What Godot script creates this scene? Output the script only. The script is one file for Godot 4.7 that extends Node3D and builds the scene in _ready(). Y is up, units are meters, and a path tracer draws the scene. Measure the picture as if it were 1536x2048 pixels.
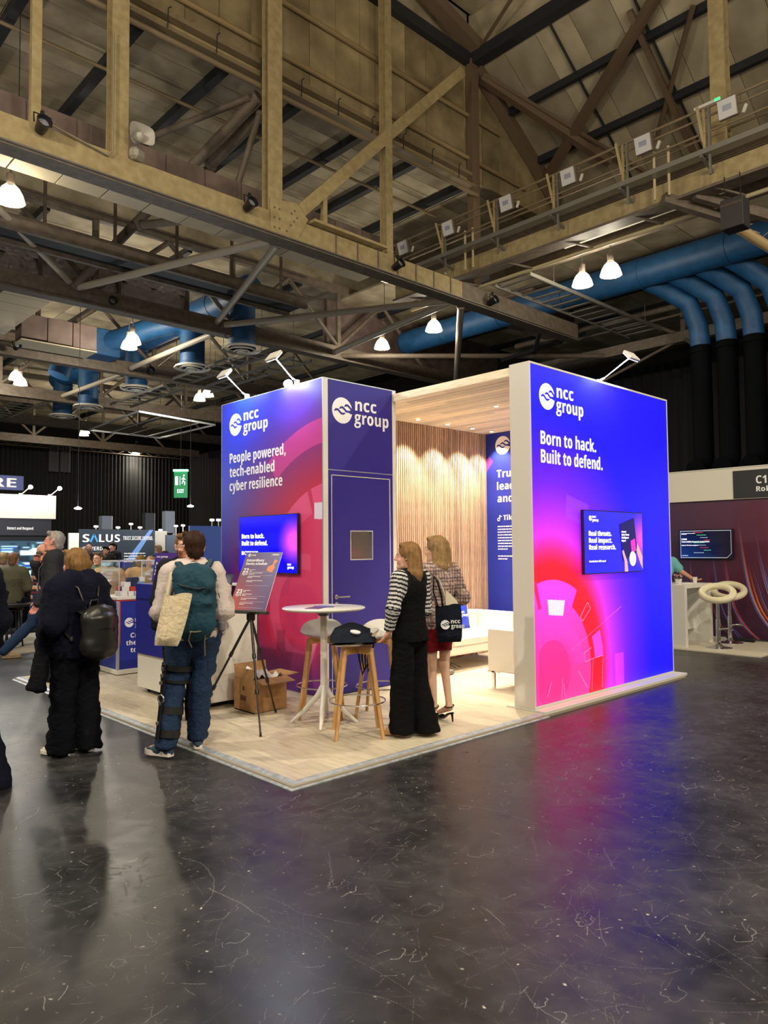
extends Node3D

const CAM_H := 1.65
const FOCAL := 1463.94
const YAW := 0.7553
const PITCH := 0.0487
const ROLL := -0.0081
var cam_f: Vector3
var cam_r: Vector3
var cam_u: Vector3
var M := {}
var used := {}
var rng := RandomNumberGenerator.new()

# ------------------------------------------------------------------ mesh builder
class MB:
	var v := PackedVector3Array()
	var n := PackedVector3Array()
	var uv := PackedVector2Array()
	var c := PackedColorArray()
	var ix := PackedInt32Array()
	var T := Transform3D.IDENTITY
	var col := Color.WHITE
	func vert(p: Vector3, nn: Vector3, u := Vector2.ZERO) -> int:
		v.append(T * p); n.append((T.basis * nn).normalized()); uv.append(u); c.append(col)
		return v.size() - 1
	func tri(a: int, b: int, d: int) -> void:
		ix.append(a); ix.append(d); ix.append(b)
	# a,b,d,e counter-clockwise about the outward normal
	func quad(a: Vector3, b: Vector3, d: Vector3, e: Vector3, u0 := Vector2(0, 0), u1 := Vector2(1, 1)) -> void:
		var nn := (b - a).cross(e - a)
		if nn.length_squared() < 1e-14:
			nn = (d - b).cross(a - b)
		nn = nn.normalized()
		var i := vert(a, nn, Vector2(u0.x, u1.y))
		vert(b, nn, Vector2(u1.x, u1.y)); vert(d, nn, Vector2(u1.x, u0.y)); vert(e, nn, Vector2(u0.x, u0.y))
		tri(i, i + 1, i + 2); tri(i, i + 2, i + 3)
	func tri3(a: Vector3, b: Vector3, d: Vector3) -> void:
		var nn := (b - a).cross(d - a).normalized()
		var i := vert(a, nn); vert(b, nn); vert(d, nn)
		tri(i, i + 1, i + 2)
	func box(ce: Vector3, s: Vector3, b := Basis.IDENTITY, bev := 0.0) -> void:
		var h := s * 0.5
		bev = minf(bev, minf(h.x, minf(h.y, h.z)) * 0.6)
		var ax := [b.x, b.y, b.z]
		for k in 3:
			var i: Vector3 = ax[k]; var j: Vector3 = ax[(k + 1) % 3]; var l: Vector3 = ax[(k + 2) % 3]
			var hi: float = h[k]; var hj: float = h[(k + 1) % 3] - bev; var hl: float = h[(k + 2) % 3] - bev
			var su := Vector2(h[(k + 1) % 3] * 2.0, h[(k + 2) % 3] * 2.0)
			quad(ce + i * hi - j * hj - l * hl, ce + i * hi + j * hj - l * hl, ce + i * hi + j * hj + l * hl, ce + i * hi - j * hj + l * hl, Vector2.ZERO, su)
			quad(ce - i * hi + j * hj - l * hl, ce - i * hi - j * hj - l * hl, ce - i * hi - j * hj + l * hl, ce - i * hi + j * hj + l * hl, Vector2.ZERO, su)
		if bev > 0.0:
			for k in 3:
				var i: Vector3 = ax[k]; var j: Vector3 = ax[(k + 1) % 3]; var l: Vector3 = ax[(k + 2) % 3]
				var hi: float = h[k] - bev; var hj: float = h[(k + 1) % 3]; var hl: float = h[(k + 2) % 3]
				for sj in [-1.0, 1.0]:
					for sl in [-1.0, 1.0]:
						var p: Vector3 = ce + j * sj * hj + l * sl * (hl - bev)
						var q: Vector3 = ce + j * sj * (hj - bev) + l * sl * hl
						quad_out(p - i * hi, p + i * hi, q + i * hi, q - i * hi, j * sj + l * sl)
			for sx in [-1.0, 1.0]:
				for sy in [-1.0, 1.0]:
					for sz in [-1.0, 1.0]:
						var a: Vector3 = ce + b.x * sx * h.x + b.y * sy * (h.y - bev) + b.z * sz * (h.z - bev)
						var d: Vector3 = ce + b.x * sx * (h.x - bev) + b.y * sy * h.y + b.z * sz * (h.z - bev)
						var e: Vector3 = ce + b.x * sx * (h.x - bev) + b.y * sy * (h.y - bev) + b.z * sz * h.z
						if sx * sy * sz > 0.0: tri3(a, d, e)
						else: tri3(a, e, d)
	func quad_out(a: Vector3, b: Vector3, d: Vector3, e: Vector3, o: Vector3) -> void:
		if (b - a).cross(e - a).dot(o) >= 0.0: quad(a, b, d, e)
		else: quad(a, e, d, b)
	func span(x0: float, x1: float, y0: float, y1: float, z0: float, z1: float, bev := 0.0) -> void:
		box(Vector3(x0 + x1, y0 + y1, z0 + z1) * 0.5, Vector3(absf(x1 - x0), absf(y1 - y0), absf(z1 - z0)), Basis.IDENTITY, bev)
	func bar(p: Vector3, q: Vector3, w: float, h: float, up := Vector3.UP, bev := 0.0) -> void:
		var d := (q - p).normalized()
		if absf(d.dot(up)) > 0.99: up = Vector3(0.0, 0.0, 1.0) if absf(d.z) < 0.9 else Vector3.RIGHT
		var s := up.cross(d).normalized()
		var u := d.cross(s)
		box((p + q) * 0.5, Vector3(w, h, (q - p).length()), Basis(s, u, d), bev)
	# I beam: two flanges and a web
	func ibeam(p: Vector3, q: Vector3, w: float, h: float, t := 0.03, up := Vector3.UP) -> void:
		var d := (q - p).normalized()
		if absf(d.dot(up)) > 0.99: up = Vector3(0.0, 0.0, 1.0)
		var s := up.cross(d).normalized()
		var u := d.cross(s)
		var l := (q - p).length()
		var m := (p + q) * 0.5
		box(m + u * (h - t) * 0.5, Vector3(w, t, l), Basis(s, u, d))
		box(m - u * (h - t) * 0.5, Vector3(w, t, l), Basis(s, u, d))
		box(m, Vector3(t, h - 2 * t, l), Basis(s, u, d))
	func ring(p: Vector3, x: Vector3, y: Vector3, nn: Vector3, k: int, smooth := true) -> int:
		var i0 := v.size()
		for i in k + 1:
			var a := TAU * i / k
			var d := x * cos(a) + y * sin(a)
			vert(p + d, (d.normalized() if smooth else nn), Vector2(float(i) / k, 0))
		return i0
	func tube(pts: Array, rad, k := 8, caps := true, ell := 1.0, upv := Vector3.ZERO) -> void:
		var m := pts.size()
		var prev := -1
		var side := Vector3.ZERO
		var len := 0.0
		for i in m:
			var p: Vector3 = pts[i]
			var d: Vector3
			if i == 0: d = pts[1] - p
			elif i == m - 1: d = p - pts[i - 1]
			else: d = (pts[i + 1] - p).normalized() + (p - pts[i - 1]).normalized()
			d = d.normalized()
			if i == 0:
				var r := upv if upv != Vector3.ZERO else (Vector3.UP if absf(d.y) < 0.9 else Vector3.RIGHT)
				side = r.cross(d).normalized()
			else:
				side = (side - d * side.dot(d)).normalized()
				len += (p - pts[i - 1]).length()
			var u := d.cross(side)
			var r0: float = rad[i] if rad is Array else rad
			var a0 := ring(p, side * r0, u * r0 * ell, d, k)
			for j in k + 1: uv[a0 + j] = Vector2(float(j) / k, len)
			if prev >= 0:
				for j in k:
					tri(prev + j, prev + j + 1, a0 + j + 1); tri(prev + j, a0 + j + 1, a0 + j)
			if caps and (i == 0 or i == m - 1):
				var cc := vert(p, -d if i == 0 else d)
				var r1 := ring(p, side * r0, u * r0 * ell, -d if i == 0 else d, k, false)
				for j in k:
					if i == 0: tri(cc, r1 + j + 1, r1 + j)
					else: tri(cc, r1 + j, r1 + j + 1)
			prev = a0
	# profile: array of Vector2(radius, height) from bottom to top, outward side
	func lathe(o: Vector3, prof: Array, k := 20, b := Basis.IDENTITY, sx := 1.0, sz := 1.0) -> void:
		var m := prof.size()
		for s in m - 1:
			var p: Vector2 = prof[s]; var q: Vector2 = prof[s + 1]
			var e := q - p
			if e.length() < 1e-6: continue
			var nr := Vector2(e.y, -e.x).normalized()
			var n0 := nr; var n1 := nr
			if s > 0:
				var e0: Vector2 = p - prof[s - 1]
				if e0.length() > 1e-6 and e0.normalized().dot(e.normalized()) > 0.75: n0 = (nr + Vector2(e0.y, -e0.x).normalized()).normalized()
			if s < m - 2:
				var e1: Vector2 = prof[s + 2] - q
				if e1.length() > 1e-6 and e1.normalized().dot(e.normalized()) > 0.75: n1 = (nr + Vector2(e1.y, -e1.x).normalized()).normalized()
			var i0 := v.size()
			for i in k + 1:
				var a := TAU * i / k
				var d := Vector3(cos(a) * sx, 0, -sin(a) * sz)
				vert(o + b * (d * p.x + Vector3.UP * p.y), b * (d * n0.x + Vector3.UP * n0.y), Vector2(float(i) / k, float(s) / m))
				vert(o + b * (d * q.x + Vector3.UP * q.y), b * (d * n1.x + Vector3.UP * n1.y), Vector2(float(i) / k, float(s + 1) / m))
			for i in k:
				var a2 := i0 + i * 2
				tri(a2, a2 + 2, a2 + 3); tri(a2, a2 + 3, a2 + 1)
	# flat polygon in the plane (o, x, y), thickness t behind it along -x cross y
	func prism(poly: PackedVector2Array, o: Vector3, x: Vector3, y: Vector3, t: float) -> void:
		var nn := x.cross(y).normalized()
		var tr := Geometry2D.triangulate_polygon(poly)
		var ar := 0.0
		for i in poly.size():
			ar += poly[i].cross(poly[(i + 1) % poly.size()])
		var lo := poly[0]; var hi := poly[0]
		for p in poly:
			lo = lo.min(p); hi = hi.max(p)
		var i0 := v.size()
		for p in poly: vert(o + x * p.x + y * p.y, nn, Vector2((p.x - lo.x) / (hi.x - lo.x), 1.0 - (p.y - lo.y) / (hi.y - lo.y)))
		for p in poly: vert(o + x * p.x + y * p.y - nn * t, -nn)
		var m := poly.size()
		for i in range(0, tr.size(), 3):
			var a := tr[i]; var b := tr[i + 1]; var d := tr[i + 2]
			if (poly[b] - poly[a]).cross(poly[d] - poly[a]) < 0.0:
				var s := b; b = d; d = s
			tri(i0 + a, i0 + b, i0 + d); tri(i0 + m + a, i0 + m + d, i0 + m + b)
		if t > 0.0:
			for i in m:
				var p := poly[i]; var q := poly[(i + 1) % m]
				var a3 := o + x * p.x + y * p.y; var b3 := o + x * q.x + y * q.y
				if ar > 0.0: quad(b3, a3, a3 - nn * t, b3 - nn * t)
				else: quad(a3, b3, b3 - nn * t, a3 - nn * t)
	# smooth grid from points[i][j]
	func grid(g: Array, flip := false, wrap := false) -> void:
		var a := g.size(); var b: int = g[0].size()
		var i0 := v.size()
		for i in a:
			for j in b:
				var pu: Vector3 = g[mini(i + 1, a - 1)][j] - g[maxi(i - 1, 0)][j]
				var j1 := j + 1; var j2 := j - 1
				if wrap:
					j1 = 1 if j == b - 1 else j + 1
					j2 = b - 2 if j == 0 else j - 1
				var pv: Vector3 = g[i][mini(j1, b - 1)] - g[i][maxi(j2, 0)]
				var nn := pu.cross(pv).normalized()
				if nn == Vector3.ZERO: nn = Vector3.UP
				vert(g[i][j], -nn if flip else nn, Vector2(float(j) / (b - 1), float(i) / (a - 1)))
		for i in a - 1:
			for j in b - 1:
				var p := i0 + i * b + j
				if flip:
					tri(p, p + 1, p + b + 1); tri(p, p + b + 1, p + b)
				else:
					tri(p, p + b + 1, p + 1); tri(p, p + b, p + b + 1)
	func mesh() -> ArrayMesh:
		var a := []
		a.resize(Mesh.ARRAY_MAX)
		a[Mesh.ARRAY_VERTEX] = v; a[Mesh.ARRAY_NORMAL] = n; a[Mesh.ARRAY_TEX_UV] = uv; a[Mesh.ARRAY_COLOR] = c; a[Mesh.ARRAY_INDEX] = ix
		var m := ArrayMesh.new()
		m.add_surface_from_arrays(Mesh.PRIMITIVE_TRIANGLES, a)
		return m

# ------------------------------------------------------------------ scene helpers
func numbered(called: String) -> String:
	var k: int = used.get(called, 0)
	used[called] = k + 1
	return called if k == 0 else "%s_%03d" % [called, k]
func thing(called: String, label: String, category: String, at := Vector3.ZERO, turn := 0.0, group := "") -> Node3D:
	var o := Node3D.new()
	o.name = numbered(called)
	add_child(o)
	o.position = at; o.rotation.y = turn
	o.set_meta("label", label); o.set_meta("category", category)
	if group: o.set_meta("group", group)
	return o
func obj(called: String, mb, m: Material, parent: Node3D = null) -> MeshInstance3D:
	var o := MeshInstance3D.new()
	o.mesh = mb.mesh() if mb is MB else mb
	o.material_override = m
	if parent == null:
		o.name = numbered(called); add_child(o)
	else:
		o.name = called; parent.add_child(o, true)
	return o
func tag(o: Node3D, label: String, category: String, group := "") -> Node3D:
	o.set_meta("label", label); o.set_meta("category", category)
	if group: o.set_meta("group", group)
	return o
func struct(called: String, mb, m: Material) -> MeshInstance3D:
	var o := obj(called, mb, m)
	o.set_meta("kind", "structure")
	return o
func dup(root: Node3D, at: Vector3, turn: float, label := "") -> Node3D:
	var base := String(root.name)
	var r: Node3D = root.duplicate()
	r.name = numbered(base)
	add_child(r)
	r.position = at; r.rotation.y = turn
	if label: r.set_meta("label", label)
	return r
func W(t: Node3D) -> MB:   # a builder that takes world coordinates for a part of t
	var b := MB.new()
	b.T = t.transform.affine_inverse()
	return b
func bone_box(b: MB, x0: float, x1: float, y0: float, y1: float, z0: float, z1: float, bev := 0.0) -> MB:
	b.span(x0, x1, y0, y1, z0, z1, bev)
	return b
func mat(key: String, color: Color, rough := 0.6, metal := 0.0, spec := 0.5) -> StandardMaterial3D:
	if M.has(key): return M[key]
	var m := StandardMaterial3D.new()
	m.resource_name = key
	m.albedo_color = color; m.roughness = rough; m.metallic = metal; m.metallic_specular = spec
	M[key] = m
	return m
func glow(key: String, color: Color, energy: float, albedo := Color(0.8, 0.8, 0.8)) -> StandardMaterial3D:
	if M.has(key): return M[key]
	var m := mat(key, albedo, 0.5)
	m.emission_enabled = true; m.emission = color; m.emission_energy_multiplier = energy
	return m
func c8(r: int, g: int, b: int) -> Color:
	return Color(r / 255.0, g / 255.0, b / 255.0)
func noise_tex(sd: int, freq: float, a: Color, b: Color, size := 512, oct := 4, mid = null, stretch := false) -> NoiseTexture2D:
	var nz := FastNoiseLite.new()
	nz.seed = sd; nz.frequency = freq; nz.fractal_octaves = oct
	nz.noise_type = FastNoiseLite.TYPE_SIMPLEX_SMOOTH
	var t := NoiseTexture2D.new()
	t.width = size; t.height = size; t.seamless = true; t.noise = nz
	var g := Gradient.new()
	g.set_color(0, a); g.set_color(1, b)
	if mid != null: g.add_point(0.5, mid)
	t.color_ramp = g
	return t
func bump_tex(sd: int, freq: float, strength := 4.0, size := 512) -> NoiseTexture2D:
	var nz := FastNoiseLite.new()
	nz.seed = sd; nz.frequency = freq; nz.fractal_octaves = 4
	var t := NoiseTexture2D.new()
	t.width = size; t.height = size; t.seamless = true; t.noise = nz
	t.as_normal_map = true; t.bump_strength = strength
	return t
func triplanar(m: StandardMaterial3D, scale: float, world := true) -> StandardMaterial3D:
	m.uv1_triplanar = true; m.uv1_world_triplanar = world
	m.uv1_scale = Vector3.ONE * scale
	return m
func img_mat(key: String, im: Image, rough := 0.6, emit := 0.0) -> StandardMaterial3D:
	var m := mat(key, Color.WHITE, rough)
	m.albedo_texture = ImageTexture.create_from_image(im)
	m.texture_repeat = false
	if emit > 0.0:
		m.emission_enabled = true
		m.emission = Color.WHITE
		m.emission_operator = BaseMaterial3D.EMISSION_OP_MULTIPLY
		m.emission_texture = m.albedo_texture
		m.emission_energy_multiplier = emit
	return m
# pixel of the photograph to a point on a plane (axis 0 x, 1 y, 2 z) or at a depth along the view
func ray(px: float, py: float) -> Vector3:
	return cam_f + cam_r * ((px - 768.0) / FOCAL) - cam_u * ((py - 1024.0) / FOCAL)
func on(px: float, py: float, axis: int, val: float) -> Vector3:
	var d := ray(px, py)
	var o := Vector3(0, CAM_H, 0)
	return o + d * ((val - o[axis]) / d[axis])
func far(px: float, py: float, depth: float) -> Vector3:
	return Vector3(0, CAM_H, 0) + ray(px, py) * depth
# lettering: TextMesh fitted into a box whose lower left corner is o, along x (width) and y (height)
var fonts := {}
func font(bold: bool) -> Font:
	if not fonts.has(bold):
		var f := SystemFont.new()
		f.font_names = PackedStringArray(["Droid Sans"])
		f.font_weight = 700 if bold else 400
		fonts[bold] = f
	return fonts[bold]
func text(s: String, o: Vector3, x: Vector3, y: Vector3, w: float, cap: float, m: Material, parent: Node3D, bold := true, called := "lettering", lean := 0.0) -> MeshInstance3D:
	var t := TextMesh.new()
	t.font = font(bold); t.font_size = 64; t.pixel_size = 0.01; t.depth = 0.012
	t.text = s; t.curve_step = 2.0
	t.horizontal_alignment = HORIZONTAL_ALIGNMENT_LEFT; t.vertical_alignment = VERTICAL_ALIGNMENT_BOTTOM
	var bx := t.get_aabb()
	var i := MeshInstance3D.new()
	i.mesh = t; i.material_override = m; i.name = called
	parent.add_child(i, true)
	var nn := x.cross(y).normalized()
	var sx := w / maxf(bx.size.x, 0.001)
	# 64 px Droid Sans: capitals are 0.457 units tall, the baseline sits where a capital H begins
	var sy := cap / 0.457
	var base := text_base()
	var bs := Basis(x.normalized() * sx, y.normalized() * sy + x.normalized() * lean * sy, nn * 0.25)
	var world := Transform3D(bs, o - bs * Vector3(bx.position.x, base, 0))
	i.transform = parent.transform.affine_inverse() * world if parent.get_parent() == self else (parent.get_parent() as Node3D).transform.affine_inverse() * world
	return i
var _tb := INF
func text_base() -> float:
	if _tb == INF:
		var t := TextMesh.new()
		t.font = font(true); t.font_size = 64; t.pixel_size = 0.01; t.text = "H"
		t.horizontal_alignment = HORIZONTAL_ALIGNMENT_LEFT; t.vertical_alignment = VERTICAL_ALIGNMENT_BOTTOM
		_tb = t.get_aabb().position.y
	return _tb

# ------------------------------------------------------------------ prints (flat graphics)
func mixc(a: Color, b: Color, t: float) -> Color:
	return a.lerp(b, clampf(t, 0.0, 1.0))
func seg_ring(u: float, v: float, cx: float, cy: float, r0: float, r1: float, a0: float, a1: float) -> bool:
	var dx := u - cx; var dy := v - cy
	var d := sqrt(dx * dx + dy * dy)
	if d < r0 or d > r1: return false
	var a := rad_to_deg(atan2(dy, dx))
	return a >= a0 and a <= a1
func print_right() -> Image:
	var w := 512; var h := 600
	var im := Image.create(w, h, false, Image.FORMAT_RGB8)
	var sq := PackedVector2Array([Vector2(0.23, 1.09), Vector2(0.55, 1.065), Vector2(0.51, 0.905), Vector2(0.25, 0.93)])
	var para := PackedVector2Array([Vector2(0.62, 2.19), Vector2(1.06, 2.09), Vector2(0.96, 1.86), Vector2(0.59, 1.94)])
	var blue := c8(12, 2, 236); var violet := c8(96, 20, 240); var mag := c8(196, 44, 226)
	var red := c8(238, 22, 48); var pink := c8(245, 52, 140); var hot := c8(232, 60, 222)
	for j in h:
		var y := 0.03 + (1.0 - (j + 0.5) / h) * 3.48
		for i in w:
			var x := (i + 0.5) / w * 2.98
			var dx := (x - 0.30) * 1.05; var dy := y - 0.33
			var d := sqrt(dx * dx + dy * dy)
			var dv := sqrt(dx * dx * 1.15 + dy * dy * 0.80)
			var c: Color
			if d < 0.77:
				c = mixc(pink, hot, (dy + 0.1) * 0.95 - absf(dx) * 0.2)
				if d < 0.34 and dx > -0.25: c = mixc(c, c8(228, 34, 112), 0.55)
				elif seg_ring(x, y, 0.30, 0.33, 0.42, 0.60, 5, 75): c = mixc(c, c8(240, 60, 190), 0.4)
			else:
				if d < 1.02: c = red
				elif dv < 1.30: c = mixc(red, mag, (dv - 1.0) / 0.30)
				elif dv < 1.75: c = mixc(mag, violet, (dv - 1.30) / 0.45)
				else: c = mixc(violet, blue, (dv - 1.75) / 0.7)
				c = mixc(red, c, (d - 0.98) / 0.12)
			if seg_ring(x, y, 0.30, 0.33, 0.76, 0.96, 60, 128): c = hot
			if seg_ring(x, y, 0.30, 0.33, 0.70, 0.99, 105, 109): c = c8(222, 30, 96)
			if Geometry2D.is_point_in_polygon(Vector2(x, y), sq): c = c8(238, 196, 250)
			elif Geometry2D.is_point_in_polygon(Vector2(x, y), para): c = mixc(c, c8(150, 70, 255), 0.35)
			if x > 1.54 and x < 1.74 and y < 0.40: c = mixc(c, c8(240, 60, 235), 0.5)
			if seg_ring(x, y, 0.30, 0.33, 0.82, 1.0, 5, 22): c = mixc(c, c8(236, 70, 235), 0.8)
			im.set_pixel(i, j, c)
	var line := func(a: Vector2, b: Vector2, col: Color, th: int) -> void:
		for k in 300:
			var p := a.lerp(b, k / 299.0)
			im.fill_rect(Rect2i(int(p.x / 2.98 * w), int((1.0 - (p.y - 0.03) / 3.48) * h), th, th), col)
	line.call(Vector2(1.71, 0.93), Vector2(0.63, 0.52), c8(250, 90, 190), 1)
	for q in [[0.99, 1.02, 1.05, 0.95], [1.05, 0.95, 0.88, 0.82], [0.88, 0.82, 0.84, 0.87], [0.84, 0.87, 0.99, 1.02], [1.08, 0.4, 1.29, 0.41], [1.29, 0.41, 1.25, 0.06], [1.08, 0.4, 1.04, 0.06], [0.46, 0.05, 0.48, 0.26], [0.52, 0.05, 0.5, 0.2], [0.2, 0.1, 0.28, 0.25], [0.95, 0.1, 0.78, 0.3], [0.9, 0.48, 1.05, 0.52], [0.9, 0.48, 0.92, 0.38], [0.92, 0.38, 1.08, 0.4]]:
		line.call(Vector2(q[0], q[1]), Vector2(q[2], q[3]), c8(255, 130, 205), 1)
	return im
func print_left() -> Image:
	var w := 380; var h := 620
	var im := Image.create(w, h, false, Image.FORMAT_RGB8)
	var blue := c8(20, 46, 226); var navy := c8(34, 38, 150); var purple := c8(112, 48, 168)
	var pink := c8(214, 60, 110); var red := c8(190, 34, 74); var lilac := c8(178, 82, 196)
	for j in h:
		var y := 0.03 + (1.0 - (j + 0.5) / h) * 3.5
		for i in w:
			var x := (i + 0.5) / w * 2.12
			var dx := x - 2.30; var dy := y - 1.1
			var d := sqrt(dx * dx + dy * dy)
			var bg := mixc(navy, blue, (y - 1.3) / 1.6)
			bg = mixc(bg, purple, (1.0 - y) / 1.2)
			var c: Color
			if d < 1.27: c = mixc(pink, red, (d - 0.7) * 0.8 - dy * 0.25)
			elif d < 1.60: c = mixc(red, mixc(red, bg, 0.25), (d - 1.27) / 0.33)
			else: c = mixc(mixc(red, bg, 0.25), bg, (d - 1.6) / (0.75 + 0.2 * maxf(dy, 0.0)))
			if seg_ring(x, y, 2.3, 1.1, 1.72, 2.0, 90, 128): c = mixc(c, c8(226, 64, 150), 0.62)
			if seg_ring(x, y, 2.3, 1.1, 1.0, 1.27, 95, 150): c = mixc(c, c8(232, 100, 160), 0.55)
			if seg_ring(x, y, 2.3, 1.1, 0.98, 1.27, 108, 111): c = c8(200, 40, 90)
			if seg_ring(x, y, 2.3, 1.1, 0.80, 0.97, 160, 200): c = mixc(c, c8(190, 50, 110), 0.5)
			if seg_ring(x, y, 2.3, 1.1, 1.27, 1.42, 140, 152): c = c8(196, 30, 60)
			var e := sqrt((x - 1.75) * (x - 1.75) + (y - 0.95) * (y - 0.95))
			if e > 0.46 and e < 0.64 and x < 1.9: c = mixc(c, c8(236, 120, 160), 0.35)
			elif e < 0.30: c = mixc(c, c8(190, 40, 100), 0.3)
			if absf(dx + 0.35 - (y - 0.6) * 0.45) < 0.06 and y < 0.95 and y > 0.3: c = mixc(c, c8(240, 170, 190), 0.6)
			c = mixc(c8(104, 48, 160), c, (y - 0.05) / 0.55)
			if x > 1.97 and x < 2.2 and y > 1.97 - (x - 2.0) * 0.03 and y < 2.15: c = c8(226, 212, 236)
			im.set_pixel(i, j, c)
	return im
func print_streaks() -> Image:
	var w := 640; var h := 460
	var im := Image.create(w, h, false, Image.FORMAT_RGB8)
	for j in h:
		for i in w:
			var u := float(i) / w; var v := float(j) / h
			var c := mixc(c8(52, 40, 76), c8(92, 34, 58), (u - 0.25) * 1.9)
			c = mixc(c, c8(96, 54, 92), (0.30 - v) * 0.8)
			c = mixc(c, c8(30, 26, 58), (v - 0.55) * 1.1)
			im.set_pixel(i, j, c)
	var r := RandomNumberGenerator.new()
	r.seed = 5
	for k in 46:
		var x0 := r.randf() * w * 1.05
		var lean := (0.45 - x0 / w) * 150.0
		var cc: Color = [c8(120, 150, 225), c8(96, 110, 200), c8(70, 84, 180), c8(230, 96, 50), c8(250, 140, 60), c8(150, 190, 240), c8(200, 70, 60)][r.randi() % 7]
		if x0 < w * 0.45 and cc.r > 0.7: cc = c8(80, 96, 190)
		var top := r.randf_range(0.12, 0.5)
		var th := r.randi_range(1, 4)
		for j in range(int(top * h), h):
			var v := (float(j) / h - top) / (1.0 - top)
			var x := x0 + lean * (1.0 - v) * 0.8 + pow(v, 5.0) * (x0 - w * 0.3) * 0.22
			for t in th:
				var xi := int(x) + t
				if xi >= 0 and xi < w: im.set_pixel(xi, j, mixc(im.get_pixel(xi, j), cc, minf(v * 1.6, 0.9)))
	return im
func print_gradient(w: int, h: int, tl: Color, tr: Color, bl: Color, br: Color) -> Image:
	var im := Image.create(w, h, false, Image.FORMAT_RGB8)
	for j in h:
		for i in w:
			im.set_pixel(i, j, tl.lerp(tr, float(i) / w).lerp(bl.lerp(br, float(i) / w), float(j) / h))
	return im
func print_tv(w: int, h: int, px: float, spread: float) -> Image:
	var im := Image.create(w, h, false, Image.FORMAT_RGB8)
	for j in h:
		for i in w:
			var u := float(i) / w; var v := float(j) / h
			var d := Vector2((u - px) * 1.6, v - 0.45).length()
			var c := mixc(c8(214, 70, 190), c8(14, 8, 225), (d - 0.1) / spread)
			im.set_pixel(i, j, c)
	return im
func lines_of_print(parent: Node3D, o: Vector3, x: Vector3, y: Vector3, w: float, rows: int, step: float, th: float, m: Material, sd: int) -> void:
	var b := MB.new()
	b.T = parent.transform.affine_inverse()
	var r := RandomNumberGenerator.new()
	r.seed = sd
	var nn := x.cross(y).normalized() * 0.0015
	for k in rows:
		var p := 0.0
		var end := w * (1.0 if k < rows - 1 else 0.4) * r.randf_range(0.86, 1.0)
		while p < end:
			var l := r.randf_range(1.2, 4.5) * th
			l = minf(l, end - p)
			var a := o - y * (k * step) + x * p + nn
			b.quad(a, a + x * l, a + x * l + y * th, a + y * th)
			p += l + th * 0.5
	obj("small_print", b, m, parent)
# round emblem: a disc with three rising wave strokes cut into its middle
func logo(parent: Node3D, o: Vector3, x: Vector3, y: Vector3, r: float, white: Material, dark: Material) -> void:
	var nn := x.cross(y).normalized()
	var pl := PackedVector2Array()
	for i in 40: pl.append(Vector2(cos(TAU * i / 40), sin(TAU * i / 40)) * r)
	var b := MB.new()
	b.T = parent.transform.affine_inverse()
	b.prism(pl, o + nn * 0.003, x, y, 0.003)
	obj("emblem_disc", b, white, parent)
	var d := MB.new()
	d.T = b.T
	var curve := [Vector2(0.0, -0.02), Vector2(0.16, 0.10), Vector2(0.35, 0.11), Vector2(0.52, -0.02), Vector2(0.68, -0.15), Vector2(0.88, -0.17), Vector2(1.12, -0.08)]
	for k in 3:
		var off := Vector2(-0.80 + k * 0.50, -0.08 + k * 0.21)
		var up := PackedVector2Array(); var dn := PackedVector2Array()
		for i in curve.size():
			var p: Vector2 = curve[i] + off
			if p.length() > 1.03: p = p.normalized() * 1.03
			var t: Vector2 = (curve[mini(i + 1, 6)] - curve[maxi(i - 1, 0)]).normalized()
			var wd := 0.085 if i > 0 and i < 6 else 0.03
			up.append((p + t.orthogonal() * -wd) * r); dn.append((p + t.orthogonal() * wd) * r)
		dn.reverse()
		up.append_array(dn)
		if Geometry2D.triangulate_polygon(up).size() > 0: d.prism(up, o + nn * (0.0042 + k * 0.0003), x, y, 0.001)
	d.prism(PackedVector2Array([Vector2(0.62, -0.10) * r, Vector2(0.84, -0.2) * r, Vector2(1.06, -0.17) * r, Vector2(1.05, 0.3) * r, Vector2(0.9, 0.24) * r, Vector2(0.74, 0.02) * r]), o + nn * 0.0036, x, y, 0.001)
	obj("emblem_waves", d, dark, parent)

# ------------------------------------------------------------------ start
func _ready() -> void:
	rng.seed = 11
	cam_f = Vector3(sin(YAW) * cos(PITCH), sin(PITCH), -cos(YAW) * cos(PITCH))
	var r0 := Vector3(cos(YAW), 0, sin(YAW))
	var u0 := r0.cross(cam_f)
	cam_r = r0 * cos(ROLL) + u0 * sin(ROLL)
	cam_u = u0 * cos(ROLL) - r0 * sin(ROLL)
	var cam := Camera3D.new()
	cam.name = "camera"
	add_child(cam)
	cam.transform = Transform3D(Basis(cam_r, cam_u, -cam_f), Vector3(0, CAM_H, 0))
	cam.fov = rad_to_deg(2.0 * atan(1024.0 / FOCAL))
	cam.near = 0.05; cam.far = 200.0
	cam.current = true
	var we := WorldEnvironment.new()
	we.name = "environment"
	var e := Environment.new()
	e.background_mode = Environment.BG_COLOR
	e.background_color = Color(0, 0, 0)
	e.tonemap_mode = Environment.TONE_MAPPER_LINEAR
	e.tonemap_exposure = EXPOSURE
	e.sdfgi_enabled = true; e.ssao_enabled = true; e.ssil_enabled = true
	we.environment = e
	add_child(we)
	materials()
	high_bays()
	hall()
	booth()
	booth_furniture()
	roof()
	neighbours()
	people()
	small_things()
const EXPOSURE := 1.4
const LAMP_E := 0.56

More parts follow.
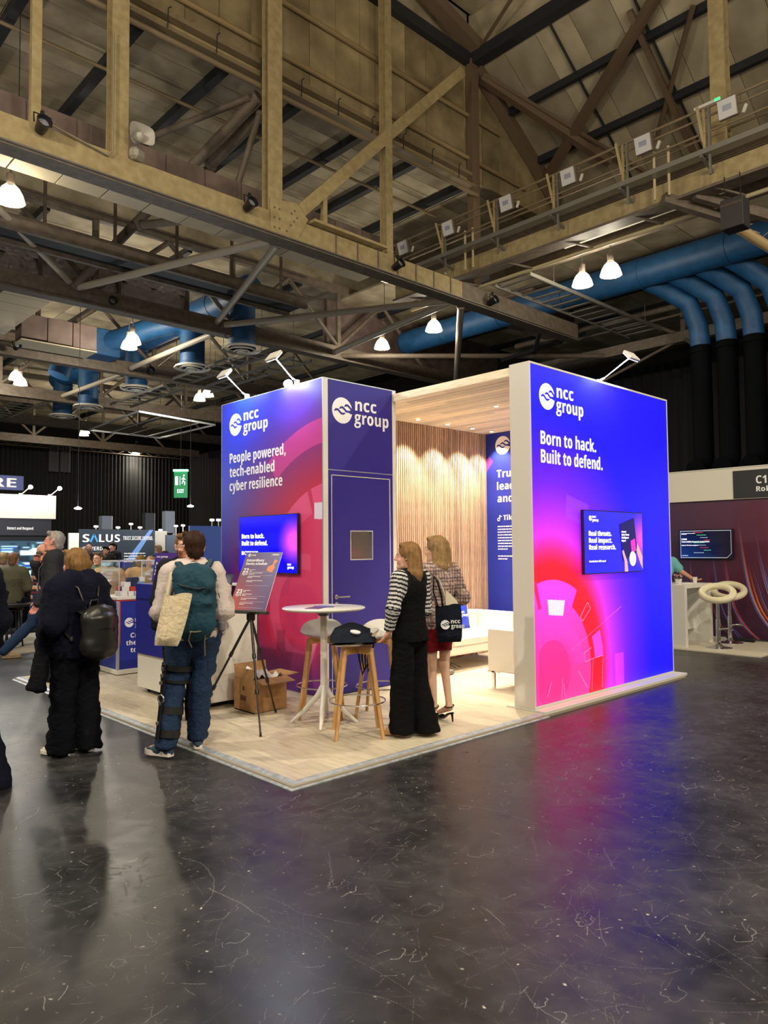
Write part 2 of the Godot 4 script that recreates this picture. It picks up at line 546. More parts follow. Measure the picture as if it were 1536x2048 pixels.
func materials() -> void:
	mat("white_frame", c8(214, 210, 202), 0.45)
	mat("white_gloss", c8(222, 219, 212), 0.3)
	mat("white_letters", c8(236, 236, 240), 0.5)
	glow("lit_letters", c8(225, 235, 255), 0.62, c8(235, 235, 245))
	mat("aluminium", c8(188, 194, 202), 0.38, 0.7)
	mat("chrome", c8(220, 220, 225), 0.12, 1.0)
	mat("steel", c8(170, 168, 165), 0.3, 0.9)
	mat("black", c8(18, 18, 20), 0.5)
	mat("black_plastic", c8(24, 24, 27), 0.35)
	mat("door_blue", c8(36, 24, 134), 0.55)
	mat("panel_blue", c8(26, 42, 150), 0.5)
	mat("deep_blue", c8(22, 26, 138), 0.5)
	# slats, boards, planks
	for k in 4:
		var sh := [1.0, 0.93, 1.03, 0.87][k] as float
		var s := mat("slat_%d" % k, Color(0.82 * sh, 0.70 * sh, 0.605 * sh), 0.5)
		s.albedo_texture = wood_img("slat%d" % k, 40 + k, Color(1, 1, 1), Color(0.80, 0.72, 0.66))
		triplanar(s, 1.0); s.uv1_scale = Vector3(7.0, 0.6, 7.0)
		var b := mat("board_%d" % k, Color(1.0 * sh, 0.95 * sh, 0.85 * sh), 0.55)
		b.albedo_texture = wood_img("board%d" % k, 50 + k, Color(1, 1, 1), Color(0.90, 0.86, 0.79))
		b.uv1_scale = Vector3(1, 1, 1)
		triplanar(b, 1.0); b.uv1_scale = Vector3(5.0, 5.0, 0.5)
		var sh2 := [1.0, 0.97, 1.02, 0.95][k] as float
		var p := mat("plank_%d" % k, Color(0.85 * sh2, 0.805 * sh2, 0.715 * sh2), 0.42)
		p.albedo_texture = wood_img("plank%d" % k, 60 + k, Color(1, 1, 1), Color(0.84, 0.82, 0.79))
		triplanar(p, 1.0); p.uv1_scale = Vector3(2.2, 2.2, 0.35)
	var beech := mat("beech", c8(214, 168, 110), 0.45)
	beech.albedo_texture = M["slat_0"].albedo_texture
	triplanar(beech, 1.0, false); beech.uv1_scale = Vector3(5, 0.8, 5)
	# hall surfaces
	var fl := mat("hall_floor", Color.WHITE, 1.0, 0.0, 0.42)
	var maps := floor_images()
	fl.albedo_texture = ImageTexture.create_from_image(maps[0])
	fl.roughness_texture = ImageTexture.create_from_image(maps[1])
	fl.roughness = 1.0
	fl.uv1_scale = Vector3(1, 1, 1)
	fl.normal_enabled = true; fl.normal_texture = bump_tex(8, 0.012, 1.2); fl.normal_scale = 0.06
	var cu := mat("curtain", c8(15, 15, 18), 0.9)
	var yel := mat("yellow_steel", c8(182, 164, 122), 0.55)
	yel.albedo_texture = noise_tex(3, 0.02, Color(0.84, 0.82, 0.79), Color(1, 1, 1), 512, 5)
	triplanar(yel, 0.4)
	var gs := mat("grey_steel", c8(124, 112, 100), 0.55)
	gs.albedo_texture = noise_tex(4, 0.02, Color(0.78, 0.76, 0.74), Color(1, 1, 1), 512, 5)
	triplanar(gs, 0.4)
	var pg := mat("purple_grey", c8(132, 114, 108), 0.6)
	pg.albedo_texture = noise_tex(6, 0.01, Color(0.74, 0.72, 0.72), Color(1, 1, 1), 512, 4)
	triplanar(pg, 0.3)
	for k in 3:
		var sh := [1.0, 0.94, 0.88][k] as float
		var rp := mat("roof_%d" % k, Color(0.82 * sh, 0.77 * sh, 0.66 * sh), 0.75)
		rp.albedo_texture = noise_tex(20 + k, 0.006, Color(0.72, 0.70, 0.68), Color(1, 1, 1), 512, 4)
		triplanar(rp, 0.25)
		var cp := mat("cladding_%d" % k, Color(0.72 * sh, 0.645 * sh, 0.49 * sh), 0.7)
		cp.albedo_texture = noise_tex(24 + k, 0.006, Color(0.70, 0.68, 0.66), Color(1, 1, 1), 512, 4)
		triplanar(cp, 0.25)
	mat("dark_beam", c8(38, 40, 46), 0.6)
	var bd := mat("blue_duct", c8(22, 84, 134), 0.55)
	bd.albedo_texture = noise_tex(9, 0.02, Color(0.75, 0.75, 0.78), Color(1, 1, 1), 256, 4)
	triplanar(bd, 0.5)
	var foil := mat("foil", c8(196, 188, 190), 0.36, 0.35)
	foil.normal_enabled = true; foil.normal_texture = bump_tex(12, 0.02, 14.0); foil.normal_scale = 1.0
	triplanar(foil, 0.5)
	mat("duct_panel", c8(196, 184, 158), 0.65)
	mat("dark_duct", c8(7, 8, 12), 0.7, 0.0, 0.15)
	mat("cream_strap", c8(222, 210, 184), 0.85)

func wood_img(key: String, sd: int, a: Color, b: Color) -> Texture2D:
	var nz := FastNoiseLite.new()
	nz.seed = sd; nz.frequency = 0.035; nz.fractal_octaves = 4
	nz.noise_type = FastNoiseLite.TYPE_SIMPLEX_SMOOTH
	nz.domain_warp_enabled = true; nz.domain_warp_amplitude = 22.0; nz.domain_warp_frequency = 0.006
	var t := NoiseTexture2D.new()
	t.width = 256; t.height = 256; t.seamless = true; t.noise = nz
	var g := Gradient.new()
	g.set_color(0, b); g.set_color(1, a)
	g.add_point(0.45, b.lerp(a, 0.75)); 
	t.color_ramp = g
	return t

func mirrored(q: Image) -> Image:   # a tile that joins itself on every side
	var h := q.get_width()
	var im := Image.create(h * 2, h * 2, false, q.get_format())
	var all := Rect2i(0, 0, h, h)
	im.blit_rect(q, all, Vector2i(0, 0)); q.flip_x(); im.blit_rect(q, all, Vector2i(h, 0)); q.flip_y(); im.blit_rect(q, all, Vector2i(h, h)); q.flip_x(); im.blit_rect(q, all, Vector2i(0, h))
	return im
func floor_images() -> Array:
	var n := 1024
	var nz := FastNoiseLite.new()
	nz.seed = 3; nz.frequency = 0.004; nz.fractal_octaves = 5
	var a := mirrored(nz.get_image(n / 2, n / 2))
	nz.seed = 9; nz.frequency = 0.03
	var b := mirrored(nz.get_image(n / 2, n / 2))
	var da := a.get_data(); var db := b.get_data()
	var al := PackedByteArray(); al.resize(n * n * 3)
	var ro := PackedByteArray(); ro.resize(n * n)
	for i in n * n:
		var q := da[i] * 0.6 + db[i] * 0.4
		var g := 47.0 + (q - 128.0) * 0.22
		al[i * 3] = int(g + 1); al[i * 3 + 1] = int(g); al[i * 3 + 2] = int(g + 1)
		ro[i] = int(clampf(90.0 + (q - 128.0) * 0.20, 40, 150))
	var ia := Image.create_from_data(n, n, false, Image.FORMAT_RGB8, al)
	var ir := Image.create_from_data(n, n, false, Image.FORMAT_L8, ro)
	ia.resize(2048, 2048, Image.INTERPOLATE_CUBIC)
	n = 2048
	var r := RandomNumberGenerator.new()
	r.seed = 21
	var dot := func(x: int, y: int, amt: float, rough: bool) -> void:
		x = posmod(x, n); y = posmod(y, n)
		var c := ia.get_pixel(x, y)
		ia.set_pixel(x, y, c.lerp(Color(0.80, 0.79, 0.76), amt))
		if rough: ir.set_pixel(x >> 1, y >> 1, Color(0.48, 0.48, 0.48))
	# wide worn smears
	for k in 120:
		var p := Vector2(r.randf() * n, r.randf() * n)
		var an := r.randf() * TAU
		var l := r.randi_range(60, 330)
		var wd := r.randi_range(2, 9)
		for s in l:
			an += r.randfn(0.0, 0.01)
			p += Vector2(cos(an), sin(an))
			for q in wd:
				if r.randf() < 0.22: dot.call(int(p.x - sin(an) * q), int(p.y + cos(an) * q), r.randf() * 0.32, false)
	# long thin scratches
	for k in 1100:
		var p := Vector2(r.randf() * n, r.randf() * n)
		var an := r.randf() * TAU
		var l := r.randi_range(12, 150) if k > 25 else r.randi_range(200, 900)
		var bend := r.randfn(0.0, 0.004)
		var st := r.randf_range(0.16, 0.55) * (0.6 if k < 25 else 1.0)
		for s in l:
			an += bend
			p += Vector2(cos(an), sin(an))
			if r.randf() < 0.8: dot.call(int(p.x), int(p.y), st * r.randf(), false)
	# chips, flecks and short scuffs
	for k in 8000:
		var p := Vector2(r.randf() * n, r.randf() * n)
		var st := r.randf_range(0.12, 0.5)
		if r.randf() < 0.14: st = r.randf_range(0.5, 0.9)
		var an := r.randf() * TAU
		var l := r.randi_range(1, 4) if k < 4200 else r.randi_range(6, 30)
		var wd := r.randf_range(0.4, 1.9) if k < 4200 else r.randf_range(0.2, 0.8)
		for q in l:
			an += r.randfn(0.0, 0.5 if k < 4200 else 0.07)
			p += Vector2(cos(an), sin(an)) * 1.1
			var rw := wd * r.randf_range(0.4, 1.3)
			for y in range(-int(rw), int(rw) + 1):
				for x in range(-int(rw), int(rw) + 1):
					if x * x + y * y <= rw * rw + 0.3: dot.call(int(p.x) + x, int(p.y) + y, st * r.randf_range(0.5, 1.0), true)
	# pale rings and wandering marks
	for k in 220:
		var p := Vector2(r.randf() * n, r.randf() * n)
		var rad := r.randf_range(4, 17)
		var st := r.randf_range(0.2, 0.75)
		var ph := r.randf() * 6.0
		var arc := r.randf_range(2.0, TAU)
		for s in int(rad * 9):
			var t := s / (rad * 9.0) * arc
			var q := rad * (1.0 + 0.25 * sin(t * 2.0 + ph) + 0.12 * sin(t * 5.0 + ph * 2.0))
			dot.call(int(p.x + cos(t) * q * 1.5), int(p.y + sin(t) * q), st * r.randf_range(0.4, 1.0), false)
	for k in 22:
		var p := Vector2(r.randf() * n, r.randf() * n)
		var an := r.randf() * TAU
		var st := r.randf_range(0.3, 0.7)
		for s in r.randi_range(60, 240):
			an += r.randfn(0.0, 0.04)
			p += Vector2(cos(an), sin(an))
			dot.call(int(p.x), int(p.y), st * r.randf_range(0.2, 1.0), false)
			if r.randf() < 0.5: dot.call(int(p.x) + 1, int(p.y), st * 0.6, false)
	return [ia, ir]

# ------------------------------------------------------------------ hall lamps
var lamp_spots := []
func high_bays() -> void:
	for p in [[15.73, -9.52, 7], [15.64, -8.70, 7], [15.77, -14.53, 12], [15.93, -16.95, 12], [9.9, -22.3, 15], [9.75, -21.7, 15], [15.68, -28.2, 13], [15.5, -27.2, 13], [15.69, -41.1, 20], [15.4, -40.2, 20], [21.4, -47.0, 20], [4.05, -14.25, 4], [9.0, -30.0, 12], [8.6, -29.2, 12], [5.0, -31.4, 12],
		# the rows go on above and behind the camera
		[-2.0, -8.0, 44], [3.9, 1.2, 40], [-2.0, 1.2, 40], [9.8, 1.5, 26], [-2.0, 9.0, 40], [5.0, 10.0, 40], [15.7, 1.5, 12], [-8.0, -16.0, 18], [-8.0, -3.0, 40], [-3.0, -24.0, 14], [-4.0, -36.0, 20], [15.7, 9.0, 12]]:
		lamp_spots.append([Vector3(p[0], 8.05, p[1]), float(p[2]) * LAMP_E])
	var first: Node3D = null
	for i in lamp_spots.size():
		var p: Vector3 = lamp_spots[i][0]
		if first == null:
			first = thing("high_bay_lamp", "bell shaped high bay lamp hanging below the hall roof", "lamp", p, 0.0, "high bay lamps under the roof")
			var b := MB.new()
			b.lathe(Vector3.ZERO, [Vector2(0.255, 0.0), Vector2(0.25, 0.03), Vector2(0.215, 0.14), Vector2(0.165, 0.24), Vector2(0.10, 0.31), Vector2(0.06, 0.34)], 24)
			var sh := mat("lamp_shade", Color(0.82, 0.82, 0.78, 0.35), 0.2)
			sh.transparency = BaseMaterial3D.TRANSPARENCY_ALPHA
			obj("shade", b, sh, first)
			b = MB.new()
			b.lathe(Vector3.ZERO, [Vector2(0.0, -0.03), Vector2(0.14, -0.02), Vector2(0.225, 0.02), Vector2(0.2, 0.06), Vector2(0.12, 0.16), Vector2(0.0, 0.18)], 20)
			obj("light_bulb", b, glow("lamp_glow", Color(1.0, 0.93, 0.80), 2.4), first)
			b = MB.new()
			b.lathe(Vector3.ZERO, [Vector2(0.06, 0.34), Vector2(0.075, 0.36), Vector2(0.075, 0.52), Vector2(0.03, 0.55), Vector2(0.0, 0.55)], 14)
			obj("ballast_housing", b, M["grey_steel"], first)
			b = MB.new()
			b.tube([Vector3(0, 0.55, 0), Vector3(0, 0.80, 0), Vector3(0.03, 0.86, 0), Vector3(0.12, 0.87, 0), Vector3(0.14, 0.8, 0)], 0.013, 6)
			obj("hook", b, M["steel"], first)
		else:
			dup(first, p, 0.0)
		get_child(get_child_count() - 1).set_meta("label", lamp_label(i))
		if not (absf(p.x - 15.7) < 0.4 and p.z > -12.0):
			var roof_y := 10.72 if p.z < -19.6 else (11.93 if p.z < -12.7 else 16.55)
			if p.x > 15.3 and p.z > -19.4: roof_y = 10.2
			b_cable(get_child(get_child_count() - 1), roof_y - p.y)
		var l := OmniLight3D.new()
		l.name = "high_bay_glow"
		add_child(l, true)
		l.position = p + Vector3(0, 0.07, 0)
		l.light_color = Color(1.0, 0.95, 0.85)
		l.light_energy = lamp_spots[i][1] * (0.55 if i < 15 else 1.1)
		if i < 15:   # the bell throws most of its light down
			var s := SpotLight3D.new()
			s.name = "high_bay_beam"
			add_child(s, true)
			s.position = p + Vector3(0, 0.05, 0)
			s.rotation.x = -PI / 2
			s.spot_angle = 58.0; s.spot_angle_attenuation = 1.0
			s.light_color = Color(1.0, 0.95, 0.85); s.light_energy = lamp_spots[i][1] * 1.6
			s.light_size = 0.12; s.spot_range = 70.0; s.spot_attenuation = 2.0; s.shadow_enabled = true
		l.light_size = 0.12
		l.omni_range = 70.0; l.omni_attenuation = 2.0
		l.shadow_enabled = true

func lamp_label(i: int) -> String:
	if i > 14: return "bell shaped high bay lamp hanging over the open aisle"
	return ["bright bell lamp of the pair hanging before the blue trunk duct", "bright bell lamp of the pair hanging before the blue trunk duct", "bell lamp beside the pale tube leaning from the yellow truss end", "bell lamp just beyond the closed end of the blue trunk duct", "bell lamp of the pair beside the blue plenum box", "bell lamp of the pair beside the blue plenum box", "bell lamp of the pair beyond the arm floodlights of the storage wall", "bell lamp of the pair beyond the arm floodlights of the storage wall", "bell lamp of the pair beyond the hanging lighting frame", "bell lamp of the pair beyond the hanging lighting frame", "single bell lamp lighting the black stage curtain", "bell lamp beneath the boxed duct of the yellow truss", "bell lamp of the pair past the pale rectangular duct", "bell lamp of the pair past the pale rectangular duct", "bell lamp beside the third grey truss, far from the blue duct"][i]
func b_cable(t: Node3D, h: float) -> void:
	var b := MB.new()
	b.tube([Vector3(0.12, 0.8, 0), Vector3(0.12, h, 0)], 0.008, 5)
	obj("suspension_cable", b, M["black"], t)

# ------------------------------------------------------------------ shell of the hall
func hall() -> void:
	var b := MB.new()
	# floor slab with a 6 m tile of scuffs
	b.span(-30, 31, -0.3, -0.01, -55, 30)
	var i := b.vert(Vector3(-30, 0, 30), Vector3.UP, Vector2(-30 / 6.0, 30 / 6.0))
	b.vert(Vector3(31, 0, 30), Vector3.UP, Vector2(31 / 6.0, 30 / 6.0)); b.vert(Vector3(31, 0, -55), Vector3.UP, Vector2(31 / 6.0, -55 / 6.0)); b.vert(Vector3(-30, 0, -55), Vector3.UP, Vector2(-30 / 6.0, -55 / 6.0))
	b.tri(i, i + 1, i + 2); b.tri(i, i + 2, i + 3)
	struct("floor", b, M["hall_floor"])
	var wall_dark := mat("dark_wall", c8(20, 19, 22), 0.8)
	b = MB.new(); b.span(-30, 31, 0, 18, -55.3, -55); struct("wall_back", b, wall_dark)
	b = MB.new(); b.span(-30, 31, 0, 18, 30, 30.3); struct("wall_front", b, wall_dark)
	b = MB.new(); b.span(-30.3, -30, 0, 18, -55, 30); struct("wall_left", b, wall_dark)
	b = MB.new(); b.span(31, 31.3, 0, 18, -55, 30); struct("wall_right", b, wall_dark)
	b = MB.new(); b.span(-30, 31, 17.8, 18.0, -55, 30); struct("ceiling", b, M["roof_2"])

func drape(x0: Vector3, x1: Vector3, y0: float, y1: float, pleats: int, deep: float) -> MB:
	var b := MB.new()
	var d := x1 - x0
	var nn := Vector3.UP.cross(d).normalized()
	var g0 := []; var g1 := []
	var r := RandomNumberGenerator.new()
	r.seed = pleats
	var ph := 0.0
	for i in pleats * 6 + 1:
		var t := float(i) / (pleats * 6)
		ph += r.randf_range(0.8, 1.25) * TAU / 6.0
		var p := x0 + d * t + nn * deep * sin(ph)
		g0.append(p + Vector3.UP * y0); g1.append(p + Vector3.UP * y1)
	b.grid([g0, g1])
	return b

# ------------------------------------------------------------------ the stand
func booth() -> void:
	# raised floor: planks and an aluminium ramp edge
	var t := thing("stand_floor", "pale wood laminate platform of the blue exhibition stand with aluminium edging", "platform", Vector3(6, 0, -7.1))
	var b := W(t)
	b.span(3.02, 9.05, 0.0, 0.022, -10.14, -4.14)
	obj("underlay", b, mat("underlay", c8(150, 140, 122), 0.8), t)
	var r := RandomNumberGenerator.new()
	r.seed = 4
	var cols := 30
	var meshes := {}
	for k in cols:
		var x := 3.09 + k * 0.1985
		var z := -10.14
		var first := r.randf_range(0.3, 1.2)
		while z < -4.215:
			var l := first if z == -10.14 else 1.22
			if z + l > -4.42: l = -4.212 - z
			var key := snappedf(l, 0.01)
			if not meshes.has(key):
				var pb := MB.new()
				pb.box(Vector3.ZERO, Vector3(0.1972, 0.008, l - 0.0012), Basis.IDENTITY, 0.0008)
				meshes[key] = pb.mesh()
			var o := obj("plank", meshes[key], M["plank_%d" % (r.randi() % 4)], t)
			o.position = Vector3(x + 0.0985, 0.026, z + l * 0.5) - t.position
			z += l
	for s in 2:
		b = W(t)
		if s == 0:   # along z, facing the left aisle
			b.quad(Vector3(2.997, 0, -10.14), Vector3(2.997, 0.006, -10.14), Vector3(2.997, 0.006, -4.122), Vector3(2.997, 0, -4.122))
			b.quad(Vector3(2.997, 0.006, -10.14), Vector3(3.075, 0.033, -10.14), Vector3(3.075, 0.033, -4.20), Vector3(2.997, 0.006, -4.122))
			b.quad(Vector3(3.075, 0.033, -10.14), Vector3(3.098, 0.033, -10.14), Vector3(3.098, 0.033, -4.222), Vector3(3.075, 0.033, -4.20))
		else:
			b.quad(Vector3(2.997, 0.006, -4.122), Vector3(3.075, 0.033, -4.2), Vector3(6.06, 0.033, -4.2), Vector3(6.06, 0.006, -4.122))
			b.quad(Vector3(2.997, 0, -4.122), Vector3(2.997, 0.006, -4.122), Vector3(6.06, 0.006, -4.122), Vector3(6.06, 0, -4.122))
			b.quad(Vector3(3.075, 0.033, -4.2), Vector3(3.098, 0.033, -4.222), Vector3(6.06, 0.033, -4.222), Vector3(6.06, 0.033, -4.2))
		var al := mat("ramp_aluminium", c8(206, 210, 216), 0.42, 0.3)
		al.albedo_texture = noise_tex(31, 0.03, Color(0.7, 0.72, 0.75), Color(1, 1, 1), 256, 4)
		triplanar(al, 1.5)
		obj("edge_ramp", b, al, t)
	# backlit wall
	t = thing("lightbox_wall", "tall backlit blue and magenta wall reading Born to hack. Built to defend.", "lightbox", Vector3(7.5, 0, -4.4))
	b = W(t); b.span(6.03, 9.12, 0.018, 0.05, -4.62, -4.155, 0.004); obj("base_plate", b, M["white_frame"], t)
	b = W(t)
	b.span(6.042, 6.062, 0.05, 3.513, -4.528, -4.277, 0.003)
	b.span(9.003, 9.023, 0.05, 3.513, -4.528, -4.277, 0.003)
	b.span(6.062, 9.003, 3.49, 3.513, -4.528, -4.277, 0.003)
	b.span(6.062, 9.003, 0.05, 0.075, -4.528, -4.277, 0.003)
	obj("frame", b, M["white_frame"], t)
	b = W(t); b.span(6.06, 9.005, 0.07, 3.495, -4.52, -4.50); obj("back_panel", b, M["white_frame"], t)
	b = W(t)
	b.quad(Vector3(6.06, 0.07, -4.281), Vector3(9.005, 0.07, -4.281), Vector3(9.005, 3.495, -4.281), Vector3(6.06, 3.495, -4.281))
	obj("lightbox_sign_print", b, img_mat("print_right", print_right(), 0.45, 0.68), t)
	var X := Vector3.RIGHT; var Y := Vector3.UP
	var lit: Material = M["lit_letters"]
	logo(t, Vector3(6.345, 3.19, -4.2805), X, Y, 0.137, lit, glow("lit_blue", c8(14, 4, 236), 0.65, c8(14, 4, 236)))
	text("ncc", Vector3(6.525, 3.205, -4.280), X, Y, 0.315, 0.135, lit, t)
	text("group", Vector3(6.51, 3.058, -4.280), X, Y, 0.52, 0.135, lit, t)
	text("Born to hack.", Vector3(6.22, 2.69, -4.280), X, Y, 1.06, 0.135, lit, t)
	text("Built to defend.", Vector3(6.22, 2.50, -4.280), X, Y, 1.19, 0.135, lit, t)
	# storage room: left wall with print, front wall with door
	t = thing("storage_wall", "tall blue and pink printed wall reading People powered, tech-enabled cyber resilience", "wall panel", Vector3(5.04, 0.03, -7.3))
	b = W(t); b.span(5.0, 5.06, 0.03, 3.536, -8.4, -6.352); obj("wall_core", b, M["white_frame"], t)
	b = W(t); b.quad(Vector3(4.996, 0.035, -8.395), Vector3(4.996, 0.035, -6.285), Vector3(4.996, 3.53, -6.285), Vector3(4.996, 3.53, -8.395)); obj("wall_print", b, img_mat("print_left", print_left(), 0.42), t)
	b = W(t)
	b.span(4.994, 5.0, 3.53, 3.538, -8.4, -6.28); b.span(4.994, 5.002, 0.03, 3.538, -8.402, -8.394); b.span(4.994, 5.002, 0.03, 3.538, -6.288, -6.28)
	obj("edge_profile", b, M["aluminium"], t)
	var Zr := Vector3(0, 0, 1)
	var wl: Material = M["white_letters"]
	logo(t, Vector3(4.9955, 3.235, -8.06), Zr, Y, 0.142, wl, mat("logo_blue", c8(24, 50, 224), 0.42))
	text("ncc", Vector3(4.9955, 3.26, -7.87), Zr, Y, 0.33, 0.13, wl, t)
	text("group", Vector3(4.9955, 3.115, -7.88), Zr, Y, 0.54, 0.13, wl, t)
	text("People powered,", Vector3(4.9955, 2.75, -8.2), Zr, Y, 1.23, 0.125, wl, t)
	text("tech-enabled", Vector3(4.9955, 2.57, -8.2), Zr, Y, 1.0, 0.125, wl, t)
	text("cyber resilience", Vector3(4.9955, 2.39, -8.2), Zr, Y, 1.16, 0.125, wl, t)
	part_box(t, "side_panel", M["white_frame"], 6.064, 6.12, 0.03, 3.38, -8.4, -6.36)
	part_box(t, "back_panel", M["white_frame"], 5.06, 6.06, 0.03, 3.52, -8.4, -8.34)
	part_box(t, "maroon_partition", mat("maroon", c8(118, 22, 34), 0.7), 5.07, 6.05, 0.03, 3.0, -6.56, -6.53)
	t = thing("door_facade", "dark blue front of the storage room with white posts and logo above the door", "wall panel", Vector3(5.56, 0.03, -6.3))
	b = W(t); b.span(5.0, 5.072, 0.03, 3.54, -6.352, -6.278, 0.004); obj("post", b, M["white_frame"], t)
	b = W(t); b.span(6.062, 6.122, 0.03, 3.54, -6.352, -6.278, 0.004); obj("post", b, M["white_frame"], t)
	b = W(t); b.span(5.072, 6.062, 2.524, 3.53, -6.33, -6.284); obj("upper_panel", b, M["door_blue"], t)
	b = W(t); b.span(5.0, 6.122, 3.53, 3.542, -6.35, -6.28); b.span(5.072, 6.062, 2.515, 2.524, -6.33, -6.281); obj("trim_strip", b, M["aluminium"], t)
	b = W(t); b.span(5.072, 5.118, 0.03, 2.515, -6.33, -6.284); b.span(6.018, 6.062, 0.03, 2.515, -6.33, -6.284); b.span(5.118, 6.018, 2.465, 2.515, -6.33, -6.284); obj("door_frame", b, M["door_blue"], t)
	b = W(t); b.span(5.118, 5.126, 0.03, 2.465, -6.32, -6.2815); b.span(6.010, 6.018, 0.03, 2.465, -6.32, -6.2815); b.span(5.118, 6.018, 2.457, 2.465, -6.32, -6.2815); obj("door_edge_strip", b, M["white_frame"], t)
	logo(t, Vector3(5.28, 3.20, -6.2835), X, Y, 0.148, wl, M["door_blue"])
	text("ncc", Vector3(5.475, 3.225, -6.2835), X, Y, 0.33, 0.14, wl, t)
	text("group", Vector3(5.46, 3.075, -6.2835), X, Y, 0.54, 0.14, wl, t)
	var d := thing("storage_door", "dark blue door with small square window and steel lever handle", "door", Vector3(5.56, 0.03, -6.3))
	b = W(d)
	b.span(5.128, 5.40, 0.04, 2.455, -6.325, -6.288); b.span(5.73, 6.008, 0.04, 2.455, -6.325, -6.288)
	b.span(5.40, 5.73, 0.04, 1.52, -6.325, -6.288); b.span(5.40, 5.73, 1.84, 2.455, -6.325, -6.288)
	obj("leaf", b, M["door_blue"], d)
	b = W(d)
	for q in [[5.392, 5.404, 1.512, 1.848], [5.726, 5.738, 1.512, 1.848]]: b.span(q[0], q[1], q[2], q[3], -6.33, -6.284)
	b.span(5.404, 5.726, 1.512, 1.524, -6.33, -6.284); b.span(5.404, 5.726, 1.836, 1.848, -6.33, -6.284)
	obj("window_frame", b, M["aluminium"], d)
	b = W(d); b.span(5.404, 5.726, 1.524, 1.836, -6.306, -6.302)
	var gl := mat("pane", Color(0.9, 0.92, 0.95, 0.006), 0.03)
	gl.transparency = BaseMaterial3D.TRANSPARENCY_ALPHA
	obj("pane", b, gl, d)
	b = W(d)
	b.lathe(Vector3(5.18, 1.11, -6.286), [Vector2(0.0, 0.0), Vector2(0.026, 0.0), Vector2(0.026, 0.01), Vector2(0.0, 0.012)], 16, Basis(X, Vector3(0, 0, 1), Vector3(0, -1, 0)))
	b.tube([Vector3(5.18, 1.11, -6.28), Vector3(5.18, 1.11, -6.235), Vector3(5.20, 1.11, -6.228), Vector3(5.33, 1.11, -6.228)], 0.0095, 10)
	obj("lever_handle", b, M["steel"], d)
	b = W(d); b.lathe(Vector3(5.18, 1.03, -6.286), [Vector2(0.0, 0.0), Vector2(0.026, 0.0), Vector2(0.026, 0.01), Vector2(0.008, 0.013), Vector2(0.0, 0.013)], 16, Basis(X, Vector3(0, 0, 1), Vector3(0, -1, 0))); obj("lock_rose", b, M["steel"], d)
	# slatted wall
	t = thing("slat_wall", "wall of thin vertical wooden slats behind the white sofa", "slat wall", Vector3(7.5, 0.03, -7.2))
	b = W(t); b.span(6.12, 8.96, 0.03, 3.46, -7.26, -7.20); obj("backing", b, mat("slat_back", c8(24, 16, 13), 0.9), t)
	var sb := MB.new()
	sb.box(Vector3.ZERO, Vector3(0.0255, 3.38, 0.026), Basis.IDENTITY, 0.002)
	var sm := sb.mesh()
	for k in 71:
		var o := obj("slat", sm, M["slat_%d" % (r.randi() % 4)], t)
		o.position = Vector3(6.14 + k * 0.0400, 1.72, -7.188) - t.position
	# back wall of the lounge
	t = thing("testimonial_wall", "blue back wall of the lounge with white logo and quotation text", "wall panel", Vector3(8.99, 0.03, -6.0))
	b = W(t); b.span(8.955, 9.02, 0.03, 3.46, -7.26, -4.53); obj("wall_core", b, M["white_frame"], t)
	b = W(t); b.quad(Vector3(8.953, 0.05, -7.19), Vector3(8.953, 0.05, -4.53), Vector3(8.953, 3.42, -4.53), Vector3(8.953, 3.42, -7.19)); obj("wall_print", b, M["panel_blue"], t)
	b = W(t); b.prism(PackedVector2Array([Vector2(0, 0), Vector2(0.14, 0.16), Vector2(0.07, 0.25), Vector2(0.0, 0.2)]), Vector3(8.952, 2.8, -7.18), Zr, Y, 0.001); obj("pink_shape", b, mat("pink_shape", c8(120, 44, 130), 0.5), t)
	logo(t, Vector3(8.952, 3.20, -6.85), Zr, Y, 0.14, wl, M["panel_blue"])
	text("Trusted", Vector3(8.952, 2.71, -6.97), Zr, Y, 0.62, 0.115, wl, t)
	text("leaders", Vector3(8.952, 2.52, -6.97), Zr, Y, 0.58, 0.115, wl, t)
	text("and", Vector3(8.952, 2.33, -6.965), Zr, Y, 0.29, 0.115, wl, t)
	text("TikTok", Vector3(8.952, 2.055, -6.86), Zr, Y, 0.36, 0.075, wl, t)
	b = W(t)
	b.tube([Vector3(8.95, 2.13, -6.925), Vector3(8.95, 2.07, -6.925)], 0.008, 6)
	b.tube([Vector3(8.95, 2.13, -6.925), Vector3(8.95, 2.115, -6.91), Vector3(8.95, 2.105, -6.89)], 0.008, 6)
	var nt := []
	for k in 13: nt.append(Vector3(8.95, 2.065 + 0.022 * sin(TAU * k / 12), -6.945 + 0.022 * cos(TAU * k / 12)))
	b.tube(nt, 0.007, 6)
	obj("music_note_mark", b, wl, t)
	lines_of_print(t, Vector3(8.952, 1.95, -6.97), Zr, Y, 0.52, 9, 0.043, 0.017, wl, 3)
	lines_of_print(t, Vector3(8.952, 1.50, -6.97), Zr, Y, 0.46, 2, 0.043, 0.017, wl, 4)
	# wooden ceiling of the lounge
	t = thing("plank_canopy", "pale pine plank canopy over the lounge, spanning to the backlit wall", "canopy", Vector3(7.5, 3.41, -5.85))
	var pm := {}
